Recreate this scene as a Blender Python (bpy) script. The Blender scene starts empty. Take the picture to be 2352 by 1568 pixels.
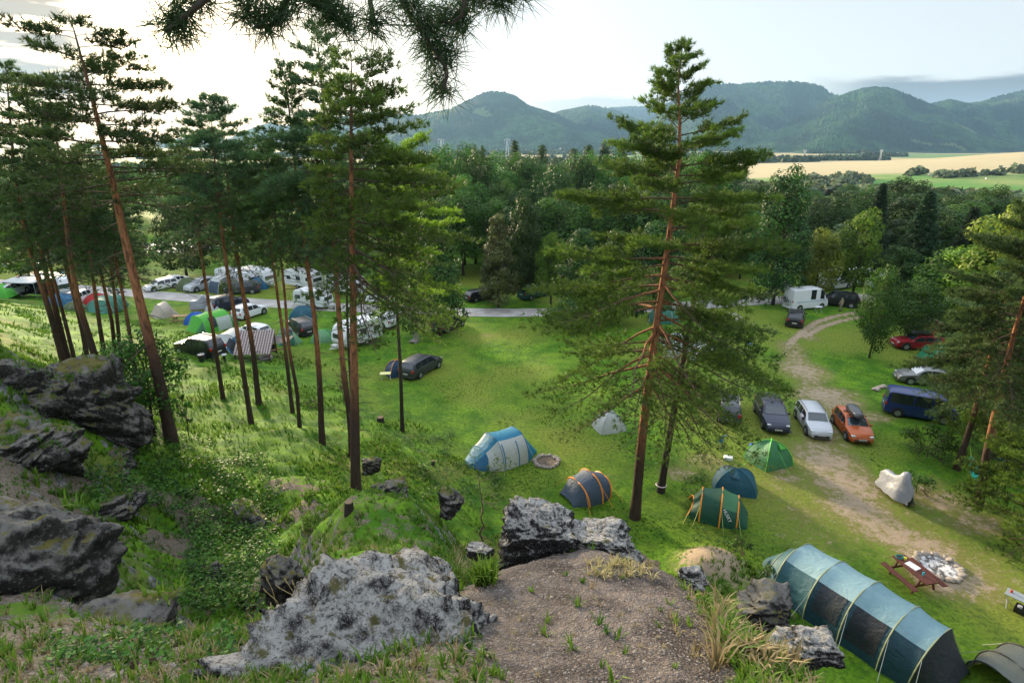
import bpy, bmesh, math, random
import numpy as np
from mathutils import Vector, Matrix
C = bpy.context.scene.collection
scn = bpy.context.scene
R = math.radians
# ------------------------------------------------------------------ camera, sky, sun, exposure
HAZE = 0.46e-4
HC = 20.0                                   # camera height above the meadow (metres)
F = 1307.0; PX0, PY0 = 1176.0, 784.0        # focal length and centre in the pixels of a 2352 wide print
PITCH = R(19.35)
cd = bpy.data.cameras.new('camera'); cam = bpy.data.objects.new('camera', cd); C.objects.link(cam)
cam.location = (0, 0, HC); cam.rotation_euler = (R(90)-PITCH, 0, 0)
cd.sensor_width = 36; cd.lens = 20.0; cd.clip_start = 0.1; cd.clip_end = 60000
scn.camera = cam
SUN_AZ = -34.0; SUN_EL = 11.0               # sun ahead and to the left, low
w = bpy.data.worlds.new('World'); scn.world = w; w.use_nodes = True
nt = w.node_tree; nt.nodes.clear(); N = nt.nodes.new; LK = nt.links.new
out = N('ShaderNodeOutputWorld'); bg = N('ShaderNodeBackground'); LK(bg.outputs[0], out.inputs[0])
bg.inputs[1].default_value = 0.12
sky = N('ShaderNodeTexSky'); sky.sky_type = 'NISHITA'; sky.sun_disc = False
sky.sun_elevation = R(SUN_EL); sky.sun_rotation = R(SUN_AZ); sky.altitude = 400; sky.dust_density = 2.5; sky.ozone_density = 1.5
tc = N('ShaderNodeTexCoord'); sep = N('ShaderNodeSeparateXYZ'); LK(tc.outputs['Generated'], sep.inputs[0])
def M2(op, a, b=None, c=None, cl=False):
    n = N('ShaderNodeMath'); n.operation = op; n.use_clamp = cl
    for i, v in enumerate((a, b, c)):
        if v is None: continue
        if isinstance(v, (int, float)): n.inputs[i].default_value = v
        else: LK(v, n.inputs[i])
    return n.outputs[0]
def ramp(v, a, b):      # smooth 0..1 from a to b
    n = N('ShaderNodeMapRange'); n.interpolation_type = 'SMOOTHSTEP'; LK(v, n.inputs[0])
    n.inputs[1].default_value = a; n.inputs[2].default_value = b; return n.outputs[0]
az = M2('ARCTAN2', sep.outputs[0], sep.outputs[1]); el = M2('ARCSINE', sep.outputs[2])
mp = N('ShaderNodeCombineXYZ'); LK(M2('MULTIPLY', az, 2.2), mp.inputs[0]); LK(M2('MULTIPLY', el, 16.0), mp.inputs[1])
nz = N('ShaderNodeTexNoise'); nz.inputs['Scale'].default_value = 2.6; nz.inputs['Detail'].default_value = 6; nz.inputs['Roughness'].default_value = .55
LK(mp.outputs[0], nz.inputs[0]); nf = nz.outputs[0]
def band(e0, e1, e2, e3, a0, a1, a2, a3, n0, n1, k):   # a cloud bank between elevations and azimuths (degrees)
    e_ = M2('MULTIPLY', ramp(el, R(e0), R(e1)), M2('SUBTRACT', 1.0, ramp(el, R(e2), R(e3))))
    a_ = M2('MULTIPLY', ramp(az, R(a0), R(a1)), M2('SUBTRACT', 1.0, ramp(az, R(a2), R(a3))))
    return M2('MULTIPLY', M2('MULTIPLY', M2('MULTIPLY', e_, a_), ramp(nf, n0, n1)), k)
wob = M2('ADD', el, M2('MULTIPLY', M2('SUBTRACT', nf, .5), R(2.2)))
def bandw(e0, e1, e2, e3, a0, a1, a2, a3, k):
    e_ = M2('MULTIPLY', ramp(wob, R(e0), R(e1)), M2('SUBTRACT', 1.0, ramp(wob, R(e2), R(e3))))
    a_ = M2('MULTIPLY', ramp(az, R(a0), R(a1)), M2('SUBTRACT', 1.0, ramp(az, R(a2), R(a3))))
    return M2('MULTIPLY', M2('MULTIPLY', e_, a_), k)
cl1 = band(2.0, 3.6, 11, 14, -75, -65, -35.5, -31.0, .34, .50, .90)
cl2 = bandw(-1, 0, 4.3, 4.9, 24, 32, 70, 90, .80)
cl3 = band(1.5, 2.2, 3.6, 4.4, -40, -34, -20, -14, .50, .62, .5)
cl4 = bandw(-1, 0, 3.5, 4.0, -4, 6, 18, 26, .42)
cl = M2('MINIMUM', M2('ADD', M2('ADD', cl1, cl2), M2('ADD', cl3, cl4)), 1.0)
haze_ = ramp(el, R(38), R(2)); low_ = ramp(el, R(14), R(42)); vm = N('ShaderNodeMix'); vm.data_type = 'RGBA'; LK(low_, vm.inputs[0]); vm.inputs[6].default_value = (2.1, 2.08, 2.08, 1); vm.inputs[7].default_value = (8.2, 8.8, 9.6, 1)              # thin veil whitening the lower sky; unseen upper part brightened to light the scene
mixv = N('ShaderNodeMix'); mixv.data_type = 'RGBA'; LK(M2('MULTIPLY', M2('ADD', M2('MULTIPLY', haze_, .35), .45), 1.0), mixv.inputs[0])
LK(sky.outputs[0], mixv.inputs[6]); LK(vm.outputs[2], mixv.inputs[7])
gl = M2('MULTIPLY', M2('MULTIPLY', ramp(az, R(-50), R(-34)), M2('SUBTRACT', 1.0, ramp(az, R(-32), R(-12)))), M2('SUBTRACT', 1.0, ramp(el, R(1.5), R(9))))
mixg = N('ShaderNodeMix'); mixg.data_type = 'RGBA'; LK(M2('MULTIPLY', gl, .75), mixg.inputs[0]); LK(mixv.outputs[2], mixg.inputs[6]); mixg.inputs[7].default_value = (4.4, 3.1, 1.75, 1)
mixc = N('ShaderNodeMix'); mixc.data_type = 'RGBA'; LK(cl, mixc.inputs[0]); LK(mixg.outputs[2], mixc.inputs[6]); mixc.inputs[7].default_value = (.13, .17, .22, 1)
LK(mixc.outputs[2], bg.inputs[0])
sd = bpy.data.lights.new('sun', 'SUN'); so = bpy.data.objects.new('sun', sd); C.objects.link(so)
sd.energy = 4.8; sd.angle = R(8); sd.color = (1.0, .80, .52)
sdir = Vector((math.sin(R(SUN_AZ))*math.cos(R(SUN_EL)), math.cos(R(SUN_AZ))*math.cos(R(SUN_EL)), math.sin(R(SUN_EL))))
so.rotation_euler = sdir.to_track_quat('Z', 'Y').to_euler(); so.location = (0, 0, 300)
vs = scn.view_settings; vs.view_transform = 'Standard'; vs.look = 'None'; vs.gamma = 1; vs.exposure = 1.65
cy = scn.cycles
cy.max_bounces = 5; cy.diffuse_bounces = 2; cy.glossy_bounces = 2; cy.transmission_bounces = 3; cy.transparent_max_bounces = 8; cy.volume_bounces = 0
cy.caustics_reflective = False; cy.caustics_refractive = False
cy.use_denoising = True
try: cy.denoiser = 'OPENIMAGEDENOISE'
except Exception: pass
scn.render.use_persistent_data = False

# ------------------------------------------------------------------ projection helpers (where a thing seen at a pixel stands)
CP, SP = math.cos(PITCH), math.sin(PITCH)
def tpy(py):                                # drop per metre forward
    y = PY0-py
    return (F*SP-y*CP)/(F*CP+y*SP)
def upx(px, py): return (px-PX0)/(F*CP+(PY0-py)*SP)
def at(px, py, Y): return Vector((upx(px, py)*Y, Y, HC-tpy(py)*Y))
# ------------------------------------------------------------------ noise
def _h(ix, iy, s):
    n = (ix.astype(np.int64)*374761393+iy.astype(np.int64)*668265263+s*1274126177) & 0xffffffff
    n = ((n ^ (n >> 13))*1274126177) & 0xffffffff
    return ((n ^ (n >> 16)) & 0xffff)/65535.0
def vn(x, y, s=0):
    ix = np.floor(x); iy = np.floor(y); fx = x-ix; fy = y-iy
    fx = fx*fx*(3-2*fx); fy = fy*fy*(3-2*fy)
    a = _h(ix, iy, s); b = _h(ix+1, iy, s); c = _h(ix, iy+1, s); d = _h(ix+1, iy+1, s)
    return (a*(1-fx)+b*fx)*(1-fy)+(c*(1-fx)+d*fx)*fy
def fbm(x, y, o=4, s=0, g=.5):
    r = 0; a = 1; t = 0
    for i in range(o):
        r = r+a*vn(x*2**i+i*17.3, y*2**i+i*9.1, s+i); t += a; a *= g
    return r/t-.5
def ss(x, a, b):
    t = np.clip((x-a)/(b-a), 0, 1); return t*t*(3-2*t)
# ------------------------------------------------------------------ terrain
P = lambda py, Y: (Y, HC-tpy(py)*Y)
near = [(.3, 18.2), (1.5, 17.6)]
SLF = [(40, None)]
cols = {
 -1.4: near+[P(1568, 3.2), P(1400, 5.5), (8, 13.6), P(1100, 12.5), P(900, 16), (20, 14.5), (30, 12), (45, 8.5), (60, 5), (80, 1), (95, 0)],
 -1.0: near+[P(1568, 3), P(1400, 5), P(1300, 8), P(1200, 10), P(1100, 12), P(1000, 13.5), P(900, 15.5), P(800, 17.5), P(760, 19), (24, 11.5), P(720, 38), P(690, 52), P(670, 65), P(650, 81), (90, 0)],
 -.9: near+[P(1568, 3), P(1450, 4.2), P(1430, 4.8), (7.5, 12), P(1300, 11), P(1200, 13), P(1100, 15), P(1000, 17), P(900, 19.5), P(850, 21), (25, 9.3), P(833, 33), P(800, 38), P(750, 46), P(700, 58), P(680, 67), (84, 0)],
 -.75: near+[P(1568, 2.9), P(1450, 4.3), (6.5, 11.2), P(1400, 11), P(1300, 13), P(1200, 15), P(1100, 17.5), P(1030, 20), P(1000, 23), P(950, 26.5), P(900, 30.5), P(850, 36.5), P(800, 45), P(760, 54), (66, .4), (74, 0)],
 -.6: near+[P(1568, 2.7), P(1450, 4.2), P(1415, 4.9), (6.5, 10.8), (9, 8.1), P(1380, 13), P(1300, 15), P(1200, 17.5), P(1100, 20.5), P(1000, 26), P(950, 30), P(900, 35), P(850, 42), P(800, 51), (57, .4), (64, 0)],
 -.52: near+[P(1568, 2.7), P(1450, 4), P(1375, 5.4), (7, 11.3), (9.5, 8.2), P(1300, 14.5), P(1200, 17), P(1100, 20), P(1000, 26.5), P(950, 31), P(900, 36.5), P(850, 43.5), P(810, 51), (58, 0)],
 -.43: near+[P(1568, 2.6), P(1480, 3.6), P(1400, 5), P(1360, 6), P(1300, 8), P(1220, 10.5), P(1175, 12), (14, 9.2), (17, 7.6), P(1110, 20), P(1060, 23.5), P(1000, 28.5), P(950, 33), P(900, 38.5), P(850, 46), (53, 0)],
 -.3: near+[P(1568, 2.5), P(1450, 3.5), P(1380, 4.8), P(1300, 7), P(1200, 11), P(1150, 14), (17, 7.9), P(1148, 20), P(1060, 25), P(1030, 28.5), P(980, 34), P(940, 40), (44, 0)],
 -.15: near+[P(1568, 2.4), P(1450, 3.2), P(1350, 4.3), (5.2, 14.5), P(1300, 6.5), P(1250, 8.5), P(1180, 11.5), P(1130, 13.5), (16.5, 7), (22, 3.2), P(1085, 28.5), P(1050, 32), (34.5, 0)],
 -.05: near+[P(1568, 2.4), P(1450, 3.3), P(1380, 4.1), P(1290, 5), (6.5, 13), (9, 11), (12, 8), (17, 4), (22, 1.3), (27, 0)],
 .1: near+[P(1568, 2.5), P(1450, 3.4), P(1350, 4.3), P(1270, 5.2), P(1230, 6), (7.5, 11.5), (10, 6), (14, 1.8), (18, .3), (22, 0)],
 .25: near+[P(1568, 2.5), P(1450, 3.4), P(1350, 4.3), P(1270, 5.2), P(1230, 5.8), (7.3, 11.5), (10, 6), (14, 2), (18, .5), (23, 0)],
 .4: near+[P(1568, 2.6), P(1450, 3.5), P(1350, 4.4), P(1290, 5), (6.5, 12), (9, 6), (13, 2), (16.5, .7), (19, .8), (23, .2), (25, 0)],
 .55: near+[P(1568, 2.7), P(1450, 3.6), P(1370, 4.3), (5.5, 12.5), (7.5, 6), (10, 2), (13, .3), (15, 0)],
 .7: near+[P(1568, 2.8), P(1500, 3.2), (4.2, 12.5), (6, 6), (8.5, 1.5), (11, 0)],
 .85: near+[(2.2, 17.2), P(1568, 2.7), (3.6, 13), (5, 7), (7.5, 1.5), (10, 0)],
 1.2: [(.3, 18.2), (1.2, 17.6), (1.8, 14), (3.5, 7), (6, 1.5), (8, 0)],
}
UK = np.array(sorted(cols)); YS = np.exp(np.linspace(math.log(.3), math.log(100), 260))
TAB = np.array([np.interp(YS, [a for a, b in cols[u]], [b for a, b in cols[u]]) for u in UK])
_uf = np.linspace(UK[0], UK[-1], 240); _k = np.clip(np.searchsorted(UK, _uf)-1, 0, len(UK)-2); _f = ((_uf-UK[_k])/(UK[_k+1]-UK[_k]))[:, None]
TAB = TAB[_k]*(1-_f)+TAB[_k+1]*_f; UK = _uf
_g = np.exp(-.5*(np.arange(-16, 17)/7.)**2); _g /= _g.sum()
TAB = np.apply_along_axis(lambda c: np.convolve(np.pad(c, 16, 'edge'), _g, 'valid'), 0, TAB)
_g2 = np.exp(-.5*(np.arange(-4, 5)/1.5)**2); _g2 /= _g2.sum()
TAB = np.apply_along_axis(lambda c: np.convolve(np.pad(c, 4, 'edge'), _g2, 'valid'), 1, TAB)
def seg_dist(x, y, pts):
    d = np.full(np.shape(x), 1e9)
    for (ax, ay), (bx, by) in zip(pts[:-1], pts[1:]):
        vx, vy = bx-ax, by-ay; t = np.clip(((x-ax)*vx+(y-ay)*vy)/(vx*vx+vy*vy+1e-9), 0, 1)
        d = np.minimum(d, np.hypot(x-ax-t*vx, y-ay-t*vy))
    return d
def g0(px, py):                              # a pixel on the flat meadow
    Y = HC/tpy(py); return (upx(px, py)*Y, Y)
river = [(-260, 78), (-150, 96), (-95, 104), (-72, 118), (-40, 150), (20, 190)]
MND = (upx(1640, 1290)*22.4, 22.4)
def zt(x, y):
    x = np.asarray(x, float); y = np.asarray(y, float)
    ye = np.maximum(y, 1.0); u = np.clip(x/ye+.03*fbm(x*.3, y*.3, 3, 77)*ss(y, 5, 9)*(1-ss(y, 40, 60)), UK[0], UK[-1]); yc = np.clip(y, .3, 99)
    jy = np.clip((np.log(yc)-math.log(.3))/(math.log(100)-math.log(.3))*259, 0, 258.999)
    j = jy.astype(int); fy = jy-j
    i = np.clip(np.searchsorted(UK, u)-1, 0, len(UK)-2); fu = (u-UK[i])/(UK[i+1]-UK[i])
    z = (TAB[i, j]*(1-fy)+TAB[i, j+1]*fy)*(1-fu)+(TAB[i+1, j]*(1-fy)+TAB[i+1, j+1]*fy)*fu
    slope = ss(z, .3, 3)
    r = np.hypot(x, y)
    z = z+slope*(fbm(x*.25, y*.25, 4, 3)*1.1*ss(r, 6, 14)+fbm(x*1.3, y*1.3, 4, 7)*(.22+.25*ss(r, 5, 9)))
    z = z+slope*ss(z, 4.5, 8)*(1-ss(y, 24, 30))*ss(r, 7, 10)*np.abs(fbm(x*.55, y*.55, 4, 12))*1.2
    z = z+.10*fbm(x*.16, y*.16, 3, 5)*(1-slope)*ss(y, 12, 20)*(1-ss(y, 90, 120))
    z = z+1.25*np.exp(-(((x-MND[0])/1.75)**2+((y-MND[1])/1.5)**2)**1.3)
    d = seg_dist(x, y, river); z = z-1.7*(1-ss(d, 7, 13))*(x < 200)
    # beyond the camp: the valley falls gently, a long farmed rise stands to the right
    far = ss(r, 150, 850); z = z-30*far+far*fbm(x*.004, y*.004, 3, 21)*10
    uu = x/ye
    hill = np.interp(uu, [.30, .45, .60, .72, .85, 1.1, 1.5], [-30, -19, -11, -4, 5, 14, 25])
    cr = 820+uu*60
    prof = ss(y, 300, cr)*(1-ss(y, cr, cr+900))
    zh = -30+(hill+30)*prof*1.0
    z = np.where((y > 250) & (uu > .25), np.maximum(z, zh+0*z), z)
    return z
def gz(x, y): return float(zt(np.array([x]), np.array([y]))[0])
def G(px, py, dz=0.0):                       # first ground point seen at a pixel
    Y = np.exp(np.linspace(math.log(1.8), math.log(6000), 2600)); u = upx(px, py)
    z = HC-tpy(py)*Y; g = zt(u*Y, Y); k = np.argmax(z < g) if np.any(z < g) else len(Y)-1
    if k == 0: k = 1
    a0 = z[k-1]-g[k-1]; a1 = z[k]-g[k]; f = a0/(a0-a1+1e-9); y = Y[k-1]+(Y[k]-Y[k-1])*np.clip(f, 0, 1)
    return Vector((u*y, y, gz(u*y, y)+dz))
# ------------------------------------------------------------------ object helpers
def tag(o, label=None, cat=None, group=None, kind=None):
    if label: o['label'] = label
    if cat: o['category'] = cat
    if group: o['group'] = group
    if kind: o['kind'] = kind
    return o
def thing(name, label, cat, loc=(0, 0, 0), rz=0, group=None, sc=1.0):
    o = bpy.data.objects.new(name, None); C.objects.link(o); o.location = loc; o.rotation_euler = (0, 0, rz); o.scale = (sc,)*3
    o.empty_display_size = .2
    return tag(o, label, cat, group)
def npmesh(name, V, Fs, mat, parent=None, smooth=True, attrs=None):
    V = np.asarray(V, np.float32); me = bpy.data.meshes.new(name)
    if isinstance(Fs, np.ndarray): Fs = [Fs]
    me.vertices.add(len(V)); me.vertices.foreach_set('co', V.ravel())
    nl = sum(f.size for f in Fs); nf = sum(len(f) for f in Fs)
    me.loops.add(nl); me.loops.foreach_set('vertex_index', np.concatenate([f.ravel() for f in Fs]).astype(np.int32))
    ls = []; s = 0
    for f in Fs:
        ls.append(s+np.arange(len(f))*f.shape[1]); s += f.size
    me.polygons.add(nf); me.polygons.foreach_set('loop_start', np.concatenate(ls).astype(np.int32))
    if smooth: me.polygons.foreach_set('use_smooth', np.ones(nf, bool))
    for k, (dom, val) in (attrs or {}).items():
        a = me.attributes.new(k, 'FLOAT', dom); a.data.foreach_set('value', np.asarray(val, np.float32).ravel())
    me.update(calc_edges=True)
    if mat: me.materials.append(mat)
    o = bpy.data.objects.new(name, me); C.objects.link(o)
    if parent: o.parent = parent
    return o
class MB:
    """collects simple solids into one mesh"""
    def __init__(s): s.v = []; s.f = []; s.n = 0
    def add(s, V, Fc):
        s.v.append(np.asarray(V, float).reshape(-1, 3))
        for f in Fc: s.f.append([i+s.n for i in f])
        s.n += len(s.v[-1]); return s
    def box(s, c, d, rz=0, M=None, bev=0):
        x, y, z = [k/2 for k in d]
        V = np.array([(a*x, b*y, e*z) for e in (-1, 1) for a, b in ((-1, -1), (1, -1), (1, 1), (-1, 1))])
        if M is not None: V = V@np.array(M.to_3x3()).T
        if rz: cc, si = math.cos(rz), math.sin(rz); V = V@np.array([[cc, si, 0], [-si, cc, 0], [0, 0, 1]])
        return s.add(V+np.array(c), [(0, 3, 2, 1), (4, 5, 6, 7), (0, 1, 5, 4), (1, 2, 6, 5), (2, 3, 7, 6), (3, 0, 4, 7)])
    def bar(s, a, b, w, h=None):
        a = Vector(a); b = Vector(b); d = b-a; h = h or w
        M = d.to_track_quat('X', 'Z').to_matrix()
        return s.box((a+b)/2, (d.length, w, h), M=M)
    def tube(s, pts, r, n=8, cap=True):
        V, Fc = tube(pts, r, n); s.add(V, Fc.tolist())
        if cap:
            k = len(pts); s.f.append([s.n-len(V)+i for i in range(n)][::-1]); s.f.append([s.n-n+i for i in range(n)])
        return s
    def cyl(s, c, r, h, n=14, r2=None, axis='z'):
        r2 = r if r2 is None else r2; a = np.linspace(0, 2*math.pi, n, endpoint=False)
        V = np.concatenate([np.c_[r*np.cos(a), r*np.sin(a), a*0-h/2], np.c_[r2*np.cos(a), r2*np.sin(a), a*0+h/2]])
        if axis == 'y': V = V[:, [0, 2, 1]]
        if axis == 'x': V = V[:, [2, 0, 1]]
        Fc = [(i, (i+1) % n, n+(i+1) % n, n+i) for i in range(n)]+[tuple(range(n))[::-1], tuple(range(n, 2*n))]
        return s.add(V+np.array(c), Fc)
    def grid(s, Gd):                          # (m,n,3) grid
        m, n = Gd.shape[:2]
        return s.add(Gd.reshape(-1, 3), [(i*n+j, i*n+j+1, (i+1)*n+j+1, (i+1)*n+j) for i in range(m-1) for j in range(n-1)])
    def build(s, name, mat, parent=None, smooth=False, bevel=0, thick=0):
        me = bpy.data.meshes.new(name); me.from_pydata([tuple(v) for v in np.concatenate(s.v)], [], s.f); me.update()
        if smooth: me.polygons.foreach_set('use_smooth', np.ones(len(me.polygons), bool))
        me.materials.append(mat); o = bpy.data.objects.new(name, me); C.objects.link(o)
        if parent: o.parent = parent
        if thick: m = o.modifiers.new('s', 'SOLIDIFY'); m.thickness = thick; m.offset = -1
        if bevel: m = o.modifiers.new('b', 'BEVEL'); m.width = bevel; m.segments = 2; m.limit_method = 'ANGLE'
        return o
def tube(pts, r, n=8):
    p = np.asarray([tuple(q) for q in pts], float); k = len(p); r = np.broadcast_to(r, (k,))
    t = np.gradient(p, axis=0); t /= np.linalg.norm(t, axis=1, keepdims=True)+1e-9
    ref = np.array([0, 0, 1.]) if abs(t[0, 2]) < .8 else np.array([0, 1., 0])
    u = np.cross(t, ref); u /= np.linalg.norm(u, axis=1, keepdims=True)+1e-9; v = np.cross(t, u)
    a = np.linspace(0, 2*math.pi, n, endpoint=False)
    V = (p[:, None]+r[:, None, None]*(np.cos(a)[None, :, None]*u[:, None]+np.sin(a)[None, :, None]*v[:, None])).reshape(-1, 3)
    i = np.arange(k-1)[:, None]*n; j = np.arange(n)[None]; j2 = (j+1) % n
    Fc = np.stack([i+j, i+j2, i+n+j2, i+n+j], -1).reshape(-1, 4)
    return V, Fc
class NB:
    """numpy soup of tubes"""
    def __init__(s): s.v = []; s.f = []; s.n = 0; s.r = []
    def tube(s, pts, r, n=5):
        V, Fc = tube(pts, r, n); s.v.append(V); s.r.append(np.repeat(np.broadcast_to(r, (len(pts),)), n)); s.f.append(Fc+s.n); s.n += len(V)
    def build(s, name, mat, parent=None, off=None):
        V = np.concatenate(s.v)
        return npmesh(name, V, np.concatenate(s.f), mat, parent, attrs={'rad': ('POINT', np.concatenate(s.r))})
def copy_tree(o, parent=None):
    c = o.copy(); C.objects.link(c)
    if parent: c.parent = parent
    for ch in KIDS.get(o.name, []) or list(o.children): copy_tree(ch, c)
    return c
KIDS = {}
# ------------------------------------------------------------------ materials
MATS = {}
def newmat(name):
    m = bpy.data.materials.new(name); m.use_nodes = True; nt = m.node_tree; nt.nodes.clear()
    o = nt.nodes.new('ShaderNodeOutputMaterial'); return m, nt, o
class NN:
    def __init__(s, nt): s.t = nt
    def n(s, ty, **k):
        x = s.t.nodes.new(ty)
        for a, b in k.items(): setattr(x, a, b)
        return x
    def l(s, a, b): s.t.links.new(a, b)
    def val(s, v, inp):
        if isinstance(v, (int, float)): inp.default_value = v
        elif isinstance(v, tuple): inp.default_value = v if len(v) == 4 else v+(1,)
        else: s.l(v, inp)
    def math(s, op, a, b=0, cl=False):
        x = s.n('ShaderNodeMath', operation=op, use_clamp=cl); s.val(a, x.inputs[0]); s.val(b, x.inputs[1]); return x.outputs[0]
    def mr(s, v, a, b, c=0, d=1):
        x = s.n('ShaderNodeMapRange', interpolation_type='SMOOTHSTEP'); s.val(v, x.inputs[0])
        for i, q in enumerate((a, b, c, d)): x.inputs[i+1].default_value = q
        return x.outputs[0]
    def mix(s, f, a, b):
        x = s.n('ShaderNodeMix', data_type='RGBA'); s.val(f, x.inputs[0]); s.val(a, x.inputs[6]); s.val(b, x.inputs[7]); return x.outputs[2]
    def noise(s, vec, sc, det=4, ro=.55, dist=0):
        x = s.n('ShaderNodeTexNoise'); x.inputs['Scale'].default_value = sc; x.inputs['Detail'].default_value = det
        x.inputs['Roughness'].default_value = ro; x.inputs['Distortion'].default_value = dist
        if vec is not None: s.l(vec, x.inputs[0])
        return x.outputs[0]
    def voro(s, vec, sc, out='Distance'):
        x = s.n('ShaderNodeTexVoronoi'); x.inputs['Scale'].default_value = sc
        if vec is not None: s.l(vec, x.inputs[0])
        return x.outputs[out]
    def attr(s, nm):
        x = s.n('ShaderNodeAttribute', attribute_name=nm); return x.outputs['Fac']
    def geo(s): return s.n('ShaderNodeNewGeometry').outputs['Position']
    def obj(s): return s.n('ShaderNodeTexCoord').outputs['Object']
    def bump(s, h, st=.5, d=.1):
        x = s.n('ShaderNodeBump'); x.inputs['Strength'].default_value = st; x.inputs['Distance'].default_value = d; s.l(h, x.inputs['Height']); return x.outputs[0]
    def bsdf(s, out, col, ro=.6, nrm=None, met=0, spec=.5, **k):
        b = s.n('ShaderNodeBsdfPrincipled'); s.val(col, b.inputs['Base Color']); s.val(ro, b.inputs['Roughness']); b.inputs['Metallic'].default_value = met
        b.inputs['Specular IOR Level'].default_value = spec
        if nrm is not None: s.l(nrm, b.inputs['Normal'])
        for a, v in k.items(): b.inputs[a.replace('_', ' ')].default_value = v
        s.l(b.outputs[0], out.inputs[0]); return b
def plain(name, col, ro=.55, met=0, var=.12, spec=.5, coat=0, sc=6):
    if name in MATS: return MATS[name]
    m, t, o = newmat(name); n = NN(t); v = n.noise(n.obj(), sc, 4)
    d = tuple(c*(1-var*1.3) for c in col); l = tuple(min(1, c*(1+var)) for c in col)
    b = n.bsdf(o, n.mix(v, d, l), ro, None, met, spec); b.inputs['Coat Weight'].default_value = coat
    MATS[name] = m; return m
def paint(name, col, met=.0): return plain('paint_'+name, col, .38, met, .05, .45, .18, 2)
def fabric(name, col, tr=.25, ro=.6):
    name = 'fabric_'+name
    if name in MATS: return MATS[name]
    m, t, o = newmat(name); n = NN(t); p = n.obj(); w_ = n.noise(p, 2.2, 4, .6, .6)
    c = n.mix(n.noise(p, 3, 3), tuple(k*.88 for k in col), tuple(min(1, k*1.08) for k in col))
    b = n.bsdf(o, c, ro, n.bump(w_, .55, .12), 0, .4)
    tl = n.n('ShaderNodeBsdfTranslucent'); n.l(c, tl.inputs[0]); mx = n.n('ShaderNodeMixShader'); mx.inputs[0].default_value = tr
    n.l(b.outputs[0], mx.inputs[1]); n.l(tl.outputs[0], mx.inputs[2]); n.l(mx.outputs[0], o.inputs[0])
    MATS[name] = m; return m
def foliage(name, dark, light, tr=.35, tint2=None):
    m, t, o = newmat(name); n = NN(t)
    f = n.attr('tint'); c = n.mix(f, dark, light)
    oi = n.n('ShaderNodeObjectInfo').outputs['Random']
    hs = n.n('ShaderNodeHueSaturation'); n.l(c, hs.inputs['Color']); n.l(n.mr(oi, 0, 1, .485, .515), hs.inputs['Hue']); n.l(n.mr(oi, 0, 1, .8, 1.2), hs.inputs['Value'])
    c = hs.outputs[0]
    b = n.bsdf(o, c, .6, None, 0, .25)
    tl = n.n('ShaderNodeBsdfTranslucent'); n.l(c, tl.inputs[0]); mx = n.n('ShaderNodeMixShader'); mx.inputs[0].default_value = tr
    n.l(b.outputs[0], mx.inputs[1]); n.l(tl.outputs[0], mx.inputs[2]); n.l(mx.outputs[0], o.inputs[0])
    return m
# ------------------------------------------------------------------ ground
def gpoly(l): return [g0(a, b) for a, b in l]
ROADP = gpoly([(-420, 628), (-200, 640), (0, 652), (130, 661), (330, 676), (560, 693), (760, 705), (930, 712), (1100, 718), (1240, 718), (1400, 712), (1560, 703), (1700, 693), (1800, 688), (1900, 688), (2000, 682), (2150, 680), (2400, 676)])
TRK1 = gpoly([(1965, 718), (1915, 727), (1875, 740), (1835, 768), (1812, 790)])
TRK2 = gpoly([(1975, 728), (1925, 738), (1885, 752), (1845, 775)])
patches = [((1845, 850), 2.6, 3.2, .9), ((1832, 822), 1.5, 1.5, .7), ((1890, 905), 3.2, 2.0, 1.), ((1925, 925), 2.6, 1.6, .9), ((1860, 775), 1.6, 1.6, .6), ((1960, 955), 3, 1.6, .8),
           ((1900, 1060), 2.6, 3, .95), ((1945, 1110), 2.6, 2.6, 1.), ((1970, 1165), 2.4, 2.2, 1.), ((2010, 1205), 2.2, 1.6, .9), ((2060, 1230), 2.0, 1.3, 1.),
           ((2130, 1260), 2.2, 1.4, 1.), ((2180, 1330), 2.2, 1.6, 1.), ((2110, 1290), 1.6, 1.2, .8), ((2230, 1330), 1.6, 1.8, .8), ((1800, 1090), 1.6, 2.4, .6), ((1620, 1060), 2.0, 1.6, .55), ((1560, 1085), 1.8, 1.3, .6),
           ((1850, 1180), 2, 1.5, .5), ((2160, 1150), 2.6, 1.6, .8), ((2110, 1110), 2.2, 1.2, .6), ((2240, 1200), 2.5, 1.5, .7), ((1390, 1100), 1.2, 1.2, .3), ((1120, 770), 1.4, .8, .5), ((1000, 800), 1.2, .6, .4), ((1220, 862), 1.2, .6, .35),
           ((870, 965), 1.5, 1.0, .4), ((2000, 960), 2.4, 1.0, .7), ((1850, 1010), 6, 8, .30), ((2060, 1190), 7, 4.5, .42), ((1640, 1080), 6, 3, .34), ((2200, 1300), 4.5, 3.5, .5), ((1900, 1230), 5, 3, .38), ((1780, 1130), 4, 3, .36), ((1200, 980), 7, 4, .18), ((1830, 985), 1.2, 3.0, .35), ((1925, 1010), 1.2, 2.0, .5)]
patches = [(g0(*c), a, b, k) for c, a, b, k in patches]
fieldcol = None
th_f = np.tan(np.linspace(math.atan(-1.12), math.atan(1.12), 640)); th_f = np.arctan(th_f)
th_b = np.linspace(th_f[-1], 2*math.pi+th_f[0], 70)[1:-1]
TH = np.concatenate([th_f, th_b]); RR = np.concatenate([[.02, .5, 1.0], np.exp(np.linspace(math.log(1.6), math.log(9500), 560))])
tt, rr = np.meshgrid(TH, RR); GX = np.sin(tt)*rr; GY = np.cos(tt)*rr
GZ = zt(GX, GY)
nT, nR = len(TH), len(RR)
i = np.arange(nR-1)[:, None]*nT; j = np.arange(nT)[None]; j2 = (j+1) % nT
FQ = np.stack([i+j, i+j2, i+nT+j2, i+nT+j], -1).reshape(-1, 4)
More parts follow.
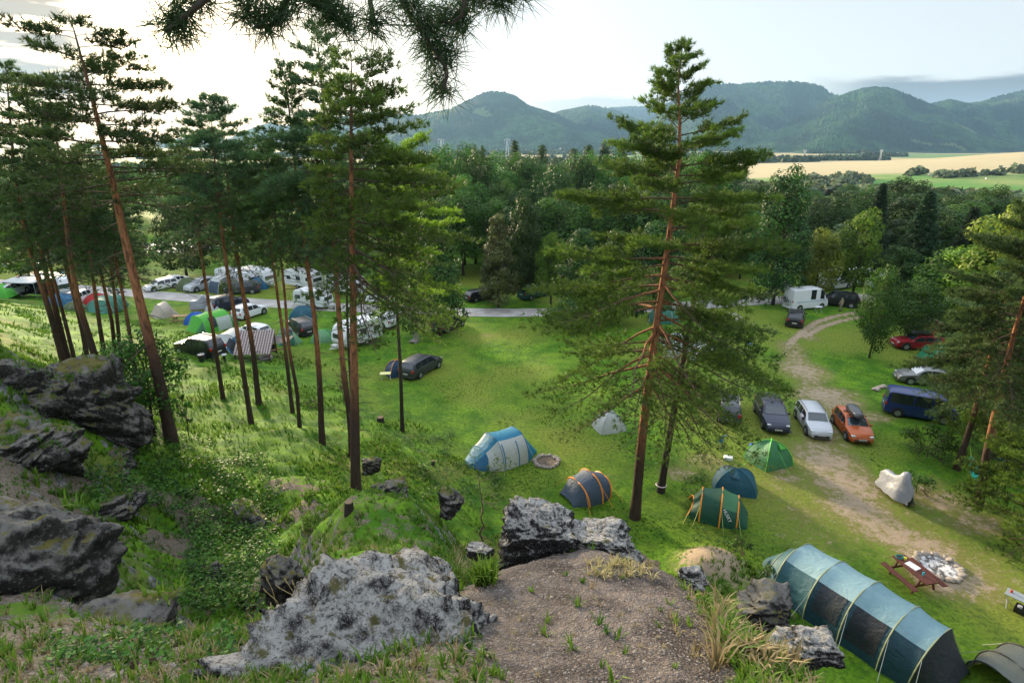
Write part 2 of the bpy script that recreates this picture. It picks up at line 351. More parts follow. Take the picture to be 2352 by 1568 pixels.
dirt = np.zeros_like(GX)
for (cx, cy_), a, b, k in patches:
    q = ((GX-cx)/a)**2+((GY-cy_)/b)**2; dirt = np.maximum(dirt, k*np.exp(-q*1.1))
dirt = np.maximum(dirt, 1.6*np.exp(-(((GX-MND[0])/1.6)**2+((GY-MND[1])/1.4)**2)))
TRK3 = gpoly([(1812, 790), (1840, 850), (1885, 905), (1905, 960), (1885, 1030), (1925, 1095), (1985, 1165), (2060, 1225), (2140, 1265), (2175, 1330)])
dirt = np.maximum(dirt, .62*(1-ss(seg_dist(GX, GY, TRK3), .2, 2.6)))
nzd = fbm(GX*.9, GY*.9, 4, 31)
for tr_ in (TRK1, TRK2):
    dirt = np.maximum(dirt, 1.0*(1-ss(seg_dist(GX, GY, tr_), .15, .75)))
# trodden path on the ledge in front of the camera
def inpoly(x, y, poly):
    c = np.zeros(np.shape(x), bool); n = len(poly)
    for a in range(n):
        x1, y1 = poly[a]; x2, y2 = poly[(a+1) % n]
        c ^= ((y1 > y) != (y2 > y)) & (x < (x2-x1)*(y-y1)/(y2-y1+1e-12)+x1)
    return c
def gp(l): return [tuple(G(a, b)[:2]) for a, b in l]
pathp = gp([(1150, 1600), (1040, 1400), (1090, 1330), (1165, 1265), (1300, 1262), (1440, 1250), (1520, 1290), (1600, 1380), (1660, 1460), (1720, 1600)])
pathp = pathp + [(1.9, .5), (1.0, -3), (-.9, -3), (-.35, .5)]
dp = seg_dist(GX, GY, pathp+[pathp[0]]); ins = inpoly(GX, GY, pathp)
pm = np.where(ins, ss(dp, 0, .18), 0)
rgh = ss(np.gradient(GZ, axis=0)/np.maximum(np.gradient(rr, axis=0), 1e-6)*-1, .0, 1)*0
gx = np.abs(np.gradient(GZ, axis=0)/np.maximum(np.gradient(rr, axis=0), 1e-6)); gt = np.abs(np.gradient(GZ, axis=1)/np.maximum(rr*np.gradient(tt, axis=1), 1e-6))
steep = ss(np.hypot(gx, gt), .95, 1.9)*(rr < 60)
scree = ss(fbm(GX*.35+3, GY*.35, 4, 44), .07, .22)*ss(GZ, 5, 8)*(1-ss(rr, 20, 26))
scree = np.maximum(scree, .40*ss(GZ, 7, 9)*(1-ss(rr, 16, 20))); scree = np.maximum(scree, .66*(1-ss(rr, 6, 10.5)))
meadow = (1-ss(GZ, .15, .9))*ss(GY, 12, 16)
lush = ss(GZ, .3, 1.5)
# fields beyond
uu = GX/np.maximum(GY, 1); gold = ss(rr, 560, 640)*(uu > .35)*(rr < 1900)
m_g = (ss(rr, 770+50*fbm(GX*.004, GY*.004, 2, 3), 830+50*fbm(GX*.004, GY*.004, 2, 3))*(uu > .3)); farf = ss(rr, 1900, 2000)
A = {'dirt': ('POINT', dirt), 'path': ('POINT', pm), 'steep': ('POINT', steep), 'scree': ('POINT', scree), 'meadow': ('POINT', meadow), 'gold': ('POINT', m_g), 'dist': ('POINT', ss(rr, 230, 330))}
m, t, o = newmat('ground'); n = NN(t); p = n.geo()
mp_ = n.n('ShaderNodeMapping'); n.l(p, mp_.inputs[0])
big = n.noise(p, .08, 4); med = n.noise(p, .6, 5, .6); fine = n.noise(p, 5, 5, .65); vf = n.noise(p, 28, 3, .7)
mead = n.mix(n.mr(med, .35, .68), (.048, .142, .006), (.140, .268, .012)); mead = n.mix(n.mr(big, .40, .62), mead, n.mix(fine, (.13, .19, .018), (.25, .27, .04)))
mead = n.mix(n.mr(fine, .40, .66, 0, .65), mead, (.022, .070, .008)); mead = n.mix(n.mr(n.noise(p, 2.2, 6, .7), .55, .70, 0, .55), mead, (.20, .25, .04))
lushc = n.mix(n.mr(med, .35, .65), (.030, .105, .005), (.115, .235, .010)); lushc = n.mix(n.mr(fine, .45, .7, 0, .6), lushc, (.025, .062, .010)); lushc = n.mix(n.mr(n.noise(p, .22, 4), .52, .68, 0, .75), lushc, (.15, .16, .035))
mead = n.mix(n.math('MULTIPLY', n.mr(n.math('ADD', n.attr('dirt'), n.math('MULTIPLY', n.math('SUBTRACT', n.noise(p, 3.1, 6, .75), .5), .9)), .12, .62), .85), mead, n.mix(fine, (.12, .115, .028), (.22, .20, .065)))
grass_c = n.mix(n.attr('meadow'), lushc, mead)
dn = n.math('ADD', n.attr('dirt'), n.math('MULTIPLY', n.math('SUBTRACT', n.noise(p, 1.7, 9, .85), .5), 3.8)); dm = n.mr(dn, .50, .90)
dcol = n.mix(n.noise(p, 2.2, 5, .65), (.22, .15, .095), (.44, .36, .26)); c = n.mix(dm, grass_c, dcol)
sn = n.math('ADD', n.attr('scree'), n.math('MULTIPLY', n.math('SUBTRACT', n.noise(p, 2.5, 5, .65), .5), 1.4)); scol = n.mix(n.mr(vf, .35, .7), (.075, .055, .035), (.25, .21, .17))
c = n.mix(n.mr(sn, .40, .62), c, scol)
rk = n.mix(n.mr(n.noise(p, 2.4, 8, .75), .35, .65), (.045, .045, .043), (.27, .27, .26))
stn = n.math('ADD', n.attr('steep'), n.math('MULTIPLY', n.math('SUBTRACT', n.noise(p, 1.6, 5, .6), .5), 1.6)); c = n.mix(n.mr(stn, .55, .75), c, rk)
peb = n.voro(p, 55, 'Color'); psep = n.n('ShaderNodeSeparateColor'); n.l(peb, psep.inputs[0]); pf = psep.outputs[0]
pcol = n.mix(n.mr(n.noise(p, 1.6, 6, .7), .35, .68), (.052, .042, .036), (.185, .152, .130)); pcol = n.mix(n.mr(pf, .86, .92, 0, .6), pcol, n.mix(psep.outputs[1], (.16, .14, .125), (.34, .31, .28)))
pmn = n.math('ADD', n.attr('path'), n.math('MULTIPLY', n.math('SUBTRACT', n.noise(p, 7, 5, .6), .5), .8)); c = n.mix(n.mr(pmn, .35, .6), c, pcol)
fs = n.noise(p, .006, 3); lowc = n.mix(n.mr(fs, .45, .55), (.10, .17, .045), (.30, .25, .11)); 
gold_c = n.mix(n.noise(p, .02, 4), (.33, .27, .14), (.43, .36, .21)); grn_c = n.mix(n.mr(n.noise(p, .012, 5), .4, .65), (.075, .19, .03), (.20, .24, .07))
fieldc = n.mix(n.attr('gold'), grn_c, gold_c)
sepp = n.n('ShaderNodeSeparateXYZ'); n.l(p, sepp.inputs[0]); farc = n.mix(n.mr(n.noise(p, .0016, 3), .44, .52), (.11, .18, .05), (.34, .27, .13))
fieldc = n.mix(n.mr(sepp.outputs[1], 1500, 1700), fieldc, farc)
c = n.mix(n.attr('dist'), c, fieldc)
hgt = n.math('ADD', n.math('MULTIPLY', fine, .6), n.math('MULTIPLY', vf, .35)); hgt = n.math('ADD', hgt, n.math('MULTIPLY', n.math('MULTIPLY', n.noise(p, 3.2, 5, .7), 2.2), n.attr('path'))); hgt = n.math('ADD', hgt, n.math('MULTIPLY', n.math('MULTIPLY', n.voro(p, 55), -.25), n.attr('path')))
n.bsdf(o, c, .9, n.bump(hgt, .8, .14), 0, .15)
ground = npmesh('ground', np.c_[GX.ravel(), GY.ravel(), GZ.ravel()], FQ, m, attrs=A); tag(ground, kind='structure')
def strip(name, pts, wid, mat, dz, jit=.25, seed=1, step=1.2):
    rg = np.random.default_rng(seed); P_ = np.array(pts); d = np.r_[0, np.cumsum(np.hypot(*np.diff(P_, axis=0).T))]
    n_ = int(d[-1]/step)+2; s = np.linspace(0, d[-1], n_)
    # smooth the polyline
    x = np.interp(s, d, P_[:, 0]); y = np.interp(s, d, P_[:, 1]); k = np.hanning(13); k /= k.sum()
    x = np.convolve(np.pad(x, 6, 'edge'), k, 'valid'); y = np.convolve(np.pad(y, 6, 'edge'), k, 'valid')
    tx, ty = np.gradient(x), np.gradient(y); L = np.hypot(tx, ty); nx, ny = -ty/L, tx/L
    V = []
    for q in (-1, -.5, 0, .5, 1):
        wj = wid/2*q+(jit*np.convolve(rg.normal(size=n_+4), np.ones(5)/5, 'valid') if abs(q) == 1 else 0)
        V.append(np.c_[x+nx*wj, y+ny*wj, zt(x+nx*wj, y+ny*wj)+dz+(0 if abs(q) == 1 else .03)])
    V = np.stack(V, 1).reshape(-1, 3); i = np.arange(n_-1)[:, None]*5; j = np.arange(4)[None]
    Fc = np.stack([i+j, i+j+1, i+5+j+1, i+5+j], -1).reshape(-1, 4)
    return npmesh(name, V, Fc, mat)
m, t, o = newmat('road_gravel'); n = NN(t); p = n.geo()
c = n.mix(n.mr(n.noise(p, .5, 6, .65), .3, .7), (.27, .25, .225), (.46, .44, .41)); c = n.mix(n.mr(n.noise(p, .25, 4), .55, .7, 0, .5), c, (.17, .19, .10))
n.bsdf(o, c, .9, n.bump(n.noise(p, 12, 4), .5, .05), 0, .2)
tag(strip('road', ROADP, 3.6, m, .03), kind='structure')
m, t, o = newmat('river_water'); n = NN(t); p = n.geo()
n.bsdf(o, (.10, .12, .11), .12, n.bump(n.noise(p, 1.4, 5, .7), .9, .25), 0, .8)
tag(strip('river_water', river, 21, m, 0, .8, 4, 2.0), kind='structure')
for v in bpy.data.objects['river_water'].data.vertices: v.co.z = -.95
# ------------------------------------------------------------------ mountains
def ridge(name, sil, Yc, Wf, Wb, base, seed, mat, rough=1.0, nu=520, nv=150, spur=1.0):
    sil = np.array(sil, float); us = np.array([upx(a, b) for a, b in sil]); hs = np.array([HC-tpy(b)*Yc for a, b in sil])
    o_ = np.argsort(us); us = us[o_]; hs = hs[o_]
    u = np.linspace(us[0], us[-1], nu); h = np.interp(u, us, hs); v = np.r_[np.linspace(-1, 0, int(nv*.78)), np.linspace(0, 1, nv-int(nv*.78)+1)[1:]]
    U, Vv = np.meshgrid(u, v); Hh = np.broadcast_to(h, U.shape)
    X = U*Yc*1.0+Vv*0; Yw = Yc+np.where(Vv < 0, Vv*Wf, Vv*Wb)
    X = U*Yw
    f = np.where(Vv < 0, (1-np.abs(Vv))**1.15*(1.0+.25*np.abs(Vv)), 1-Vv**1.6)
    sp = np.abs(fbm(U*Yc/900*spur, Vv*.7+seed, 4, seed)*2); sp2 = fbm(U*Yc/420*spur+Vv*1.3, Vv*2.2, 4, seed+9)
    env = np.sin(np.clip(np.abs(Vv), 0, 1)*math.pi)**.7
    Z = base+(Hh-base)*np.clip(f-env*(sp*.80*rough-.12)+env*sp2*.42*rough, -.02, 1.02)
    rg = np.random.default_rng(seed); tn = rg.random(Z.shape); Z = Z+(tn-.3)*Yc/4000*15*(Z > base+12)
    X = X+(rg.random(Z.shape)-.5)*Yc/4000*6
    i = np.arange(len(v)-1)[:, None]*nu; j = np.arange(nu-1)[None]
    Fc = np.stack([i+j, i+j+1, i+nu+j+1, i+nu+j], -1).reshape(-1, 4)
    return tag(npmesh(name, np.c_[X.ravel(), Yw.ravel(), Z.ravel()], Fc, mat, smooth=False), kind='structure')
m, t, o = newmat('mountain_forest'); n = NN(t); p = n.geo()
a_ = n.noise(p, .0022, 5, .6); b_ = n.noise(p, .02, 4, .7); 
c = n.mix(n.mr(a_, .44, .56), (.009, .030, .020), (.034, .085, .032)); c = n.mix(n.mr(b_, .4, .62, 0, .8), c, (.009, .026, .016))
c = n.mix(n.mr(n.noise(p, .0016, 6, .62), .635, .66, 0, .55), c, (.13, .17, .06))
n.bsdf(o, c, .95, None, 0, .1); MF = m
ridge('hills', [(200, 330), (330, 345), (370, 322), (430, 320), (480, 318), (520, 325), (560, 305), (620, 282), (650, 290), (700, 285), (780, 270), (850, 262), (930, 268), (1000, 280), (1080, 300)], 6200, 1900, 1500, -35, 5, MF)
ridge('hills', [(1180, 300), (1280, 262), (1320, 250), (1350, 243), (1380, 246), (1420, 256), (1450, 268), (1500, 292), (1560, 310), (1620, 330)], 5600, 1700, 1300, -35, 6, MF)
ridge('hills', [(1330, 270), (1400, 250), (1480, 246), (1560, 245), (1640, 250), (1700, 280)], 8200, 1500, 1300, -35, 7, MF, nv=80)
ridge('hills', [(700, 332), (800, 320), (850, 300), (900, 270), (930, 262), (960, 265), (1000, 258), (1035, 252), (1075, 232), (1110, 214), (1130, 210), (1160, 213), (1185, 222), (1215, 245), (1240, 252), (1280, 265), (1320, 285), (1370, 305), (1420, 325), (1470, 335)], 4300, 1250, 1500, -32, 11, MF, rough=.75)
ridge('hills', [(1380, 335), (1430, 315), (1465, 300), (1500, 270), (1530, 240), (1570, 215), (1610, 198), (1640, 192), (1700, 193), (1760, 188), (1800, 187), (1850, 190), (1890, 198), (1905, 213), (1925, 220), (1990, 232), (2080, 260), (2180, 300)], 5000, 1700, 1500, -32, 14, MF, rough=1.1)
ridge('hills', [(1680, 336), (1760, 312), (1810, 285), (1850, 258), (1900, 232), (1950, 214), (1985, 204), (2010, 201), (2040, 203), (2060, 208), (2110, 228), (2160, 248), (2220, 278), (2300, 308), (2380, 325), (2450, 335)], 3900, 1250, 1500, -32, 19, MF, rough=.85)
ridge('hills', [(2020, 310), (2080, 262), (2120, 245), (2150, 238), (2180, 232), (2220, 240), (2250, 236), (2300, 220), (2352, 208), (2450, 195), (2600, 215), (2800, 280)], 4700, 1600, 1500, -32, 23, MF)
# ------------------------------------------------------------------ plants
def unit(v): return v/(np.linalg.norm(v, axis=-1, keepdims=True)+1e-9)
def needles(name, Cc, D, mat, parent, L=.13, W=.016, k=7, spread=.8, seed=0, tint=None):
    rg = np.random.default_rng(seed); n_ = len(Cc)
    d = unit(D[:, None]+spread*rg.normal(size=(n_, k, 3))*.75); ll = L*rg.uniform(.7, 1.2, (n_, k, 1))
    pr = unit(np.cross(d, rg.normal(size=(n_, k, 3))))*W/2
    c = Cc[:, None]+rg.normal(size=(n_, k, 3))*L*.10
    V = np.stack([c+pr, c-pr, c+d*ll], 2).reshape(-1, 3); Fc = np.arange(len(V)).reshape(-1, 3)
    ti = np.repeat(np.clip((rg.random(n_) if tint is None else tint)[:, None]*.75+.3*rg.random((n_, k))-.02, 0, 1).ravel(), 1)
    return npmesh(name, V, Fc, mat, parent, smooth=False, attrs={'tint': ('FACE', ti)})
BARK = {}
def barkmat(name, low, high, h0, h1):
    m, t, o = newmat(name); n = NN(t); p = n.obj(); sp = n.n('ShaderNodeSeparateXYZ'); n.l(p, sp.inputs[0])
    mp = n.n('ShaderNodeMapping'); mp.inputs['Scale'].default_value = (7, 7, 1.6); n.l(p, mp.inputs[0]); nz = n.noise(mp.outputs[0], 1.4, 6, .7)
    f = n.mr(n.math('ADD', sp.outputs[2], n.math('MULTIPLY', n.math('SUBTRACT', nz, .5), 3.5)), h0, h1)
    c = n.mix(f, tuple(k*.6 for k in low), high); c = n.mix(n.mr(nz, .45, .62, 0, .75), c, tuple(k*.35 for k in low)); c = n.mix(n.mr(n.attr('rad'), .035, .075), n.mix(nz, (.055, .042, .032), (.16, .115, .08)), c)
    n.bsdf(o, c, .9, n.bump(nz, .9, .06), 0, .15); return m
BK_PINE = barkmat('pine_bark', (.10, .065, .05), (.36, .155, .075), 3.0, 6.5)
BK_DARK = barkmat('dark_bark', (.075, .06, .048), (.11, .085, .065), 2, 8)
BK_LEAF = barkmat('leaf_tree_bark', (.07, .058, .045), (.10, .085, .065), 1, 6)
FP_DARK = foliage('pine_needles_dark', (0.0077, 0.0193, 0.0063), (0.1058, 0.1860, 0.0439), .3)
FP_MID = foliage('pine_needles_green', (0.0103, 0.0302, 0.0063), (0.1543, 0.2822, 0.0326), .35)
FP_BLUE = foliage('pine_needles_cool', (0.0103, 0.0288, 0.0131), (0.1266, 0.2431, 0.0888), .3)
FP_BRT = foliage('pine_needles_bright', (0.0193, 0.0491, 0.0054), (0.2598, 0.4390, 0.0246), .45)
def pine(name, label, cat, base, top, crown, Rad, mat=FP_DARK, bark=BK_PINE, seed=0, tr=.17, nb=60, droop=.3, dens=1.0, bend=.3, path=None, group=None,
         shape=None, stubs=14, tuft=.21, sub=1.0, flat=.0, gap=0, side=None, topup=.5, deadlow=0, dg=((0, .2, .45, 1), (.18, .5, .9, 1.1))):
    """base, top: world points. crown: height fraction where needles start. Rad: largest branch length."""
    nb = int(nb*.86) if Rad < 3.5 and crown > 0 else nb; rg = np.random.default_rng(seed); base = Vector(base); top = Vector(top); H = (top-base).length
    root = thing(name, label, cat, base, 0, group)
    n_ = 16; s = np.linspace(0, 1, n_); ax = np.array(top-base)
    ph = rg.uniform(0, 6.28, 2)
    if path is not None:
        pp = np.array(path)-np.array(base); q = np.r_[0, np.cumsum(np.linalg.norm(np.diff(pp, axis=0), axis=1))]; q /= q[-1]
        pts = np.stack([np.interp(s, q, pp[:, k]) for k in range(3)], 1)
        for _ in range(1): pts[1:-1] = (pts[:-2]+2*pts[1:-1]+pts[2:])/4
    else:
        pts = s[:, None]*ax+bend*np.stack([np.sin(s*3.1+ph[0])*np.sin(s*math.pi), np.cos(s*2.7+ph[1])*np.sin(s*math.pi), s*0], 1)
        pts += .06*rg.normal(size=pts.shape)*np.array([1, 1, 0])*np.sin(s*math.pi)[:, None]
    pts[0, 2] -= .5
    rad = tr*((1-s)**.8*.86+.05); rad[0] *= 1.25
    nb_ = NB(); nb_.tube(pts, rad, 10)
    tc = lambda f: np.array([np.interp(f, s, pts[:, k]) for k in range(3)])
    tcr = lambda f: float(np.interp(f, s, rad))
    for k in range(stubs):                     # dead snags under the crown
        f = rg.uniform(.12, crown+.05); a = rg.uniform(0, 6.28); L = rg.uniform(.15, .8)*(1+1.6*(f > crown*.7))*(1+deadlow*rg.random())
        p0 = tc(f); d = np.array([math.cos(a), math.sin(a), rg.uniform(-.35, .25)])
        q = [p0, p0+d*L*.5, p0+d*L+np.array([0, 0, -.12*L])]; nb_.tube(q, [.028, .018, .006], 4)
        if L > 1.0:
            for z in range(3):
                e = q[1]+(q[2]-q[1])*rg.random(); nb_.tube([e, e+rg.normal(size=3)*.25*L], [.012, .004], 3)
    shp = shape or (lambda g: (.25+.75*np.sin(min(1, (1-g)*1.25+.12)*math.pi*.56))*(1-g)**.45)
    Cc = []; D = []; T = []
    for k in range(nb):
        g = ((k+rg.random())/nb)**1.08; f = crown+(1-crown)*g*.985
        if gap and rg.random() < gap: continue
        a = k*2.399+rg.normal()*.35
        L = Rad*shp(g)*rg.uniform(.62, 1.12)
        if side is not None: L *= 1+side[1]*math.cos(a-side[0])
        e0 = topup*(g-.25)*1.3-droop*(1-g)+rg.normal()*.10
        p0 = tc(f); m_ = 7; q = [p0]; d = np.array([math.cos(a), math.sin(a), math.tan(np.clip(e0, -1.1, 1.2))]); d /= np.linalg.norm(d); st = L/(m_-1)
        for z in range(m_-1):
            fz = z/(m_-2)
            d = d+np.array([rg.normal()*.10, rg.normal()*.10, -droop*.42*(1-g)*(1 if fz < .6 else -.9)+.07*flat*-d[2]*5+rg.normal()*.05]); d /= np.linalg.norm(d); q.append(q[-1]+d*st)
        q = np.array(q); r0 = min(tcr(f)*.55, .012+.014*L); nb_.tube(q, np.linspace(r0*.8, .005, m_), 5)
        bt = rg.random()
        ns = int((3+L*4.2)*sub)
        for z in range(ns+1):
            fr = .22+.78*(z/ns) if z < ns else 1.0; b0 = np.array([np.interp(fr*(m_-1), range(m_), q[:, c]) for c in range(3)])
            i0 = min(int(fr*(m_-1)), m_-2); bd = unit(q[i0+1]-q[i0]); sgn = 1 if z % 2 else -1
            sd_ = np.array([-bd[1], bd[0], 0])*sgn; dr = unit(bd*rg.uniform(.5, 1.1)+sd_*rg.uniform(.45, 1.0)+np.array([0, 0, rg.uniform(-.15, .3)])) if z < ns else bd
            Ls = (.30+.36*L*(1-fr*.62))*rg.uniform(.6, 1.1); e = b0+dr*Ls+np.array([0, 0, -.10*droop*Ls+.05])
            if Ls > .5: nb_.tube([b0, b0+dr*Ls*.5, e], [.012, .009, .005], 3)
            nt_ = max(2, int(Ls/.062*dens*float(np.interp(g, dg[0], dg[1])))); ff = (1.04-.85*rg.random(nt_)**1.7)[:, None]
            cc = b0+(e-b0)*ff+rg.normal(size=(nt_, 3))*np.array([.085, .085, .05])*(.5+Ls); Cc.append(cc)
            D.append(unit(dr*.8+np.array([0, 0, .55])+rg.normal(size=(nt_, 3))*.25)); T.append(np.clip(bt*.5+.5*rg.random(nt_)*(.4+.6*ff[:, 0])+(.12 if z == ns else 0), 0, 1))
    nb_.build('trunk', bark, root)
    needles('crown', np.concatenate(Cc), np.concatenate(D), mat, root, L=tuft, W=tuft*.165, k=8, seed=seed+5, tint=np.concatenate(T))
    return root
def pinepx(label, b, t, crown_y, Rad, seed, Y=None, path=None, cat='pine tree', name='pine_tree', **k):
    bs = G(*b) if Y is None else None
    if bs is None:
        x = upx(*b)*Y; bs = Vector((x, Y, gz(x, Y)))
    dY = k.pop('dY', 0); tp = at(t[0], t[1], bs.y+dY)
    cy_ = at(b[0], crown_y, bs.y); cf = max(.03, (cy_.z-bs.z)/(tp.z-bs.z))
    pw = None
    if path: pw = [bs]+[at(a, c_, bs.y+dY*.5) for a, c_ in path]+[tp]
    return pine(name, label, cat, bs, tp, cf, Rad, seed=seed, path=pw, **k)
# ---- leafy trees
def leafy_mesh(seed, H, Wd, mat, trunk_h=.18, lobes=16, leaf=.3, nl=9000, bark=BK_LEAF, shape='round', tr=.22, limbs=8, droopy=0, shell=.62, hollow=0, name='leafy_tree', tw=.6):
    rg = np.random.default_rng(seed); root = bpy.data.objects.new(name, None); C.objects.link(root); root.empty_display_size = .2
    nb_ = NB(); s = np.linspace(0, 1, 9); top = H*.8
    pts = np.stack([.25*np.sin(s*3+seed)*s, .25*np.cos(s*2+seed)*s-.0, s*top-.4*(s == 0)], 1); nb_.tube(pts, tr*(1-s*.85)*np.where(s == 0, 1.3, 1), 9)
    cen = []; rad = []
    for k in range(lobes):
        g = (k+.5)/lobes; z = trunk_h+(1-trunk_h)*(.07+.86*g)
        if shape == 'round': env = math.sin(min(1, (z-trunk_h)/(1-trunk_h)*.86+.13)*math.pi)**.55
        elif shape == 'cone': env = (1-(z-trunk_h)/(1-trunk_h))**.75*1.05+.08
        elif shape == 'column': env = (math.sin(min(1, (z-trunk_h)/(1-trunk_h)*.8+.18)*math.pi))**.4
        else: env = math.sin(min(1, (z-trunk_h)/(1-trunk_h)*.7+.1)*math.pi)**.6
        a = k*2.399+rg.normal()*.3; rr_ = Wd/2*env; lr = Wd*rg.uniform(.15, .25)*(.55+.45*env); d = max(0, rr_-lr*.8)*rg.uniform(.55, 1.1)
        cen.append((math.cos(a)*d, math.sin(a)*d, z*H-lr*.2)); rad.append((lr, lr, lr*rg.uniform(.55, .85)*(1.4 if shape == 'column' else 1)))
        if k % 2 == 0 or limbs > 8:
            f = max(.3, min(.9, z*.72)); p0 = np.array([np.interp(f, s, pts[:, c]) for c in range(3)]); e = np.array(cen[-1]); mid = (p0+e)/2+np.array([0, 0, .1*H*.2])
            nb_.tube([p0, mid, e], [tr*.42*(1-f*.5), tr*.25*(1-f*.5), .02], 5)
            for q in range(3):
                e2 = e+rg.normal(size=3)*lr*.6; nb_.tube([mid+(e-mid)*rg.random(), e2], [.035, .012], 3)
    cen = np.array(cen); rad = np.array(rad); w_ = rad[:, 0]*rad[:, 2]; w_ = w_/w_.sum(); idx = rg.choice(lobes, nl, p=w_)
    d = unit(rg.normal(size=(nl, 3))); rr_ = rg.random(nl)**.5*(1-shell)+shell; rr_ *= rg.uniform(.88, 1.16, nl)
    # clumpiness: leaves gather round twig ends
    tw_c = unit(rg.normal(size=(lobes, 40, 3))); ti = rg.integers(0, 40, nl); d = unit(d*(1-tw)+tw_c[idx, ti]*tw*1.1)
    c = cen[idx]+d*rad[idx]*rr_[:, None]; c[:, 2] -= droopy*rg.random(nl)*.6
    keep = c[:, 2] > .6; c = c[keep]; d = d[keep]; idx = idx[keep]; ti = ti[keep]; n_ = len(c)
    nrm = unit(d*1.5+rg.normal(size=(n_, 3))*.55+np.array([0, 0, .55])); u = unit(np.cross(nrm, rg.normal(size=(n_, 3)))); v = np.cross(nrm, u)
    sz = leaf*rg.uniform(.55, 1.25, (n_, 1))
    V = np.stack([c-u*sz*.5, c+v*sz*.33, c+u*sz*.6, c-v*sz*.33], 1).reshape(-1, 3)
    tn = np.clip(.40*((idx*7) % 11/11.)+.30*((idx*5+ti*13) % 17/17.)+.40*rg.random(n_)-.05, 0, 1)
    t_ = nb_.build('trunk', bark, root); f_ = npmesh('crown', V, np.arange(len(V)).reshape(-1, 4), mat, root, smooth=False, attrs={'tint': ('FACE', tn)})
    KIDS[root.name] = [t_, f_]; root['_src'] = 1
    return root
FL_DEEP = foliage('leaves_deep_green', (0.0063, 0.0207, 0.0054), (0.0616, 0.1333, 0.0224), .3)
FL_MID = foliage('leaves_mid_green', (0.0090, 0.0324, 0.0063), (0.0974, 0.2117, 0.0291), .35)
FL_BRT = foliage('leaves_bright_green', (0.0171, 0.0522, 0.0063), (0.1792, 0.3326, 0.0325), .4)
FL_OLIV = foliage('leaves_olive', (0.0193, 0.0324, 0.0077), (0.1792, 0.2195, 0.0650), .3)
FL_GREY = foliage('leaves_willow_grey', (0.0293, 0.0491, 0.0229), (0.2117, 0.2845, 0.1378), .3)
FL_YEL = foliage('leaves_yellow_green', (0.0324, 0.0621, 0.0063), (0.3080, 0.3898, 0.0482), .4)
KINDS = {}
FL_WIL = foliage('leaves_willow', (.012, .045, .008), (.105, .235, .030), .35)
used_kind = {}
def kind(k):
    if k in KINDS: return KINDS[k]
    a = {
     'round_a': (1, 13, 11, FL_MID, dict(leaf=.36, nl=9000, lobes=20)), 'round_b': (2, 12, 9, FL_DEEP, dict(leaf=.36, nl=9000, lobes=18, trunk_h=.1)),
     'round_c': (3, 11, 9, FL_BRT, dict(leaf=.34, nl=8500, lobes=16, trunk_h=.2)), 'willow': (4, 15, 11, FL_WIL, dict(leaf=.34, nl=9500, lobes=26, trunk_h=.22, shape='up', droopy=1)),
     'cone_a': (5, 13, 7.4, FL_OLIV, dict(leaf=.30, nl=10000, lobes=26, trunk_h=.04, shape='cone', shell=.5)), 'cone_b': (6, 15, 9.5, FL_DEEP, dict(leaf=.32, nl=11000, lobes=28, trunk_h=.05, shape='cone', shell=.5)),
     'column': (7, 17, 8, FL_DEEP, dict(leaf=.36, nl=10000, lobes=26, trunk_h=.08, shape='column')), 'grey': (8, 9, 10, FL_GREY, dict(leaf=.40, nl=6000, lobes=16, trunk_h=.05)),
     'yellow': (9, 10, 8, FL_YEL, dict(leaf=.32, nl=8000, lobes=16, trunk_h=.18)), 'shrub': (10, 5, 6.5, FL_DEEP, dict(leaf=.34, nl=3500, lobes=9, trunk_h=.0)),
     'willow_b': (14, 14, 9, FL_WIL, dict(leaf=.34, nl=8500, lobes=24, trunk_h=.25, shape='up', droopy=1)), 'deep_w': (15, 15, 12, FL_DEEP, dict(leaf=.38, nl=9500, lobes=24, trunk_h=.2, shape='up')),
    }[k]
    r = leafy_mesh(a[0], a[1], a[2], a[3], **a[4]); KINDS[k] = (r, a[1], a[2]); return KINDS[k]
def plant(k, loc, H, Wd, label, cat='tree', group=None, rz=None, name=None):
    src, h, w_ = kind(k)
    if k not in used_kind: o = src; used_kind[k] = 1
    else:
        o = src.copy(); C.objects.link(o)
        for ch in KIDS[src.name]:
            c = ch.copy(); C.objects.link(c); c.parent = o
    o.location = loc; o.scale = (Wd/w_, Wd/w_, H/h); o.rotation_euler = (0, 0, random.uniform(0, 6.28) if rz is None else rz)
    for q in ('label', 'category', 'group'):
        if q in o: del o[q]
    tag(o, label, cat, group); return o
def plantpx(k, b, top_y, wpx, label, **kw):
    p = G(*b); tz = at(b[0], top_y, p.y).z; depth = p.y*CP+(HC-(p.z+tz)/2)*SP
    return plant(k, p, tz-p.z, wpx/F*depth, label, **kw)
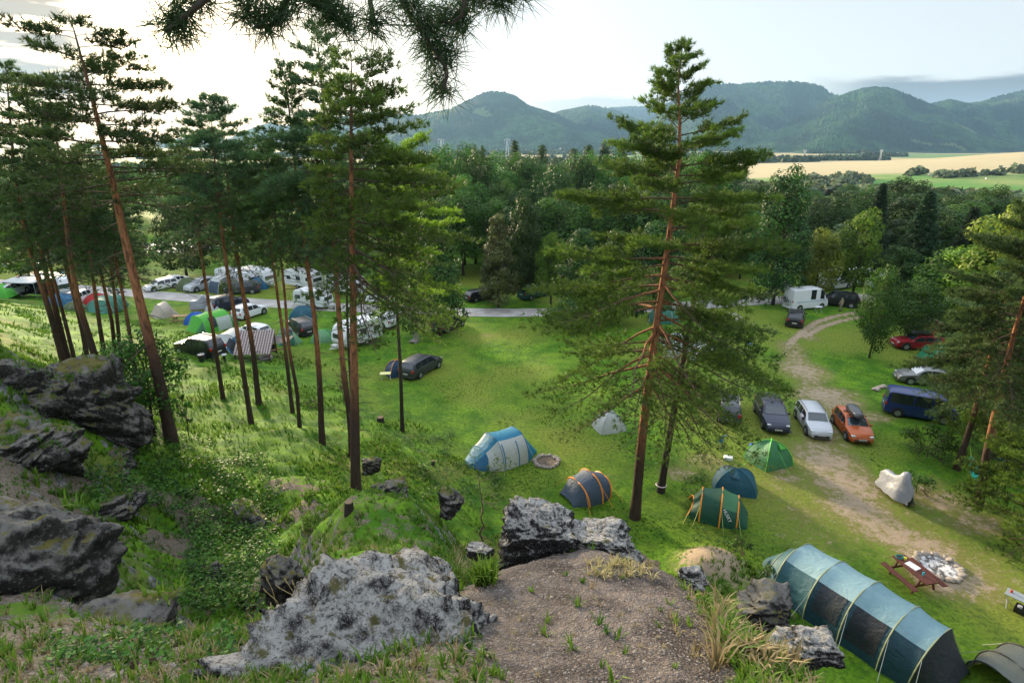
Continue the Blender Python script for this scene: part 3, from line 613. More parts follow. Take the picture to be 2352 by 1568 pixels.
# ---- spruce (conical, drooping tiers)
_SPR = []
FS = foliage('spruce_needles', (0.0045, 0.0126, 0.0054), (0.0403, 0.0840, 0.0314), .15)
def spruce_src():
    rg = np.random.default_rng(77); root = bpy.data.objects.new('spruce_tree', None); C.objects.link(root); nb_ = NB(); H = 14; Cc = []; D = []; T = []
    nb_.tube([(0, 0, -.4), (0, 0, 7), (0, 0, 13.6)], [.22, .13, .02], 8)
    for k in range(170):
        g = (k+.5)/170; z = .7+g*13; L = 2.9*(1-g)**.85*rg.uniform(.75, 1.1)+.1; a = k*2.399; d = np.array([math.cos(a), math.sin(a), -.25])
        q = np.array([(0, 0, z)]+[np.array([0, 0, z])+d*L*f+np.array([0, 0, .12*L*f*f]) for f in (.5, 1)]); nb_.tube(q, [.03, .02, .005], 3)
        n_ = int(16+26*L); f = rg.random(n_)**.7; c = np.array([0, 0, z])+d*L*f[:, None]; c += np.c_[-d[1]*np.ones(n_), d[0]*np.ones(n_), np.zeros(n_)]*((1-f)*.35*L*rg.normal(size=n_))[:, None]; c[:, 2] -= rg.random(n_)*.22; c += rg.normal(size=c.shape)*.07
        Cc.append(c); D.append(unit(d+rg.normal(size=(n_, 3))*.4-np.array([0, 0, .2]))); T.append(rg.random(n_)*.6+.4*f)
    t_ = nb_.build('trunk', BK_DARK, root); c_ = needles('crown', np.concatenate(Cc), np.concatenate(D), FS, root, L=.42, W=.11, k=3, seed=3, tint=np.concatenate(T))
    KIDS[root.name] = [t_, c_]; return root
def spruce(b, top_y, wpx, label, group=None):
    p = G(*b); tz = at(b[0], top_y, p.y).z; depth = p.y*CP+(HC-(p.z+tz)/2)*SP
    if not _SPR: _SPR.append(spruce_src()); o = _SPR[0]
    else:
        o = _SPR[0].copy(); C.objects.link(o)
        for ch in KIDS[_SPR[0].name]: c = ch.copy(); C.objects.link(c); c.parent = o
    wd = wpx/F*depth*1.45; o.location = p; o.scale = (wd/5.8, wd/5.8, (tz-p.z)/14); o.rotation_euler = (0, 0, random.uniform(0, 6))
    for q in ('label', 'category', 'group'):
        if q in o: del o[q]
    return tag(o, label, 'spruce tree', group)
# ------------------------------------------------------------------ the trees of the picture
random.seed(4)
# pines on the slope to the left, from the left edge inwards
GP = 'tall pines on the grassy slope'
pinepx('bare trunked pine at the left edge whose trunk splits the view of the awning', (148, 842), (12, 140), 500, 2.6, 101, mat=FP_DARK, group=GP, nb=60, tr=.20, path=[(110, 700), (70, 588), (35, 420)])
pinepx('pine rooted at the very top of the left outcrop, trunk touching its neighbour', (160, 843), (58, 172), 560, 2.6, 102, mat=FP_DARK, group=GP, nb=60, tr=.2, path=[(125, 700), (95, 588), (80, 440)])
pinepx('thin pine left of the white estate car, trunk dark to the ground', (172, 832), (98, 290), 590, 2.3, 103, mat=FP_DARK, group=GP, nb=48, tr=.14, path=[(150, 740), (108, 588)])
pinepx('pine with a dark trunk in front of the blue dome tent', (205, 852), (110, 330), 600, 2.5, 104, mat=FP_BLUE, group=GP, nb=48, tr=.17, path=[(190, 760), (146, 588)])
pinepx('stout pine rooted beside the dark boulder on the slope', (240, 898), (122, 250), 560, 2.8, 105, mat=FP_DARK, group=GP, nb=60, tr=.21, path=[(210, 790), (180, 700), (160, 588)])
pinepx('pine whose orange trunk crosses the teal tunnel tent at its left end', (250, 868), (192, 340), 600, 2.4, 106, mat=FP_DARK, group=GP, nb=48, tr=.16, path=[(232, 770), (206, 588)])
pinepx('pine whose trunk crosses the middle of the teal tunnel tent', (266, 852), (212, 390), 610, 2.3, 107, mat=FP_BLUE, group=GP, nb=44, tr=.16, path=[(258, 740), (222, 588)])
pinepx('slender pine right of the teal tunnel tent with a straight dark trunk', (279, 853), (232, 360), 610, 2.3, 108, mat=FP_DARK, group=GP, nb=44, tr=.15, path=[(270, 740), (252, 588)])
pinepx('pine with a small bird box nailed to its dark trunk', (316, 905), (262, 350), 620, 2.4, 109, mat=FP_BLUE, group=GP, nb=44, tr=.14, path=[(300, 780), (285, 690), (262, 588)])
pinepx('tallest leaning pine with flat tiered crown against the bright sky', (393, 1010), (165, 52), 470, 3.0, 110, mat=FP_DARK, group=GP, nb=62, tr=.27, droop=.05, flat=1, gap=.18, topup=.25, sub=.9, path=[(372, 900), (345, 790), (295, 588), (250, 380), (200, 180)], stubs=22, deadlow=.8, shape=lambda g: .35+.95*(1-g)**.7*(.35+.65*min(1, g*3+.3)))
pinepx('pine with a bent lower trunk left of the green tunnel tent doorway', (512, 915), (408, 292), 560, 2.6, 111, mat=FP_BLUE, group=GP, nb=50, tr=.15, path=[(495, 800), (478, 690), (455, 540)])
pinepx('pine with an orange trunk over the porch tent and two snags', (577, 973), (482, 222), 470, 3.2, 112, mat=FP_BLUE, group=GP, nb=80, tr=.17, path=[(558, 850), (535, 700), (516, 588), (495, 400)])
pinepx('pine standing straight before the tiled shelter roof', (594, 927), (505, 262), 590, 2.5, 113, mat=FP_BLUE, group=GP, nb=50, tr=.20, path=[(580, 790), (555, 660), (535, 520)])
pinepx('pine with a red brown trunk beside the small mesh tent', (672, 948), (580, 318), 560, 2.8, 114, mat=FP_DARK, group=GP, nb=54, tr=.15, path=[(655, 800), (640, 700), (625, 588)])
pinepx('crooked pine curving before the green mesh tent', (687, 982), (612, 345), 570, 2.5, 115, mat=FP_DARK, group=GP, nb=44, tr=.13, path=[(684, 900), (662, 800), (655, 680), (644, 588)])
pinepx('straight pine with a tall narrow crown left of the white caravan', (739, 1018), (652, 145), 560, 2.5, 116, mat=FP_DARK, group=GP, nb=80, tr=.19, path=[(735, 880), (722, 720), (702, 588), (680, 400)], gap=.1)
pinepx('pine whose lower trunk kinks to touch its straight neighbour', (808, 1050), (725, 52), 540, 3.0, 117, mat=FP_BLUE, group=GP, nb=85, tr=.20, path=[(806, 950), (790, 880), (778, 720), (769, 588), (752, 330)], gap=.15, stubs=26, deadlow=1)
pinepx('dark thin pine partly hidden between the two orange trunks', (812, 960), (858, 205), 560, 2.4, 118, mat=FP_BLUE, bark=BK_DARK, group=GP, nb=50, tr=.13, path=[(800, 800), (795, 650), (820, 400)])
pinepx('straight pine with bright green sunlit needles low on its right side', (818, 1146), (808, 128), 650, 2.9, 119, Y=21, mat=FP_MID, group=GP, nb=105, tr=.24, gap=.2, side=(0, .45), dens=.85, path=[(816, 980), (812, 780), (808, 500), (806, 300)], stubs=22, deadlow=1.2, droop=.25, shape=lambda g: .3+.8*(1-g)**.8)
pinepx('short dark pine with yellow green boughs beside the big lime tree', (924, 990), (905, 330), 700, 3.3, 120, mat=FP_BRT, bark=BK_DARK, group=GP, nb=60, tr=.16, side=(0, .4), path=[(920, 850), (908, 650)], stubs=20, shape=lambda g: .5+.5*(1-g))
# dominant pine right of centre and its companion
pinepx('large spreading pine in front of the meadow with long arching lower limbs', (1458, 1190), (1568, 103), 890, 7.3, 201, Y=27, mat=FP_MID, nb=96, tr=.32, droop=.24, dens=1.0, sub=.95, tuft=.215, dg=((0, .12, .3, .45, 1), (.16, .36, .70, 1.25, 1.5)), topup=.55, stubs=26, deadlow=1.5, gap=.06, group=None,
       path=[(1475, 1000), (1500, 800), (1530, 600), (1550, 440), (1572, 290), (1546, 195)], shape=lambda g: float(np.interp(g, [0, .1, .25, .45, .6, .72, .82, .9, 1], [.75, .92, .95, .74, .62, .46, .26, .15, .07])), name='spreading_pine')
pinepx('dark leaning pine wrapped with red and white tape behind the spreading pine', (1518, 1120), (1648, 400), 960, 4.6, 202, Y=29.5, mat=FP_DARK, bark=BK_DARK, nb=44, tr=.25, droop=.4, dens=.55, stubs=16, side=(0, .25), path=[(1545, 960), (1575, 790), (1610, 600)], shape=lambda g: float(np.interp(g, [0, .2, .6, 1], [.7, 1, .7, .15])))
# pines at the right edge
GR = 'pines by the hammocks at the right edge'
pinepx('leaning pine holding the upper end of the turquoise hammock', (2197, 1078), (2330, 620), 900, 2.6, 301, mat=FP_BLUE, nb=52, tr=.22, droop=.35, group=GR, dens=1.6, path=[(2210, 1040), (2228, 985), (2280, 800)], stubs=8, side=(3.1, .2), shape=lambda g: float(np.interp(g, [0, .15, .6, 1], [.75, 1, .75, .3])))
pinepx('dark pine holding the lower end of the turquoise hammock', (2250, 1160), (2420, 480), 900, 3.3, 302, mat=FP_DARK, nb=80, tr=.24, droop=.3, group=GR, dens=1.8, path=[(2262, 1060), (2290, 930), (2330, 760)], stubs=10, side=(3.1, .3), shape=lambda g: float(np.interp(g, [0, .15, .6, 1], [.8, 1, .8, .3])))
pinepx('tall pine with long needles filling the right edge', (2385, 1050), (2440, 450), 950, 5.2, 303, mat=FP_MID, nb=105, tr=.24, droop=.3, group=GR, dens=1.5, side=(3.1, .25))
pinepx('low young pine spreading its boughs over the footpath', (2392, 1262), (2375, 1010), 1245, 3.2, 304, mat=FP_MID, nb=46, tr=.10, droop=.12, dens=1.3, group=None, cat='young pine', name='young_pine', stubs=0, side=(3.1, .25), shape=lambda g: .4+.6*(1-g))
# small growth
def sapling(label, b, top_y, Wd, seed, mat, leaf=.16, nl=2200, lobes=12, tr=.05, cat='young tree', name='young_tree', shape='round', th=.25, Y=None, tw=.7):
    p = G(*b) if Y is None else Vector((upx(*b)*Y, Y, gz(upx(*b)*Y, Y))); H = at(b[0], top_y, p.y).z-p.z
    o = leafy_mesh(seed, H, Wd, mat, trunk_h=th, lobes=lobes, leaf=leaf, nl=nl, tr=tr, limbs=9, shape=shape, name=name, shell=.3, tw=tw)
    o.location = p; return tag(o, label, cat)
sapling('young broadleaf tree growing against the tallest leaning pine', (355, 1000), 755, 3.9, 31, FL_MID, .17, 3600, 20, .07)
sapling('knee high sapling right of the leaning pine foot', (432, 1000), 895, .95, 32, FL_MID, .11, 420, 6, .03)
sapling('wispy bare twigged sapling before the white caravan', (790, 930), 845, 1.5, 33, FL_OLIV, .07, 260, 9, .04, th=.35)
sapling('small shrub at the foot of the twin slope pines', (715, 935), 915, 1.6, 34, FL_DEEP, .14, 500, 6, .03, cat='shrub', name='shrub', th=0)
sapling('dark low shrub beside the rock outcrop on the left slope', (320, 955), 925, 1.4, 35, FL_DEEP, .13, 500, 6, .03, cat='shrub', name='shrub', th=0)
sapling('leafy bush over the covered motorbike path', (2105, 1130), 1085, 2.2, 36, FL_MID, .13, 1400, 8, .03, cat='bush', name='bush', th=0)
sapling('bushy undergrowth left of the leaning hammock pine', (2130, 1050), 985, 4.2, 37, FL_MID, .15, 3000, 12, .03, cat='bush', name='bush', th=0)
sapling('dense undergrowth between the hammock pines', (2310, 1080), 960, 4.5, 38, FL_DEEP, .15, 3000, 12, .03, cat='bush', name='bush', th=0)
sapling('dark green weeds growing at the foot of the green and orange tent', (1700, 1275), 1235, 1.4, 39, FL_MID, .10, 1300, 8, .02, cat='bush', name='bush', th=0)
sapling('nettle clump between the dirt mound and the long tunnel tent', (1765, 1345), 1300, 1.3, 40, FL_MID, .10, 1200, 8, .02, cat='bush', name='bush', th=0)
pinepx('crooked little pine sapling below the blue and white tent', (1095, 1190), (1088, 1035), 1150, .95, 205, Y=17, mat=FP_MID, bark=BK_DARK, nb=10, tr=.05, droop=0, stubs=4, gap=.2, tuft=.10, cat='pine sapling', name='pine_sapling', side=(0, .6), sub=.7, dens=.8)
# broadleaf trees at the far side of the meadow
T = plantpx
T('cone_b', (1010, 772), 428, 178, 'big dark lime tree shading a parked car on the meadow')
T('round_a', (890, 708), 560, 90, 'small leafy tree by the road behind the white caravan', cat='tree')
T('cone_a', (1145, 706), 476, 118, 'olive green rounded tree with a pointed top beside the road')
T('round_b', (1205, 690), 438, 105, 'dark round tree just right behind the olive pointed tree')
T('round_c', (1265, 700), 530, 90, 'small pale green tree between the dark round trees')
T('cone_b', (1330, 750), 512, 170, 'broad dark tree partly behind the spreading pine')
T('round_b', (1420, 742), 520, 150, 'dark tree over the green tarpaulin')
T('round_b', (1500, 700), 500, 130, 'dark tree directly behind the trunk of the spreading pine')
T('deep_w', (1600, 690), 470, 140, 'dark spreading tree behind the right boughs of the pine')
T('column', (1775, 700), 366, 140, 'tall dark oval tree right of the spreading pine')
T('yellow', (1868, 692), 520, 110, 'light green maple behind the white camper van')
T('round_c', (1955, 690), 475, 115, 'bright green tree over the black pickup')
T('round_b', (2050, 700), 560, 120, 'dark tree behind the gravel track bend')
spruce((2080, 690), 432, 90, 'tall dark spruce right of the bright green tree')
spruce((1985, 640), 415, 66, 'dark spruce rising behind the bright green tree')
spruce((2185, 690), 470, 80, 'dark spruce left of the yellow green crown')
T('round_a', (1996, 822), 600, 100, 'small tree with forked leaning trunk in the middle of the right meadow')
T('round_a', (2085, 788), 640, 140, 'dark spreading bushy tree above the red car')
T('yellow', (2290, 770), 455, 250, 'large yellow green tree at the right edge')
T('round_c', (2195, 755), 555, 215, 'broad green tree left of the yellow green crown')
T('round_b', (2345, 955), 610, 190, 'dark leafy tree filling the right edge behind the hammocks')
T('round_c', (2262, 850), 610, 150, 'bright leafy tree right of the green ridge tent')
T('round_a', (2345, 800), 540, 150, 'mid green tree behind the pines at the right edge')
T('round_a', (2140, 720), 640, 110, 'leafy tree over the orange tent')
T('round_c', (55, 655), 500, 120, 'riverside tree at the far left by the water')
T('round_b', (430, 640), 440, 130, 'dark tree across the road behind the olive tent')
T('round_b', (300, 630), 470, 120, 'dark riverbank tree behind the left pines')
T('deep_w', (200, 622), 470, 120, 'wide riverbank tree left of the leaning pine')
T('round_a', (620, 640), 420, 130, 'green tree behind the white caravans across the road')
T('round_c', (720, 650), 470, 120, 'lighter green tree across the road behind the slope pines')
T('round_b', (800, 668), 480, 120, 'dark tree across the road behind the kinked pine')
T('deep_w', (520, 625), 380, 140, 'tall dark tree on the river bank above the campers')
# forest belt behind the camp, every tree on its own
rg = random.Random(8)
FG = 'trees of the wood behind the camp'
lab = {'willow': 'mid green tree with upswept limbs in the wood behind the camp', 'willow_b': 'lighter green tree with upswept limbs in the wood behind the camp', 'round_a': 'round green tree in the wood behind the camp',
       'round_b': 'round dark tree in the wood behind the camp', 'deep_w': 'spreading dark tree in the wood behind the camp', 'grey': 'grey green willow beyond the wood behind the camp', 'column': 'narrow dark tree in the wood behind the camp', 'round_c': 'round bright tree in the wood behind the camp', 'yellow': 'yellowish tree in the wood behind the camp', 'shrub': 'low dark shrub beyond the wood behind the camp'}
def wood(k, px, Y, H, Wd, grp=None, lb=None):
    x = upx(px, 600)*Y; return plant(k, (x, Y, gz(x, Y)), H, Wd, lb or lab[k], cat='tree', group=grp or ('%s: %s' % (FG, k.replace('_', ' '))))
for row, (Y, n_, x0, x1, H, jit) in enumerate([(88, 14, 930, 1720, 12.5, 3), (99, 15, 940, 1700, 15.0, 4), (112, 17, 915, 1660, 17.6, 5), (128, 15, 930, 1640, 18.6, 6), (150, 14, 900, 1650, 18.5, 8)]):
    for k in range(n_):
        px = x0+(x1-x0)*(k+rg.random()*.8)/n_; kd = rg.choice(['willow', 'willow', 'deep_w', 'willow_b', 'round_a', 'round_b'])
        wood(kd, px, Y+rg.uniform(-jit, jit), H*rg.uniform(.86, 1.1), rg.uniform(7.5, 11))
for row, (Y, n_, x0, x1, H) in enumerate([(113, 16, -150, 900, 11), (122, 18, -180, 900, 12.5), (140, 18, -200, 900, 14), (165, 18, -250, 920, 16)]):
    for k in range(n_):
        px = x0+(x1-x0)*(k+rg.random()*.8)/n_; x = upx(px, 600)*Y
        Yk = Y+rg.uniform(-6, 6)
        if float(seg_dist(np.array([upx(px, 600)*Yk]), np.array([Yk]), river)[0]) < 13: continue
        wood(rg.choice(['willow', 'deep_w', 'willow_b', 'round_a', 'round_b']), px, Yk, H*rg.uniform(.8, 1.1), rg.uniform(8, 12))
for row, (Y, n_, x0, x1, H) in enumerate([(92, 8, 1700, 2500, 9), (108, 10, 1680, 2600, 10.5), (130, 12, 1680, 2600, 10.5), (160, 12, 1680, 2600, 9.5), (200, 13, 1690, 2600, 9), (250, 15, 1700, 2600, 9)]):
    for k in range(n_):
        px = x0+(x1-x0)*(k+rg.random()*.8)/n_
        kd = rg.choice(['round_b', 'deep_w', 'round_a', 'grey', 'column'] if Y < 150 else ['grey', 'grey', 'round_a', 'shrub', 'willow'])
        wood(kd, px, Y*rg.uniform(.95, 1.06), H*(1 if Y < 150 else .8 if Y < 190 else .65)*rg.uniform(.6, 1.12)*(1 if kd != 'column' else 1.2), rg.uniform(7, 11)*(1+Y/700))
# conifers rising above the wood
for px, ty, Y, wp in ((1108, 326, 190, 20), (1183, 314, 210, 34), (1245, 326, 215, 40), (1318, 332, 180, 40), (1352, 324, 185, 44), (1392, 320, 180, 46), (1428, 330, 190, 40), (1690, 350, 300, 26), (1712, 385, 330, 20)):
    x = upx(px, ty)*Y; p = Vector((x, Y, gz(x, Y))); tz = at(px, ty, Y).z
    plant('cone_b', p, tz-p.z, wp/F*Y*1.7, 'dark pointed crown rising above the far edge of the wood', 'tree', 'dark crowns above the wood')
# hedges, copses and far woods: one mass
def fuzzy(name, pts, mat, seed, k=5):
    """pts: (x, y, radius, height). clumps of leaf sized quads, far off"""
    rg_ = np.random.default_rng(seed); P_ = np.array(pts); n_ = len(P_); q = 46
    d = unit(rg_.normal(size=(n_, q, 3))); d[..., 2] = np.abs(d[..., 2])
    z0 = zt(P_[:, 0], P_[:, 1]); c = np.stack([P_[:, 0], P_[:, 1], z0], 1)[:, None]+d*np.stack([P_[:, 2], P_[:, 2], P_[:, 3]], 1)[:, None]*rg_.uniform(.55, 1.05, (n_, q, 1))
    nr = unit(d+rg_.normal(size=d.shape)*.5); u = unit(np.cross(nr, rg_.normal(size=nr.shape))); v = np.cross(nr, u); s_ = P_[:, 2][:, None, None]*rg_.uniform(.3, .6, (n_, q, 1))
    V = np.stack([c-u*s_, c+v*s_*.8, c+u*s_, c-v*s_*.8], 2).reshape(-1, 3); tn = np.repeat(rg_.random(n_), q)*.6+.4*rg_.random(n_*q)
    return tag(npmesh(name, V, np.arange(len(V)).reshape(-1, 4), mat, smooth=False, attrs={'tint': ('FACE', tn)}), kind='stuff')
fp = []
for k in range(1500):                         # bushes and copses 280-540 m away
    Y = 270+260*rg.random()**1.2; px = rg.uniform(840, 2560)
    if px < 1680 and Y > 420: continue
    if px > 1800 and Y > 385: continue
    fp.append((upx(px, 420)*Y, Y, rg.uniform(3, 6.5), rg.uniform(3, 5.5)))
for (a, b, Y0, Y1, n_) in [((1830, 2000), 0, 560, 640, 60), ((2090, 2125), 0, 640, 660, 14), ((2150, 2380), 0, 600, 620, 20)]:
    for k in range(n_):
        Y = rg.uniform(Y0, Y1); fp.append((upx(rg.uniform(*a), 400)*Y, Y, rg.uniform(4, 7), rg.uniform(5, 9)))
fuzzy('distant_copses', fp, FL_GREY, 5)
fp = []
def hedge(px0, px1, Y, n_, r, h, sp=20):
    for k in range(n_):
        px = px0+(px1-px0)*rg.random(); y_ = Y+rg.uniform(-sp, sp); fp.append((upx(px, 345)*y_, y_, r*rg.uniform(.6, 1.3), h*rg.uniform(.6, 1.2)))
hedge(1870, 2040, 1650, 160, 11, 12, 50); hedge(1650, 1880, 1500, 220, 11, 12, 150); hedge(1560, 1760, 1900, 200, 12, 12, 250); hedge(1980, 2080, 2100, 60, 13, 12, 30); hedge(1860, 2000, 2600, 60, 14, 12, 30)
hedge(950, 1450, 1500, 260, 12, 10, 300); hedge(900, 1450, 2600, 300, 15, 12, 300); hedge(200, 900, 900, 400, 10, 11, 300); hedge(200, 900, 2200, 300, 15, 12, 400); hedge(1200, 1700, 3200, 160, 16, 14, 200); hedge(1800, 2352, 3300, 160, 16, 14, 200)
hedge(-400, 900, 420, 420, 6, 9, 160); hedge(1640, 1700, 800, 60, 8, 9, 200)
fuzzy('distant_woods', fp, foliage('leaves_far_woods', (.016, .040, .014), (.050, .095, .030), .2), 6)
# ------------------------------------------------------------------ rocks
def rockmat(name, dark, light, cover=.5, moss=.0, sc=3.0, dspl=.06):
    m, t, o = newmat(name); n = NN(t); p = n.obj()
    a = n.noise(p, sc, 9, .78, .4); b = n.noise(p, sc*5, 6, .75); v = n.voro(p, sc*2.2)
    g0_ = n.n('ShaderNodeNewGeometry'); s0_ = n.n('ShaderNodeSeparateXYZ'); n.l(g0_.outputs['Normal'], s0_.inputs[0]); a2 = n.math('ADD', a, n.math('MULTIPLY', n.math('SUBTRACT', s0_.outputs[2], .45), .22))  # upward faces lean to the paler tone, steep ones to the darker
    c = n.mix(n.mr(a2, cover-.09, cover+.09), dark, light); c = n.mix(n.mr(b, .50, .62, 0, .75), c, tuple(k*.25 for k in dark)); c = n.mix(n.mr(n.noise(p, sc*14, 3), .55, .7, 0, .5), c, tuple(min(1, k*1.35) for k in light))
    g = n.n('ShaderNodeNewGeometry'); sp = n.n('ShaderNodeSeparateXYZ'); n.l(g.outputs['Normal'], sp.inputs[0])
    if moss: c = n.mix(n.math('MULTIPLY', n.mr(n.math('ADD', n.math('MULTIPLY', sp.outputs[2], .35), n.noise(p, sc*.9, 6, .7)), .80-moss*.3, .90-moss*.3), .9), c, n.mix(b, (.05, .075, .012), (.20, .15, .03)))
    h = n.math('ADD', n.math('MULTIPLY', a, 1.0), n.math('MULTIPLY', b, .5)); h = n.math('ADD', h, n.math('MULTIPLY', v, .4))
    n.bsdf(o, c, .92, n.bump(h, 1.0, dspl), 0, .2); return m
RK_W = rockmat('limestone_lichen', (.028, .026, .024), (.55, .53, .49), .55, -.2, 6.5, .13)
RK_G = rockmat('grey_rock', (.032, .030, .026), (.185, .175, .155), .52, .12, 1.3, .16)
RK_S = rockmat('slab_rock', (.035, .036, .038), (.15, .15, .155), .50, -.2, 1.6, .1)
ROCKTOP = []
def rock(label, c, s, seed, mat, rz=0, tilt=0, amp=.35, fr=1.6, sub=5, cat='boulder', name='boulder', cut=.0):
    bm = bmesh.new(); bmesh.ops.create_icosphere(bm, subdivisions=sub, radius=1); V = np.array([v.co[:] for v in bm.verts]); Fc = np.array([[v.index for v in f.verts] for f in bm.faces]); bm.free()
    x, y, z = V.T; q = seed*7.7
    n1 = fbm(x*fr+q+z*.7*fr, y*fr-q+z*fr, 4, seed); n2 = fbm(y*fr*2+z*2.3*fr+q, x*fr*2+z*fr*1.1, 5, seed+3, .6)
    cell = np.abs(fbm(x*fr*1.2-z*fr+q, z*fr*1.4+y*fr, 3, seed+5))
    pl_r = np.random.default_rng(seed+900); pn = unit(pl_r.normal(size=(15, 3))*np.array([1, 1, .8])); pd = pl_r.uniform(.62, .98, 15); dt = V@pn.T; fac = np.min(np.where(dt > .12, pd/np.maximum(dt, .12), 9), 1); fac = np.minimum(fac, 1.22)
    bed = .035*np.sin(z*15+n1*9+x*2)*(1 if mat is RK_G else .3); d = fac*(1+amp*.75*(n1*1.3+.55*n2-1.1*cell+.1)+bed); P_ = np.sign(V)*np.abs(V)**.82*d[:, None]*np.array(s)
    P_ = P_*(1+.16*amp/.35*(.25-np.abs(fbm(P_[:, 0]*2.6/max(s)+P_[:, 2]*3/max(s), P_[:, 1]*2.8/max(s)-P_[:, 2]*2/max(s), 5, seed+17, .6))*1.6))[:, None]; fine = fbm(P_[:, 0]*9+P_[:, 2]*5, P_[:, 1]*9+P_[:, 2]*7, 4, seed+11, .6); P_ = P_*(1+(.10 if mat is not RK_W else .26)*fine[:, None]*amp/.35)
    if mat is RK_W: pit = fbm(P_[:, 0]*26+P_[:, 2]*11, P_[:, 1]*26-P_[:, 2]*17, 3, seed+31, .6); P_ = P_*(1-.05*ss(pit, .02, .14))[:, None]
    o = npmesh(name, P_, Fc, mat); o.location = c; o.rotation_euler = (tilt, tilt*.6, rz)
    if mat is RK_G: me = o.data; vn_ = np.zeros(len(P_)*3, np.float32); me.vertex_normals.foreach_get('vector', vn_); vn_ = vn_.reshape(-1, 3); q_ = P_[(vn_[:, 2] > .72) & (fbm(P_[:, 0]*1.3+seed, P_[:, 1]*1.3, 3, 5) > .0)]; ca, sa = math.cos(rz), math.sin(rz); ROCKTOP.append(np.c_[q_[:, 0]*ca-q_[:, 1]*sa, q_[:, 0]*sa+q_[:, 1]*ca, q_[:, 2]]+np.array(c))
    return tag(o, label, cat)
def rpx(label, c, Y, s, seed, mat, dz=0, **k):
    return rock(label, at(c[0], c[1], Y)+Vector((0, 0, dz)), s, seed, mat, **k)
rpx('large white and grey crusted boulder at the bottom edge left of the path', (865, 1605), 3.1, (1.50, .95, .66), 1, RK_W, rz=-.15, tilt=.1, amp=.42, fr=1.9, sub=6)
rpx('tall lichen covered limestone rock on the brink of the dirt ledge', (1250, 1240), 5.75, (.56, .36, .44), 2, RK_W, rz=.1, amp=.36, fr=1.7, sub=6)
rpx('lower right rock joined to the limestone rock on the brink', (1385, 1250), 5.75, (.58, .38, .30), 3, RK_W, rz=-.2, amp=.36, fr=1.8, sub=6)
rpx('huge dark slab leaning at the lower left edge', (-20, 1330), 5.9, (1.1, 1.0, 1.15), 4, RK_G, rz=.5, tilt=.3, amp=.42, fr=1.3, sub=6, dz=-.5)
rpx('low rounded grey rock right of the leaning slab', (285, 1440), 5.3, (.62, .5, .26), 5, RK_G, rz=-.2, tilt=.12, amp=.2, fr=1, dz=0)
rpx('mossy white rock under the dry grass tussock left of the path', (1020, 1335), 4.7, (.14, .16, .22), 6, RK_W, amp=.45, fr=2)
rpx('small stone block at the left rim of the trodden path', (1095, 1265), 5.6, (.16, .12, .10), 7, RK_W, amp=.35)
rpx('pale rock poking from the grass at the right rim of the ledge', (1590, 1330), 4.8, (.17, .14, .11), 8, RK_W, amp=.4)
rpx('dark mossy rock on the right rim above the long tunnel tent', (1760, 1400), 4.35, (.28, .22, .2), 9, RK_G, amp=.4, fr=2)
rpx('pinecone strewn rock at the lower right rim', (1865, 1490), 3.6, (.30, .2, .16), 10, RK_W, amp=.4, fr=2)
for k, (lb, c, Y, s) in enumerate([
  ('largest crag of the left outcrop with a dark vertical face', (165, 905), 19.0, (2.3, 1.7, 1.75)), ('upper crag of the left outcrop touching the picture edge', (20, 870), 17.5, (1.9, 1.5, 1.6)),
  ('dark crag right of the largest crag of the left outcrop', (232, 965), 19.5, (1.25, 1.2, 1.15)), ('broad slab below the left outcrop crags', (200, 1050), 17.6, (2.4, 1.6, .95)),
  ('mossy ledge rock at the left edge below the crags', (40, 990), 14.5, (1.6, 1.2, 1.0)), ('flat grey outcrop in the shady slope below the crags', (245, 1160), 14.2, (.85, .6, .40)),
  ('cracked outcrop beside the flat grey outcrop', (175, 1200), 13.2, (.7, .5, .42)), ('weathered outcrop at the far rim of the gully', (560, 1180), 17.3, (1.05, .8, .6)),
  ('small outcrop on the gully slope under the weathered outcrop', (500, 1235), 16.3, (.8, .6, .38)), ('round dark boulder right of the straight pine foot', (846, 1058), 24.0, (.42, .4, .42)),
  ('jagged outcrop on the near side of the straight pine', (872, 1122), 16, (.34, .3, .50)), ('dark rock tip above the grassy mound', (1035, 1140), 13.3, (.42, .35, .34)),
  ('lichen rock on the grassy mound crest', (905, 1112), 14.5, (.5, .4, .28)), ('dark boulder half hidden behind two slope pines', (208, 828), 34.5, (1.2, .9, .85)),
  ('grey rock wall at the left of the gully floor', (440, 1330), 13.2, (.95, .7, .55)), ('dark rock slab on the right wall of the gully', (640, 1300), 9.4, (.35, .5, .5)), ('craggy rock in the shade low in the gully', (610, 1350), 12.4, (.8, .6, .45)),
  ('grey rock on the mound left of the weathered stump', (730, 1195), 12.6, (.55, .4, .22))]):
    rpx(lb, c, Y, s, 20+k, RK_G, dz=-.62*s[2], rz=k*.7, amp=.55, fr=1.5, sub=6 if s[0] > .9 else 5, cat='rock' if k > 3 else 'crag', name='rock' if k > 3 else 'crag')
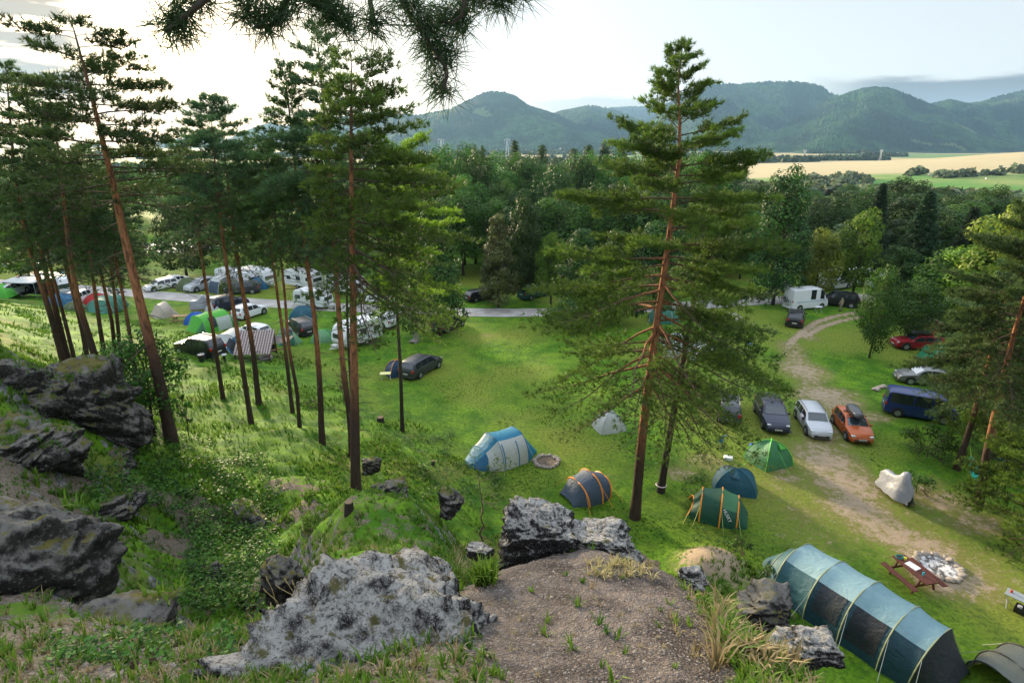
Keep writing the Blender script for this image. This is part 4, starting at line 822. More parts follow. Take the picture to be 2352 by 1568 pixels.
# ------------------------------------------------------------------ grass, weeds, stalks, stones on the ledge
GM = foliage('grass_blades', (.030, .095, .008), (.150, .235, .022), .4)
DRYG = foliage('dry_grass', (.16, .13, .05), (.46, .38, .19), .35)
def blades(name, pts, hgt, nb_, mat, seed, lean=.45, w=.012, kind='stuff', dry=0):
    rg_ = np.random.default_rng(seed); P_ = np.asarray(pts, float); n_ = len(P_); h = np.broadcast_to(hgt, (n_,))
    a = rg_.uniform(0, 6.28, (n_, nb_)); ln = rg_.uniform(.1, 1, (n_, nb_))*lean; L = h[:, None]*rg_.uniform(.5, 1.15, (n_, nb_))
    d = np.stack([np.cos(a), np.sin(a), a*0], -1); s_ = np.stack([-np.sin(a), np.cos(a), a*0], -1)*(w*(.5+h[:, None]*2.2))[..., None]/2
    b = P_[:, None]+d*(h[:, None]*.25*rg_.random((n_, nb_)))[..., None]+s_*0
    m_ = b+d*(L*ln*.4)[..., None]+np.array([0, 0, 1])*(L*.62)[..., None]; t_ = b+d*(L*ln*1.15)[..., None]+np.array([0, 0, 1])*(L*(1.02-.35*ln))[..., None]
    V = np.stack([b-s_, b+s_, m_-s_*.8, m_+s_*.8, t_], 2).reshape(-1, 3); i = np.arange(n_*nb_)[:, None]*5
    Q = i+np.array([[0, 1, 3, 2]]); Tr = i+np.array([[2, 3, 4]]); tn = (np.repeat(rg_.random(n_), nb_)*.6+.4*rg_.random(n_*nb_))
    o = npmesh(name, V, [Q, Tr], mat, smooth=False, attrs={'tint': ('FACE', np.r_[tn, tn])})
    return tag(o, kind=kind) if kind else o
rn = np.random.default_rng(12)
n_ = 90000; Y = np.exp(rn.uniform(math.log(2.1), math.log(40), n_)); U = rn.uniform(-1.28, 1.1, n_); X = U*Y; Z = zt(X, Y)
dpp = seg_dist(X, Y, pathp+[pathp[0]]); inn = inpoly(X, Y, pathp)
den = np.where(inn, np.where(dpp < .10, .35, .012), 1.0)*ss(Z, .25, 1.2); cov = fbm(X*1.1, Y*1.1, 4, 51)+.5-.10*(1-ss(Y, 4, 9)); cov2 = fbm(X*.3, Y*.3, 3, 52)+.5
keep = rn.random(n_) < den*np.clip((cov-.36)*3.2, .10, 1); X, Y, Z, cov2 = X[keep], Y[keep], Z[keep], cov2[keep]
slp = np.abs(zt(X+.2, Y)-zt(X-.2, Y))+np.abs(zt(X, Y+.2)-zt(X, Y-.2)); kp = slp < 1.25; X, Y, Z, cov2 = X[kp], Y[kp], Z[kp], cov2[kp]
hh = rn.uniform(.07, .17, len(X))*(.75+Y*.028); dr = rn.random(len(X)) < np.clip(.3-(Y-3)*.02, .06, .25)
blades('grass', np.c_[X, Y, Z-.01][~dr], hh[~dr], 8, GM, 3, w=.019, lean=.7)
blades('dry_grass', np.c_[X, Y, Z-.01][dr], hh[dr]*1.05, 7, DRYG, 4, w=.014, lean=.9)
rt = np.concatenate(ROCKTOP); rt = rt[rn.random(len(rt)) < .16]; blades('rock_grass', rt-np.array([0, 0, .03]), rn.uniform(.10, .26, len(rt)), 7, GM, 31, w=.024, lean=.8)
# long coarse grass below the slope and unmown patches of the meadow
n_ = 60000; Y = rn.uniform(13, 62, n_); X = rn.uniform(-1.0, 1.0, n_)*Y; Z = zt(X, Y); q = fbm(X*.35, Y*.35, 4, 61)+.5
kp = (rn.random(n_) < ss(q, .46, .62)) & ((Z > .04) | (q > .60)) & (dirt.max() > 0); dd = np.zeros(n_)
for (cx, cy_), a, b, k in patches: dd = np.maximum(dd, k*np.exp(-(((X-cx)/a)**2+((Y-cy_)/b)**2)*1.1))
kp &= dd < .25; X, Y, Z = X[kp], Y[kp], Z[kp]; hh = np.where(Z > .3, .26, .10)*rn.uniform(.6, 1.2, len(X))
blades('long_grass', np.c_[X, Y, Z-.02], hh, 5, GM, 9, w=.05, lean=.6)
n_ = 45000; Y = rn.uniform(17, 58, n_); X = rn.uniform(-.8, 1.0, n_)*Y; Z = zt(X, Y); kp = (Z < .5) & (rn.random(n_) < np.clip((fbm(X*.8, Y*.8, 4, 63)+.5-.35)*3, .1, 1))
for (cx, cy_), a, b, k in patches: kp &= (((X-cx)/a)**2+((Y-cy_)/b)**2 > 1.0*k)
X, Y, Z = X[kp], Y[kp], Z[kp]; blades('short_grass', np.c_[X, Y, Z-.01], rn.uniform(.035, .075, len(X)), 4, GM, 10, w=.05, lean=.9)
def scatter_px(box, n_, jit=0, seed=0):
    r_ = random.Random(seed); return [G(r_.uniform(box[0], box[2]), r_.uniform(box[1], box[3])) for _ in range(n_)]
def stalks(name, base, n_, h, seed, spread=.25):
    rg_ = np.random.default_rng(seed); nb_ = NB()
    for k in range(n_):
        b = np.array(base[k % len(base)])+rg_.normal(size=3)*np.array([spread, spread, 0])*.5; d = rg_.normal(size=2)*.30; L = h*rg_.uniform(.6, 1.15)
        q = [b, b+np.array([d[0]*L*.3, d[1]*L*.3, L*.55]), b+np.array([d[0]*L, d[1]*L, L*.95])]; nb_.tube(q, [.0055, .0045, .0035], 3); nb_.tube([q[2]-np.array([0, 0, .0]), q[2]+np.array([d[0]*.06, d[1]*.06, .05])], [.011, .005], 4)
    V = np.concatenate(nb_.v); Fc = np.concatenate(nb_.f); return tag(npmesh(name, V, Fc, DRYG, attrs={'tint': ('FACE', .5+.5*rg_.random(len(Fc)))}), kind='stuff')
stalks('dry_stalks', scatter_px((1075, 1260, 1150, 1300), 14, seed=1), 42, .62, 5)
stalks('dry_stalks', scatter_px((1700, 1390, 1850, 1480), 14, seed=2), 46, .50, 6)
stalks('dry_stalks', scatter_px((600, 1400, 800, 1440), 14, seed=3), 26, .35, 7)
stalks('dry_stalks', scatter_px((1470, 1255, 1540, 1285), 6, seed=4), 16, .30, 8)
blades('tussock_grass', scatter_px((1030, 1250, 1130, 1345), 120, seed=5), .26, 14, GM, 21, w=.020, lean=.7)
blades('tussock_grass', scatter_px((1650, 1380, 1840, 1520), 110, seed=6), .22, 14, GM, 22, w=.018, lean=.8)
blades('dry_tussock', scatter_px((1640, 1370, 1850, 1540), 90, seed=7), .24, 14, DRYG, 23, w=.016, lean=.9)
blades('dry_tussock', scatter_px((1040, 1260, 1120, 1330), 50, seed=8), .28, 12, DRYG, 24, w=.016, lean=.8)
blades('tussock_grass', scatter_px((1410, 1235, 1475, 1255), 16, seed=9), .14, 12, GM, 25, w=.02, lean=.7)
blades('dry_tussock', scatter_px((1350, 1290, 1500, 1330), 40, seed=10), .10, 12, DRYG, 26, w=.014, lean=.9)
def leafclumps(name, pts, r, nl, leaf, mat, seed):
    rg_ = np.random.default_rng(seed); P_ = np.array([tuple(p) for p in pts]); n_ = len(P_); d = unit(rg_.normal(size=(n_, nl, 3))); d[..., 2] = np.abs(d[..., 2])*.8
    c = P_[:, None]+d*r*rg_.uniform(.5, 1.1, (n_, nl, 1)); nr = unit(rg_.normal(size=c.shape)*.5+np.array([0, 0, 1.])); u = unit(np.cross(nr, rg_.normal(size=c.shape))); v = np.cross(nr, u); s_ = leaf*rg_.uniform(.5, 1.2, (n_, nl, 1))
    V = np.stack([c-u*s_*.6, c+v*s_*.35, c+u*s_*.7, c-v*s_*.35], 2).reshape(-1, 3)
    return tag(npmesh(name, V, np.arange(len(V)).reshape(-1, 4), mat, smooth=False, attrs={'tint': ('FACE', rg_.random(n_*nl))}), kind='stuff')
pts = scatter_px((430, 1180, 640, 1400), 150, seed=11)+scatter_px((200, 1060, 640, 1180), 110, seed=12)+scatter_px((330, 1000, 600, 1080), 24, seed=13)+scatter_px((960, 1060, 1150, 1170), 60, seed=14)+scatter_px((900, 1000, 1040, 1045), 30, seed=15)+scatter_px((1580, 1080, 1700, 1260), 40, seed=16)
leafclumps('undergrowth', pts, .42, 46, .105, FL_MID, 41)
leafclumps('undergrowth', scatter_px((120, 1440, 420, 1520), 40, seed=17)+scatter_px((480, 1430, 560, 1540), 16, seed=18), .12, 22, .05, FL_MID, 42)
# loose stones
def stones(name, pts, r, mat, seed):
    rg_ = np.random.default_rng(seed); P_ = np.array([tuple(p) for p in pts]); n_ = len(P_)
    O = np.array([(1, 0, 0), (0, 1, 0), (-1, 0, 0), (0, -1, 0), (0, 0, 1), (0, 0, -1.)]); Fo = np.array([(0, 1, 4), (1, 2, 4), (2, 3, 4), (3, 0, 4), (1, 0, 5), (2, 1, 5), (3, 2, 5), (0, 3, 5)])
    s_ = r*rg_.lognormal(0, .5, (n_, 1, 1)); V = O[None]*rg_.uniform(.6, 1.2, (n_, 6, 1))*s_*np.array([1, 1, .6]); a = rg_.uniform(0, 6.28, n_); ca, sa = np.cos(a)[:, None], np.sin(a)[:, None]
    V = np.stack([V[..., 0]*ca-V[..., 1]*sa, V[..., 0]*sa+V[..., 1]*ca, V[..., 2]], -1)+P_[:, None]; Fc = (np.arange(n_)[:, None, None]*6+Fo[None]).reshape(-1, 3)
    return tag(npmesh(name, V.reshape(-1, 3), Fc, mat, smooth=False), kind='stuff')
STN = plain('loose_stone', (.22, .19, .165), .9, 0, .4, .2, 0, 30)
n_ = 9000; Y = rn.uniform(2.2, 6.2, n_); X = rn.uniform(-1.2, 2.4, n_); kp = inpoly(X, Y, pathp); X, Y = X[kp], Y[kp]
stones('loose_stones', np.c_[X, Y, zt(X, Y)+.002], .0055, STN, 1)
n_ = 9000; Y = np.exp(rn.uniform(math.log(2.3), math.log(14), n_)); X = rn.uniform(-1, -.14, n_)*Y; q = fbm(X*.35+3, Y*.35, 4, 44); kp = (q > .02); X, Y = X[kp], Y[kp]
stones('loose_stones', np.c_[X, Y, zt(X, Y)], .016, STN, 2)
tg = NB(); r_t = np.random.default_rng(44)
for k in range(170):
    Y_ = r_t.uniform(2.2, 6.0); X_ = r_t.uniform(-2.6, 1.9) if k % 3 == 0 else r_t.uniform(-.4, 1.8); a = r_t.uniform(0, 6.28); L_ = r_t.uniform(.03, .16); z_ = gz(X_, Y_)+.008; e_ = (X_+math.cos(a)*L_, Y_+math.sin(a)*L_); tg.tube([(X_, Y_, z_), ((X_+e_[0])/2+.01, (Y_+e_[1])/2, z_+.008), (e_[0], e_[1], gz(*e_)+.008)], [.0035, .003, .002], 4)
tag(tg.build('fallen_twigs', BK_DARK), kind='stuff')
blades('dry_tussock', [(a, b, gz(a, b)-.01) for a, b in [(r_t.uniform(-.5, 1.9), r_t.uniform(2.4, 5.4)) for _ in range(70)]], .05, 10, DRYG, 27, w=.008, lean=1.2)
# pine cones lying about
CONE = plain('cone_scale', (.10, .065, .045), .8, 0, .4, .2, 0, 60)
def cone():
    mb = MB(); r_ = random.Random(3)
    for k in range(60):
        t_ = k/60; a = k*2.399; rr_ = .021*math.sin(min(1, t_*1.0+.18)*math.pi)**.7+.004; z = t_*.05; d = Vector((math.cos(a), math.sin(a), .35))
        mb.bar((0, 0, z), tuple(d*rr_+Vector((0, 0, z))), .008, .003)
    o = mb.build('pine_cone', CONE); return o
c0 = cone(); first = True; r_ = random.Random(9)
for k, (a, b) in enumerate([(350, 1505), (362, 1520), (300, 1540), (410, 1480), (520, 1478), (545, 1490), (590, 1500), (455, 1545), (940, 1310), (700, 1330), (730, 1290), (765, 1300), (1745, 1460), (1790, 1475), (1860, 1540), (1880, 1470), (1700, 1440), (1820, 1510)]):
    o = c0 if k == 0 else c0.copy()
    if k: C.objects.link(o)
    p = G(a, b); o.location = (p.x, p.y, p.z+.018); o.rotation_euler = (R(80), r_.uniform(0, 6), r_.uniform(0, 6)); o.scale = (1.5,)*3
    tag(o, 'open brown pine cone lying in the grass near the camera', 'pine cone', 'pine cones on the ledge')
# stumps and deadwood
WOOD = plain('weathered_wood', (.17, .12, .08), .85, 0, .35, .2, 0, 5); DEAD = plain('grey_deadwood', (.33, .29, .25), .85, 0, .3, .2, 0, 6); CUT = plain('cut_wood', (.16, .11, .07), .8, 0, .2, .2, 0, 9)
def stump(label, b, r, h):
    p = G(*b); t = thing('tree_stump', label, 'stump', p); nb_ = NB(); nb_.tube([(0, 0, -.2), (0, 0, .05), (.01, 0, h)], [r*1.35, r*1.05, r*.95], 12); nb_.build('bark', BK_DARK, t); MB().cyl((.01, 0, h+.004), r*.9, .03, 12).build('cut_face', CUT, t)
stump('old stump on the crest of the grassy mound', (802, 1172), .10, .22); stump('sawn stump on the slope between the pines and the meadow', (874, 968), .26, .35); stump('dark broken stump deep in the gully', (572, 1185), .22, .55)
stump('small broken stump on the bank beside the blue and white tent', (995, 1068), .12, .3)
nb_ = NB(); p0 = np.array(G(375, 1000)); r2 = np.random.default_rng(2)
for k in range(16):
    a = p0+r2.normal(size=3)*np.array([.5, .3, .1]); nb_.tube([a, a+r2.normal(size=3)*np.array([.5, .4, .3])+np.array([0, 0, .15])], [.07, .02], 6)
tag(nb_.build('uprooted_roots', DEAD), 'tangle of grey uprooted roots at the foot of the leaning pine', 'roots')
# ------------------------------------------------------------------ pine bough hanging in front of the lens
def bough():
    rg_ = np.random.default_rng(6); Yb = 1.5; tw = NB(); Cc = []; D = []
    lines = [([(560, -60), (480, -8), (440, 25), (405, 55), (378, 72)], [(380, 66, 92), (400, 40, 70), (430, 8, 60)]), ([(668, -70), (662, -20), (648, 32), (622, 60), (585, 62)], [(588, 56, 82), (628, 48, 74), (560, 20, 60), (668, 0, 66)]),
             ([(655, -60), (690, -5), (735, 18), (770, 50), (800, 66)], [(805, 64, 84), (745, 8, 60), (765, 30, 60)]), ([(852, -60), (850, 5), (857, 40), (862, 58)], [(864, 62, 72)]),
             ([(905, -60), (930, 15), (962, 62), (985, 100), (1005, 132), (1022, 150), (1026, 175), (1018, 205)], [(925, 0, 62), (960, 50, 56), (995, 120, 66), (1018, 150, 66), (1016, 205, 66), (985, 85, 50)]),
             ([(1065, -60), (1066, 0), (1062, 34), (1040, 56), (1012, 48)], [(1008, 42, 78), (1050, 50, 56), (1070, 8, 50)]), ([(1080, -70), (1110, -22), (1150, -14), (1190, -20)], [(1150, -10, 78), (1105, -16, 60), (1195, -20, 66)])]
    root = thing('pine_bough', 'out of focus pine bough with long needles hanging into the top of the view', 'pine bough', at(880, -60, Yb)); o_ = np.array(root.location)
    for li, (ln, cl_) in enumerate(lines):
        q = np.array([at(a, b, Yb+.05*li-.15+.03*math.sin(a*.01)) for a, b in ln])-o_; tw.tube(q, np.linspace(.0075, .0045, len(q)), 7)
        for (a, b, r) in cl_:
            c = np.array(at(a, b, Yb+.05*li-.15))-o_; k = 10
            dm = unit(q[-1]-q[-3])
            for z in range(k):
                Cc.append(c+rg_.normal(size=3)*.010-dm*rg_.uniform(0, .03)); D.append(unit(rg_.normal(size=3)*1.0+dm*.5)); 
    ref = tw.build('twigs', plain('twig_bark', (.055, .042, .032), .9, 0, .3), root)
    needles('needle_tufts', np.array(Cc), np.array(D), foliage('near_needles', (.018, .040, .014), (.050, .085, .030), .3), root, L=.098, W=.0025, k=20, spread=1.3, seed=4)
bough()
# ------------------------------------------------------------------ vehicles
GLASS = plain('car_glass', (.018, .022, .026), .08, 0, .2, .8, 0, 2); GLASSL = plain('windscreen_glass', (.03, .045, .055), .06, 0, .3, .9, 0, 3); RUB = plain('tyre_rubber', (.015, .015, .015), .8); RIM = plain('wheel_rim', (.38, .39, .40), .35, .6)
BLK = plain('black_trim', (.014, .014, .015), .5); TAIL = plain('tail_lamp', (.42, .012, .010), .2); HEADL = plain('head_lamp', (.55, .58, .60), .12, 0, .2, .8); PLATE = plain('number_plate', (.62, .62, .60), .5); INK = plain('plate_ink', (.02, .02, .02), .6)
CHR = plain('bright_trim', (.5, .5, .5), .25, .8)
PR = {
 'wagon': dict(L=4.65, W=1.80, H=1.48, belt=.62, pts=[(0, .34), (.006, .46), (.018, .62), (.030, .66), (.095, .92), (.16, .975), (.35, 1), (.52, .99), (.60, .955), (.735, .67), (.83, .62), (.92, .55), (.97, .47), (.992, .38), (1, .3)], ws=(.605, .73), rw=(.035, .092), sw=[(.115, .27), (.29, .45), (.47, .655)], wh=(.20, .80), wr=.32),
 'hatch': dict(L=4.0, W=1.72, H=1.49, belt=.62, pts=[(0, .34), (.01, .50), (.025, .64), (.04, .68), (.095, .93), (.18, .985), (.36, 1), (.50, .985), (.57, .95), (.73, .67), (.83, .61), (.93, .52), (.975, .44), (1, .3)], ws=(.58, .725), rw=(.045, .09), sw=[(.14, .29), (.31, .47), (.49, .66)], wh=(.17, .81), wr=.31),
 'suv': dict(L=4.6, W=1.88, H=1.68, belt=.63, pts=[(0, .34), (.006, .50), (.015, .64), (.03, .68), (.085, .93), (.15, .98), (.35, 1), (.52, .99), (.58, .96), (.71, .70), (.82, .655), (.93, .60), (.975, .52), (1, .32)], ws=(.59, .705), rw=(.035, .082), sw=[(.12, .27), (.29, .44), (.46, .64)], wh=(.19, .81), wr=.36),
 'sedan': dict(L=4.7, W=1.82, H=1.46, belt=.63, pts=[(0, .36), (.008, .55), (.02, .68), (.08, .70), (.12, .71), (.27, .94), (.36, .99), (.46, 1), (.55, .98), (.60, .95), (.735, .67), (.83, .62), (.92, .56), (.97, .48), (1, .3)], ws=(.605, .73), rw=(.13, .26), sw=[(.22, .34), (.36, .48), (.50, .655)], wh=(.20, .80), wr=.33),
 'van': dict(L=5.0, W=1.92, H=1.97, belt=.55, pts=[(0, .24), (.004, .5), (.012, .60), (.030, .93), (.05, .98), (.12, 1), (.70, 1), (.76, .97), (.80, .94), (.905, .60), (.96, .53), (.985, .42), (1, .25)], ws=(.80, .90), rw=(.013, .028), sw=[(.06, .36), (.385, .60), (.63, .82)], wh=(.19, .80), wr=.34),
 'camper': dict(L=5.5, W=2.05, H=2.65, belt=.50, pts=[(0, .2), (.003, .45), (.008, .60), (.015, .93), (.03, .99), (.1, 1), (.72, 1), (.76, .98), (.80, .92), (.90, .52), (.96, .46), (.985, .36), (1, .2)], ws=(.80, .895), rw=(.30, .30), sw=[(.46, .60), (.72, .84)], wh=(.20, .80), wr=.34),
 'pickup': dict(L=5.2, W=1.95, H=1.85, belt=.60, pts=[(0, .34), (.004, .55), (.010, .62), (.02, .64), (.36, .64), (.38, .66), (.42, .93), (.46, .98), (.55, 1), (.62, .97), (.72, .68), (.82, .64), (.93, .60), (.975, .5), (1, .3)], ws=(.63, .715), rw=(.385, .415), sw=[(.45, .55), (.57, .665)], wh=(.19, .81), wr=.39)}
def text_obj(cu, parent, loc, rot):
    tmp = bpy.data.objects.new(cu.name, cu); C.objects.link(tmp); bpy.context.view_layer.update(); me = bpy.data.meshes.new_from_object(tmp.evaluated_get(bpy.context.evaluated_depsgraph_get()))
    nm = cu.name.split('.')[0]; mt = cu.materials[0]; bpy.data.objects.remove(tmp); me.materials.clear(); me.materials.append(mt); o = bpy.data.objects.new(nm, me); C.objects.link(o); o.parent = parent; o.location = loc; o.rotation_euler = rot; return o
def vehicle(label, cat, style, mat, r1, r2, mid, name='parked_car', group=None, rails=None, box=None, plate=None, small=False, H=None, L=None, W=None, tint=GLASS, wsmat=None, white_lamps=False, rimm=RIM, extra=None, bars=False):
    S = dict(PR[style]); L = L or S['L']; W = W or S['W']; H = H or S['H']; belt = S['belt']*H
    a, b = G(*r1), G(*r2); loc = G(*mid); rz = math.atan2(b.y-a.y, b.x-a.x); root = thing(name, label, cat, loc, rz, group)
    px_ = np.array([q[0] for q in S['pts']]); pz = np.array([q[1] for q in S['pts']])*H
    xs = np.unique(np.round(np.r_[px_, np.linspace(0, 1, 34)], 4)); ztf = lambda f: np.interp(f, px_, pz)
    wf = lambda f: W/2*(1-.16*np.abs(2*f-1)**5-.05*np.clip(2*f-1, 0, 1)**2)
    def wt(f):
        z = ztf(f); g = np.clip((z-belt)/(H-belt), 0, 1); ti = .80 if style not in ('van', 'camper') else .92
        return wf(f)*(.97+(ti-.97)*g) if z > belt+.03 else wf(f)*.93
    rings = []
    for f in xs:
        w_ = float(wf(f)); z = float(ztf(f)); zb = .17*1.2 if .05 < f < .95 else .26; zs = min(belt, z-.05); t_ = float(wt(f)); zs = max(zs, zb+.05)
        half = [(0, zb), (w_*.90, zb), (w_*.985, zb+.08*(z > .5)), (w_, (zb+zs)/2+.02), (w_*.985, zs), (t_, max(z-.055, zs+.01)), (t_*.88, z-.006), (0, z+.012)]
        ring = half+[(-y, q) for y, q in half[-2:0:-1]]; rings.append([(f*L-L/2, y, q) for y, q in ring])
    Rg = np.array(rings); m_, k_ = Rg.shape[:2]; mb = MB(); Fc = [(i*k_+j, (i+1)*k_+j, (i+1)*k_+(j+1) % k_, i*k_+(j+1) % k_) for i in range(m_-1) for j in range(k_)]+[tuple(range(k_)), tuple(range((m_-1)*k_, m_*k_))[::-1]]
    mb.add(Rg.reshape(-1, 3), Fc); body = mb.build('body', mat, root, smooth=True)
    try:
        me = body.data; me.set_sharp_from_angle(angle=R(38))
    except Exception: pass
    dz = .008
    def side(f0, f1, sgn, lo=.035, hi=.085, n_=9):
        g_ = []
        for f in np.linspace(f0, f1, n_):
            z1 = float(ztf(f))-hi; z0 = belt+lo
            if z1 < z0+.01: z1 = z0+.01
            t_ = float(wt(f)); w_ = float(wf(f))*.985; zt_ = float(ztf(f))-.055
            yy = lambda z: w_+(t_-w_)*np.clip((z-belt)/max(zt_-belt, .05), 0, 1)+dz+.004
            g_.append([(f*L-L/2, sgn*yy(z0), z0), (f*L-L/2, sgn*yy(z1), z1)])
        return np.array(g_)
    for sgn in (1, -1):
        for (f0, f1) in S['sw']: MB().grid(side(f0, f1, sgn)).build('side_window', tint, root)
    def front(f0, f1, k=.84, n_=5):
        g_ = []
        for f in np.linspace(f0, f1, n_):
            z = float(ztf(f)); t_ = float(wt(f))*k; sl = math.atan2(float(ztf(f+.01)-ztf(f-.01)), .02*L); nx, nz_ = -math.sin(sl)*.012, math.cos(sl)*.012
            g_.append([(f*L-L/2+nx, -t_, z+nz_), (f*L-L/2+nx, 0, z+.012+nz_), (f*L-L/2+nx, t_, z+nz_)])
        return np.array(g_)
    MB().grid(front(*S['ws'])).build('windscreen', wsmat or GLASSL, root)
    if S['rw'][0] != S['rw'][1]: MB().grid(front(*S['rw'])).build('rear_window', tint, root)
    r = S['wr']
    for f in S['wh']:
        for sgn in (1, -1):
            x = f*L-L/2; y = sgn*(W/2-.11)
            MB().cyl((x, sgn*(W/2-.09), r+.03), r*1.22, .19, 18, axis='y').build('wheel_arch', BLK, root)
            wh = MB().cyl((x, y+sgn*.02, r), r, .22, 18, axis='y').build('wheel', RUB, root)
            rm = MB(); rm.cyl((x, y+sgn*.125, r), r*.62, .02, 14, axis='y')
            rm.build('rim', rimm, wh)
            if not small:
                sp = MB()
                for q in range(6):
                    a_ = q*math.pi/3+.3; sp.box((x+math.cos(a_)*r*.38, y+sgn*.138, r+math.sin(a_)*r*.38), (.05, .004, .05))
                sp.build('rim_holes', BLK, wh)
    zl = belt-.13
    for sgn in (1, -1):
        f = .93; MB().box((f*L-L/2+.06, sgn*wf(.955)*.80, float(ztf(.955))-.06), (.30, .26, .12)).build('headlight', HEADL, root, bevel=.03)
        MB().box((.035-L/2+.02, sgn*wf(.02)*.90, zl), (.12, .17, .26 if style in ('van', 'suv', 'wagon') else .18)).build('tail_light', TAIL, root, bevel=.02)
        if not small: MB().box((.66*L-L/2 if style not in ('van', 'camper') else .80*L-L/2, sgn*(W/2+.08), belt+.07), (.10, .18, .13)).build('mirror', BLK if style != 'hatch' else mat, root, bevel=.02)
    MB().box((L/2-.03, 0, .36), (.10, W*.60, .16)).build('grille', BLK, root, bevel=.02)
    MB().box((-L/2+.02, 0, .30), (.10, W*.86, .14)).build('rear_bumper', BLK if style in ('suv', 'van') else mat, root, bevel=.03)
    fp_ = MB().box((L/2+.025, 0, .47), (.01, .50, .11)).build('number_plate', PLATE, root); rp_ = MB().box((-L/2-.035, 0, .62 if style != 'van' else .8), (.01, .50, .11)).build('number_plate', PLATE, root)
    if plate:
        for pl, x, z, r_ in ((fp_, L/2+.033, .47, R(90)), (rp_, -L/2-.043, .62, R(-90))):
            cu = bpy.data.curves.new('plate_lettering', 'FONT'); cu.body = plate; cu.size = .105; cu.align_x = 'CENTER'; cu.align_y = 'CENTER'; cu.materials.append(INK)
            text_obj(cu, pl, (x, 0, z), (R(90), 0, r_))
    if rails:
        for sgn in (1, -1): MB().tube([(-L*.40+.1, sgn*W*.37, H-.02), (-L*.36+.1, sgn*W*.375, H+.05), (L*.04, sgn*W*.375, H+.05), (L*.09, sgn*W*.365, H-.04)], .022, 6).build('roof_rail', rails, root)
    if bars:
        for x in (-L*.22, -L*.02): MB().box((x, 0, H+.07), (.06, W*.80, .03)).build('roof_bar', BLK, root)
    if box:
        MB().box((-.35, 0, H+.06), (.06, W*.76, .05)).build('roof_bar', BLK, root); MB().box((.35, 0, H+.06), (.06, W*.76, .05)).build('roof_bar', BLK, root)
        g_ = [];  Lb = 1.9
        for f in np.linspace(0, 1, 13):
            e = (math.sin(min(1, f*1.15+.10)*math.pi*.93)**.45); w_ = .40*(.55+.45*e) if 0 < f < 1 else .18; h_ = .36*(.45+.55*e) if 0 < f < 1 else .10
            g_.append([(f*Lb-Lb/2-.05, w_*c, H+.12+max(0, s)*h_+min(0, s)*.06) for c, s in [(math.copysign(abs(math.cos(q))**.6, math.cos(q)), math.copysign(abs(math.sin(q))**.6, math.sin(q))) for q in np.linspace(0, 2*math.pi, 17)[:-1]]])
        A_ = np.array(g_); m2, k2 = A_.shape[:2]; mb = MB().add(A_.reshape(-1, 3), [(i*k2+j, i*k2+(j+1) % k2, (i+1)*k2+(j+1) % k2, (i+1)*k2+j) for i in range(m2-1) for j in range(k2)]+[tuple(range(k2))[::-1], tuple(range((m2-1)*k2, m2*k2))])
        mb.build('roof_box', box, root, smooth=True)
    if extra: extra(root, L, W, H, belt)
    return root
V = vehicle
P_NAVY = paint('navy', (.008, .012, .035)); P_BLK = paint('black', (.008, .008, .010)); P_GRAPH = paint('graphite', (.030, .033, .038)); P_SILV = paint('silver', (.42, .44, .46), .3); P_WHT = paint('white', (.68, .69, .70)); P_OR = paint('copper_orange', (.42, .095, .020), .2)
P_BLUE = paint('deep_blue', (.010, .025, .12)); P_RED = paint('dark_red', (.24, .006, .012)); P_GREY = paint('warm_grey', (.16, .16, .155), .3); P_GREEN = paint('teal_green', (.015, .085, .075)); P_DG = paint('dark_grey', (.05, .055, .06))
def seams(root, L, W, H, belt):
    for sgn in (1, -1):
        mb = MB()
        for f in (.285, .46, .665): mb.box((f*L-L/2, sgn*(W/2+.001), (belt+.3)/2+.02), (.012, .012, belt-.32))
        mb.build('door_seams', BLK, root); MB().box((0, sgn*(W/2+.002), belt+.012), (L*.56, .012, .02)).build('window_trim', CHR, root)
def towel(root, L, W, H, belt): seams(root, L, W, H, belt)
V('dark graphite people carrier parked beside the small blue and orange tent', 'car', 'wagon', P_GRAPH, (970, 868), (1003, 849), (969, 853), H=1.62, L=4.75, W=1.88, extra=seams)
V('grey small van seen from behind, first in the row beyond the pines', 'car', 'suv', P_DG, (1672, 973), (1668, 925), (1671, 951), H=1.62, L=4.2, W=1.70, rails=CHR, plate='1TB 0544')
V('navy estate with black roof bars left of the silver estate', 'car', 'wagon', P_NAVY, (1757, 948), (1779, 992), (1769, 966), L=4.8, W=1.84, H=1.60, bars=True, rails=BLK, plate='5TS 0633', extra=seams)
V('silver estate with a pale towel hung on its door', 'car', 'wagon', P_SILV, (1822, 957), (1850, 1003), (1864, 980), L=4.45, W=1.70, H=1.48, rails=BLK, plate='4T3 7197', extra=seams)
V('orange hatchback carrying a dark roof box', 'car', 'hatch', P_OR, (1908, 975), (1939, 1016), (1954, 993), box=P_DG, plate='8T9 8050', extra=seams)
V('deep blue passenger van half hidden by the right pine boughs', 'van', 'van', P_BLUE, (2063, 959), (2193, 981), (2108, 955), name='passenger_van', L=4.75, H=2.0)
V('grey liftback with a silver screen cover under the right pines', 'car', 'sedan', P_GREY, (2170, 893), (2089, 885), (2124, 879), wsmat=plain('screen_cover', (.62, .63, .64), .4), extra=seams)
V('red crossover with a grey roof box behind the green ridge tent', 'car', 'suv', P_RED, (2145, 809), (2070, 806), (2104, 799), H=1.5, box=P_DG, extra=seams)
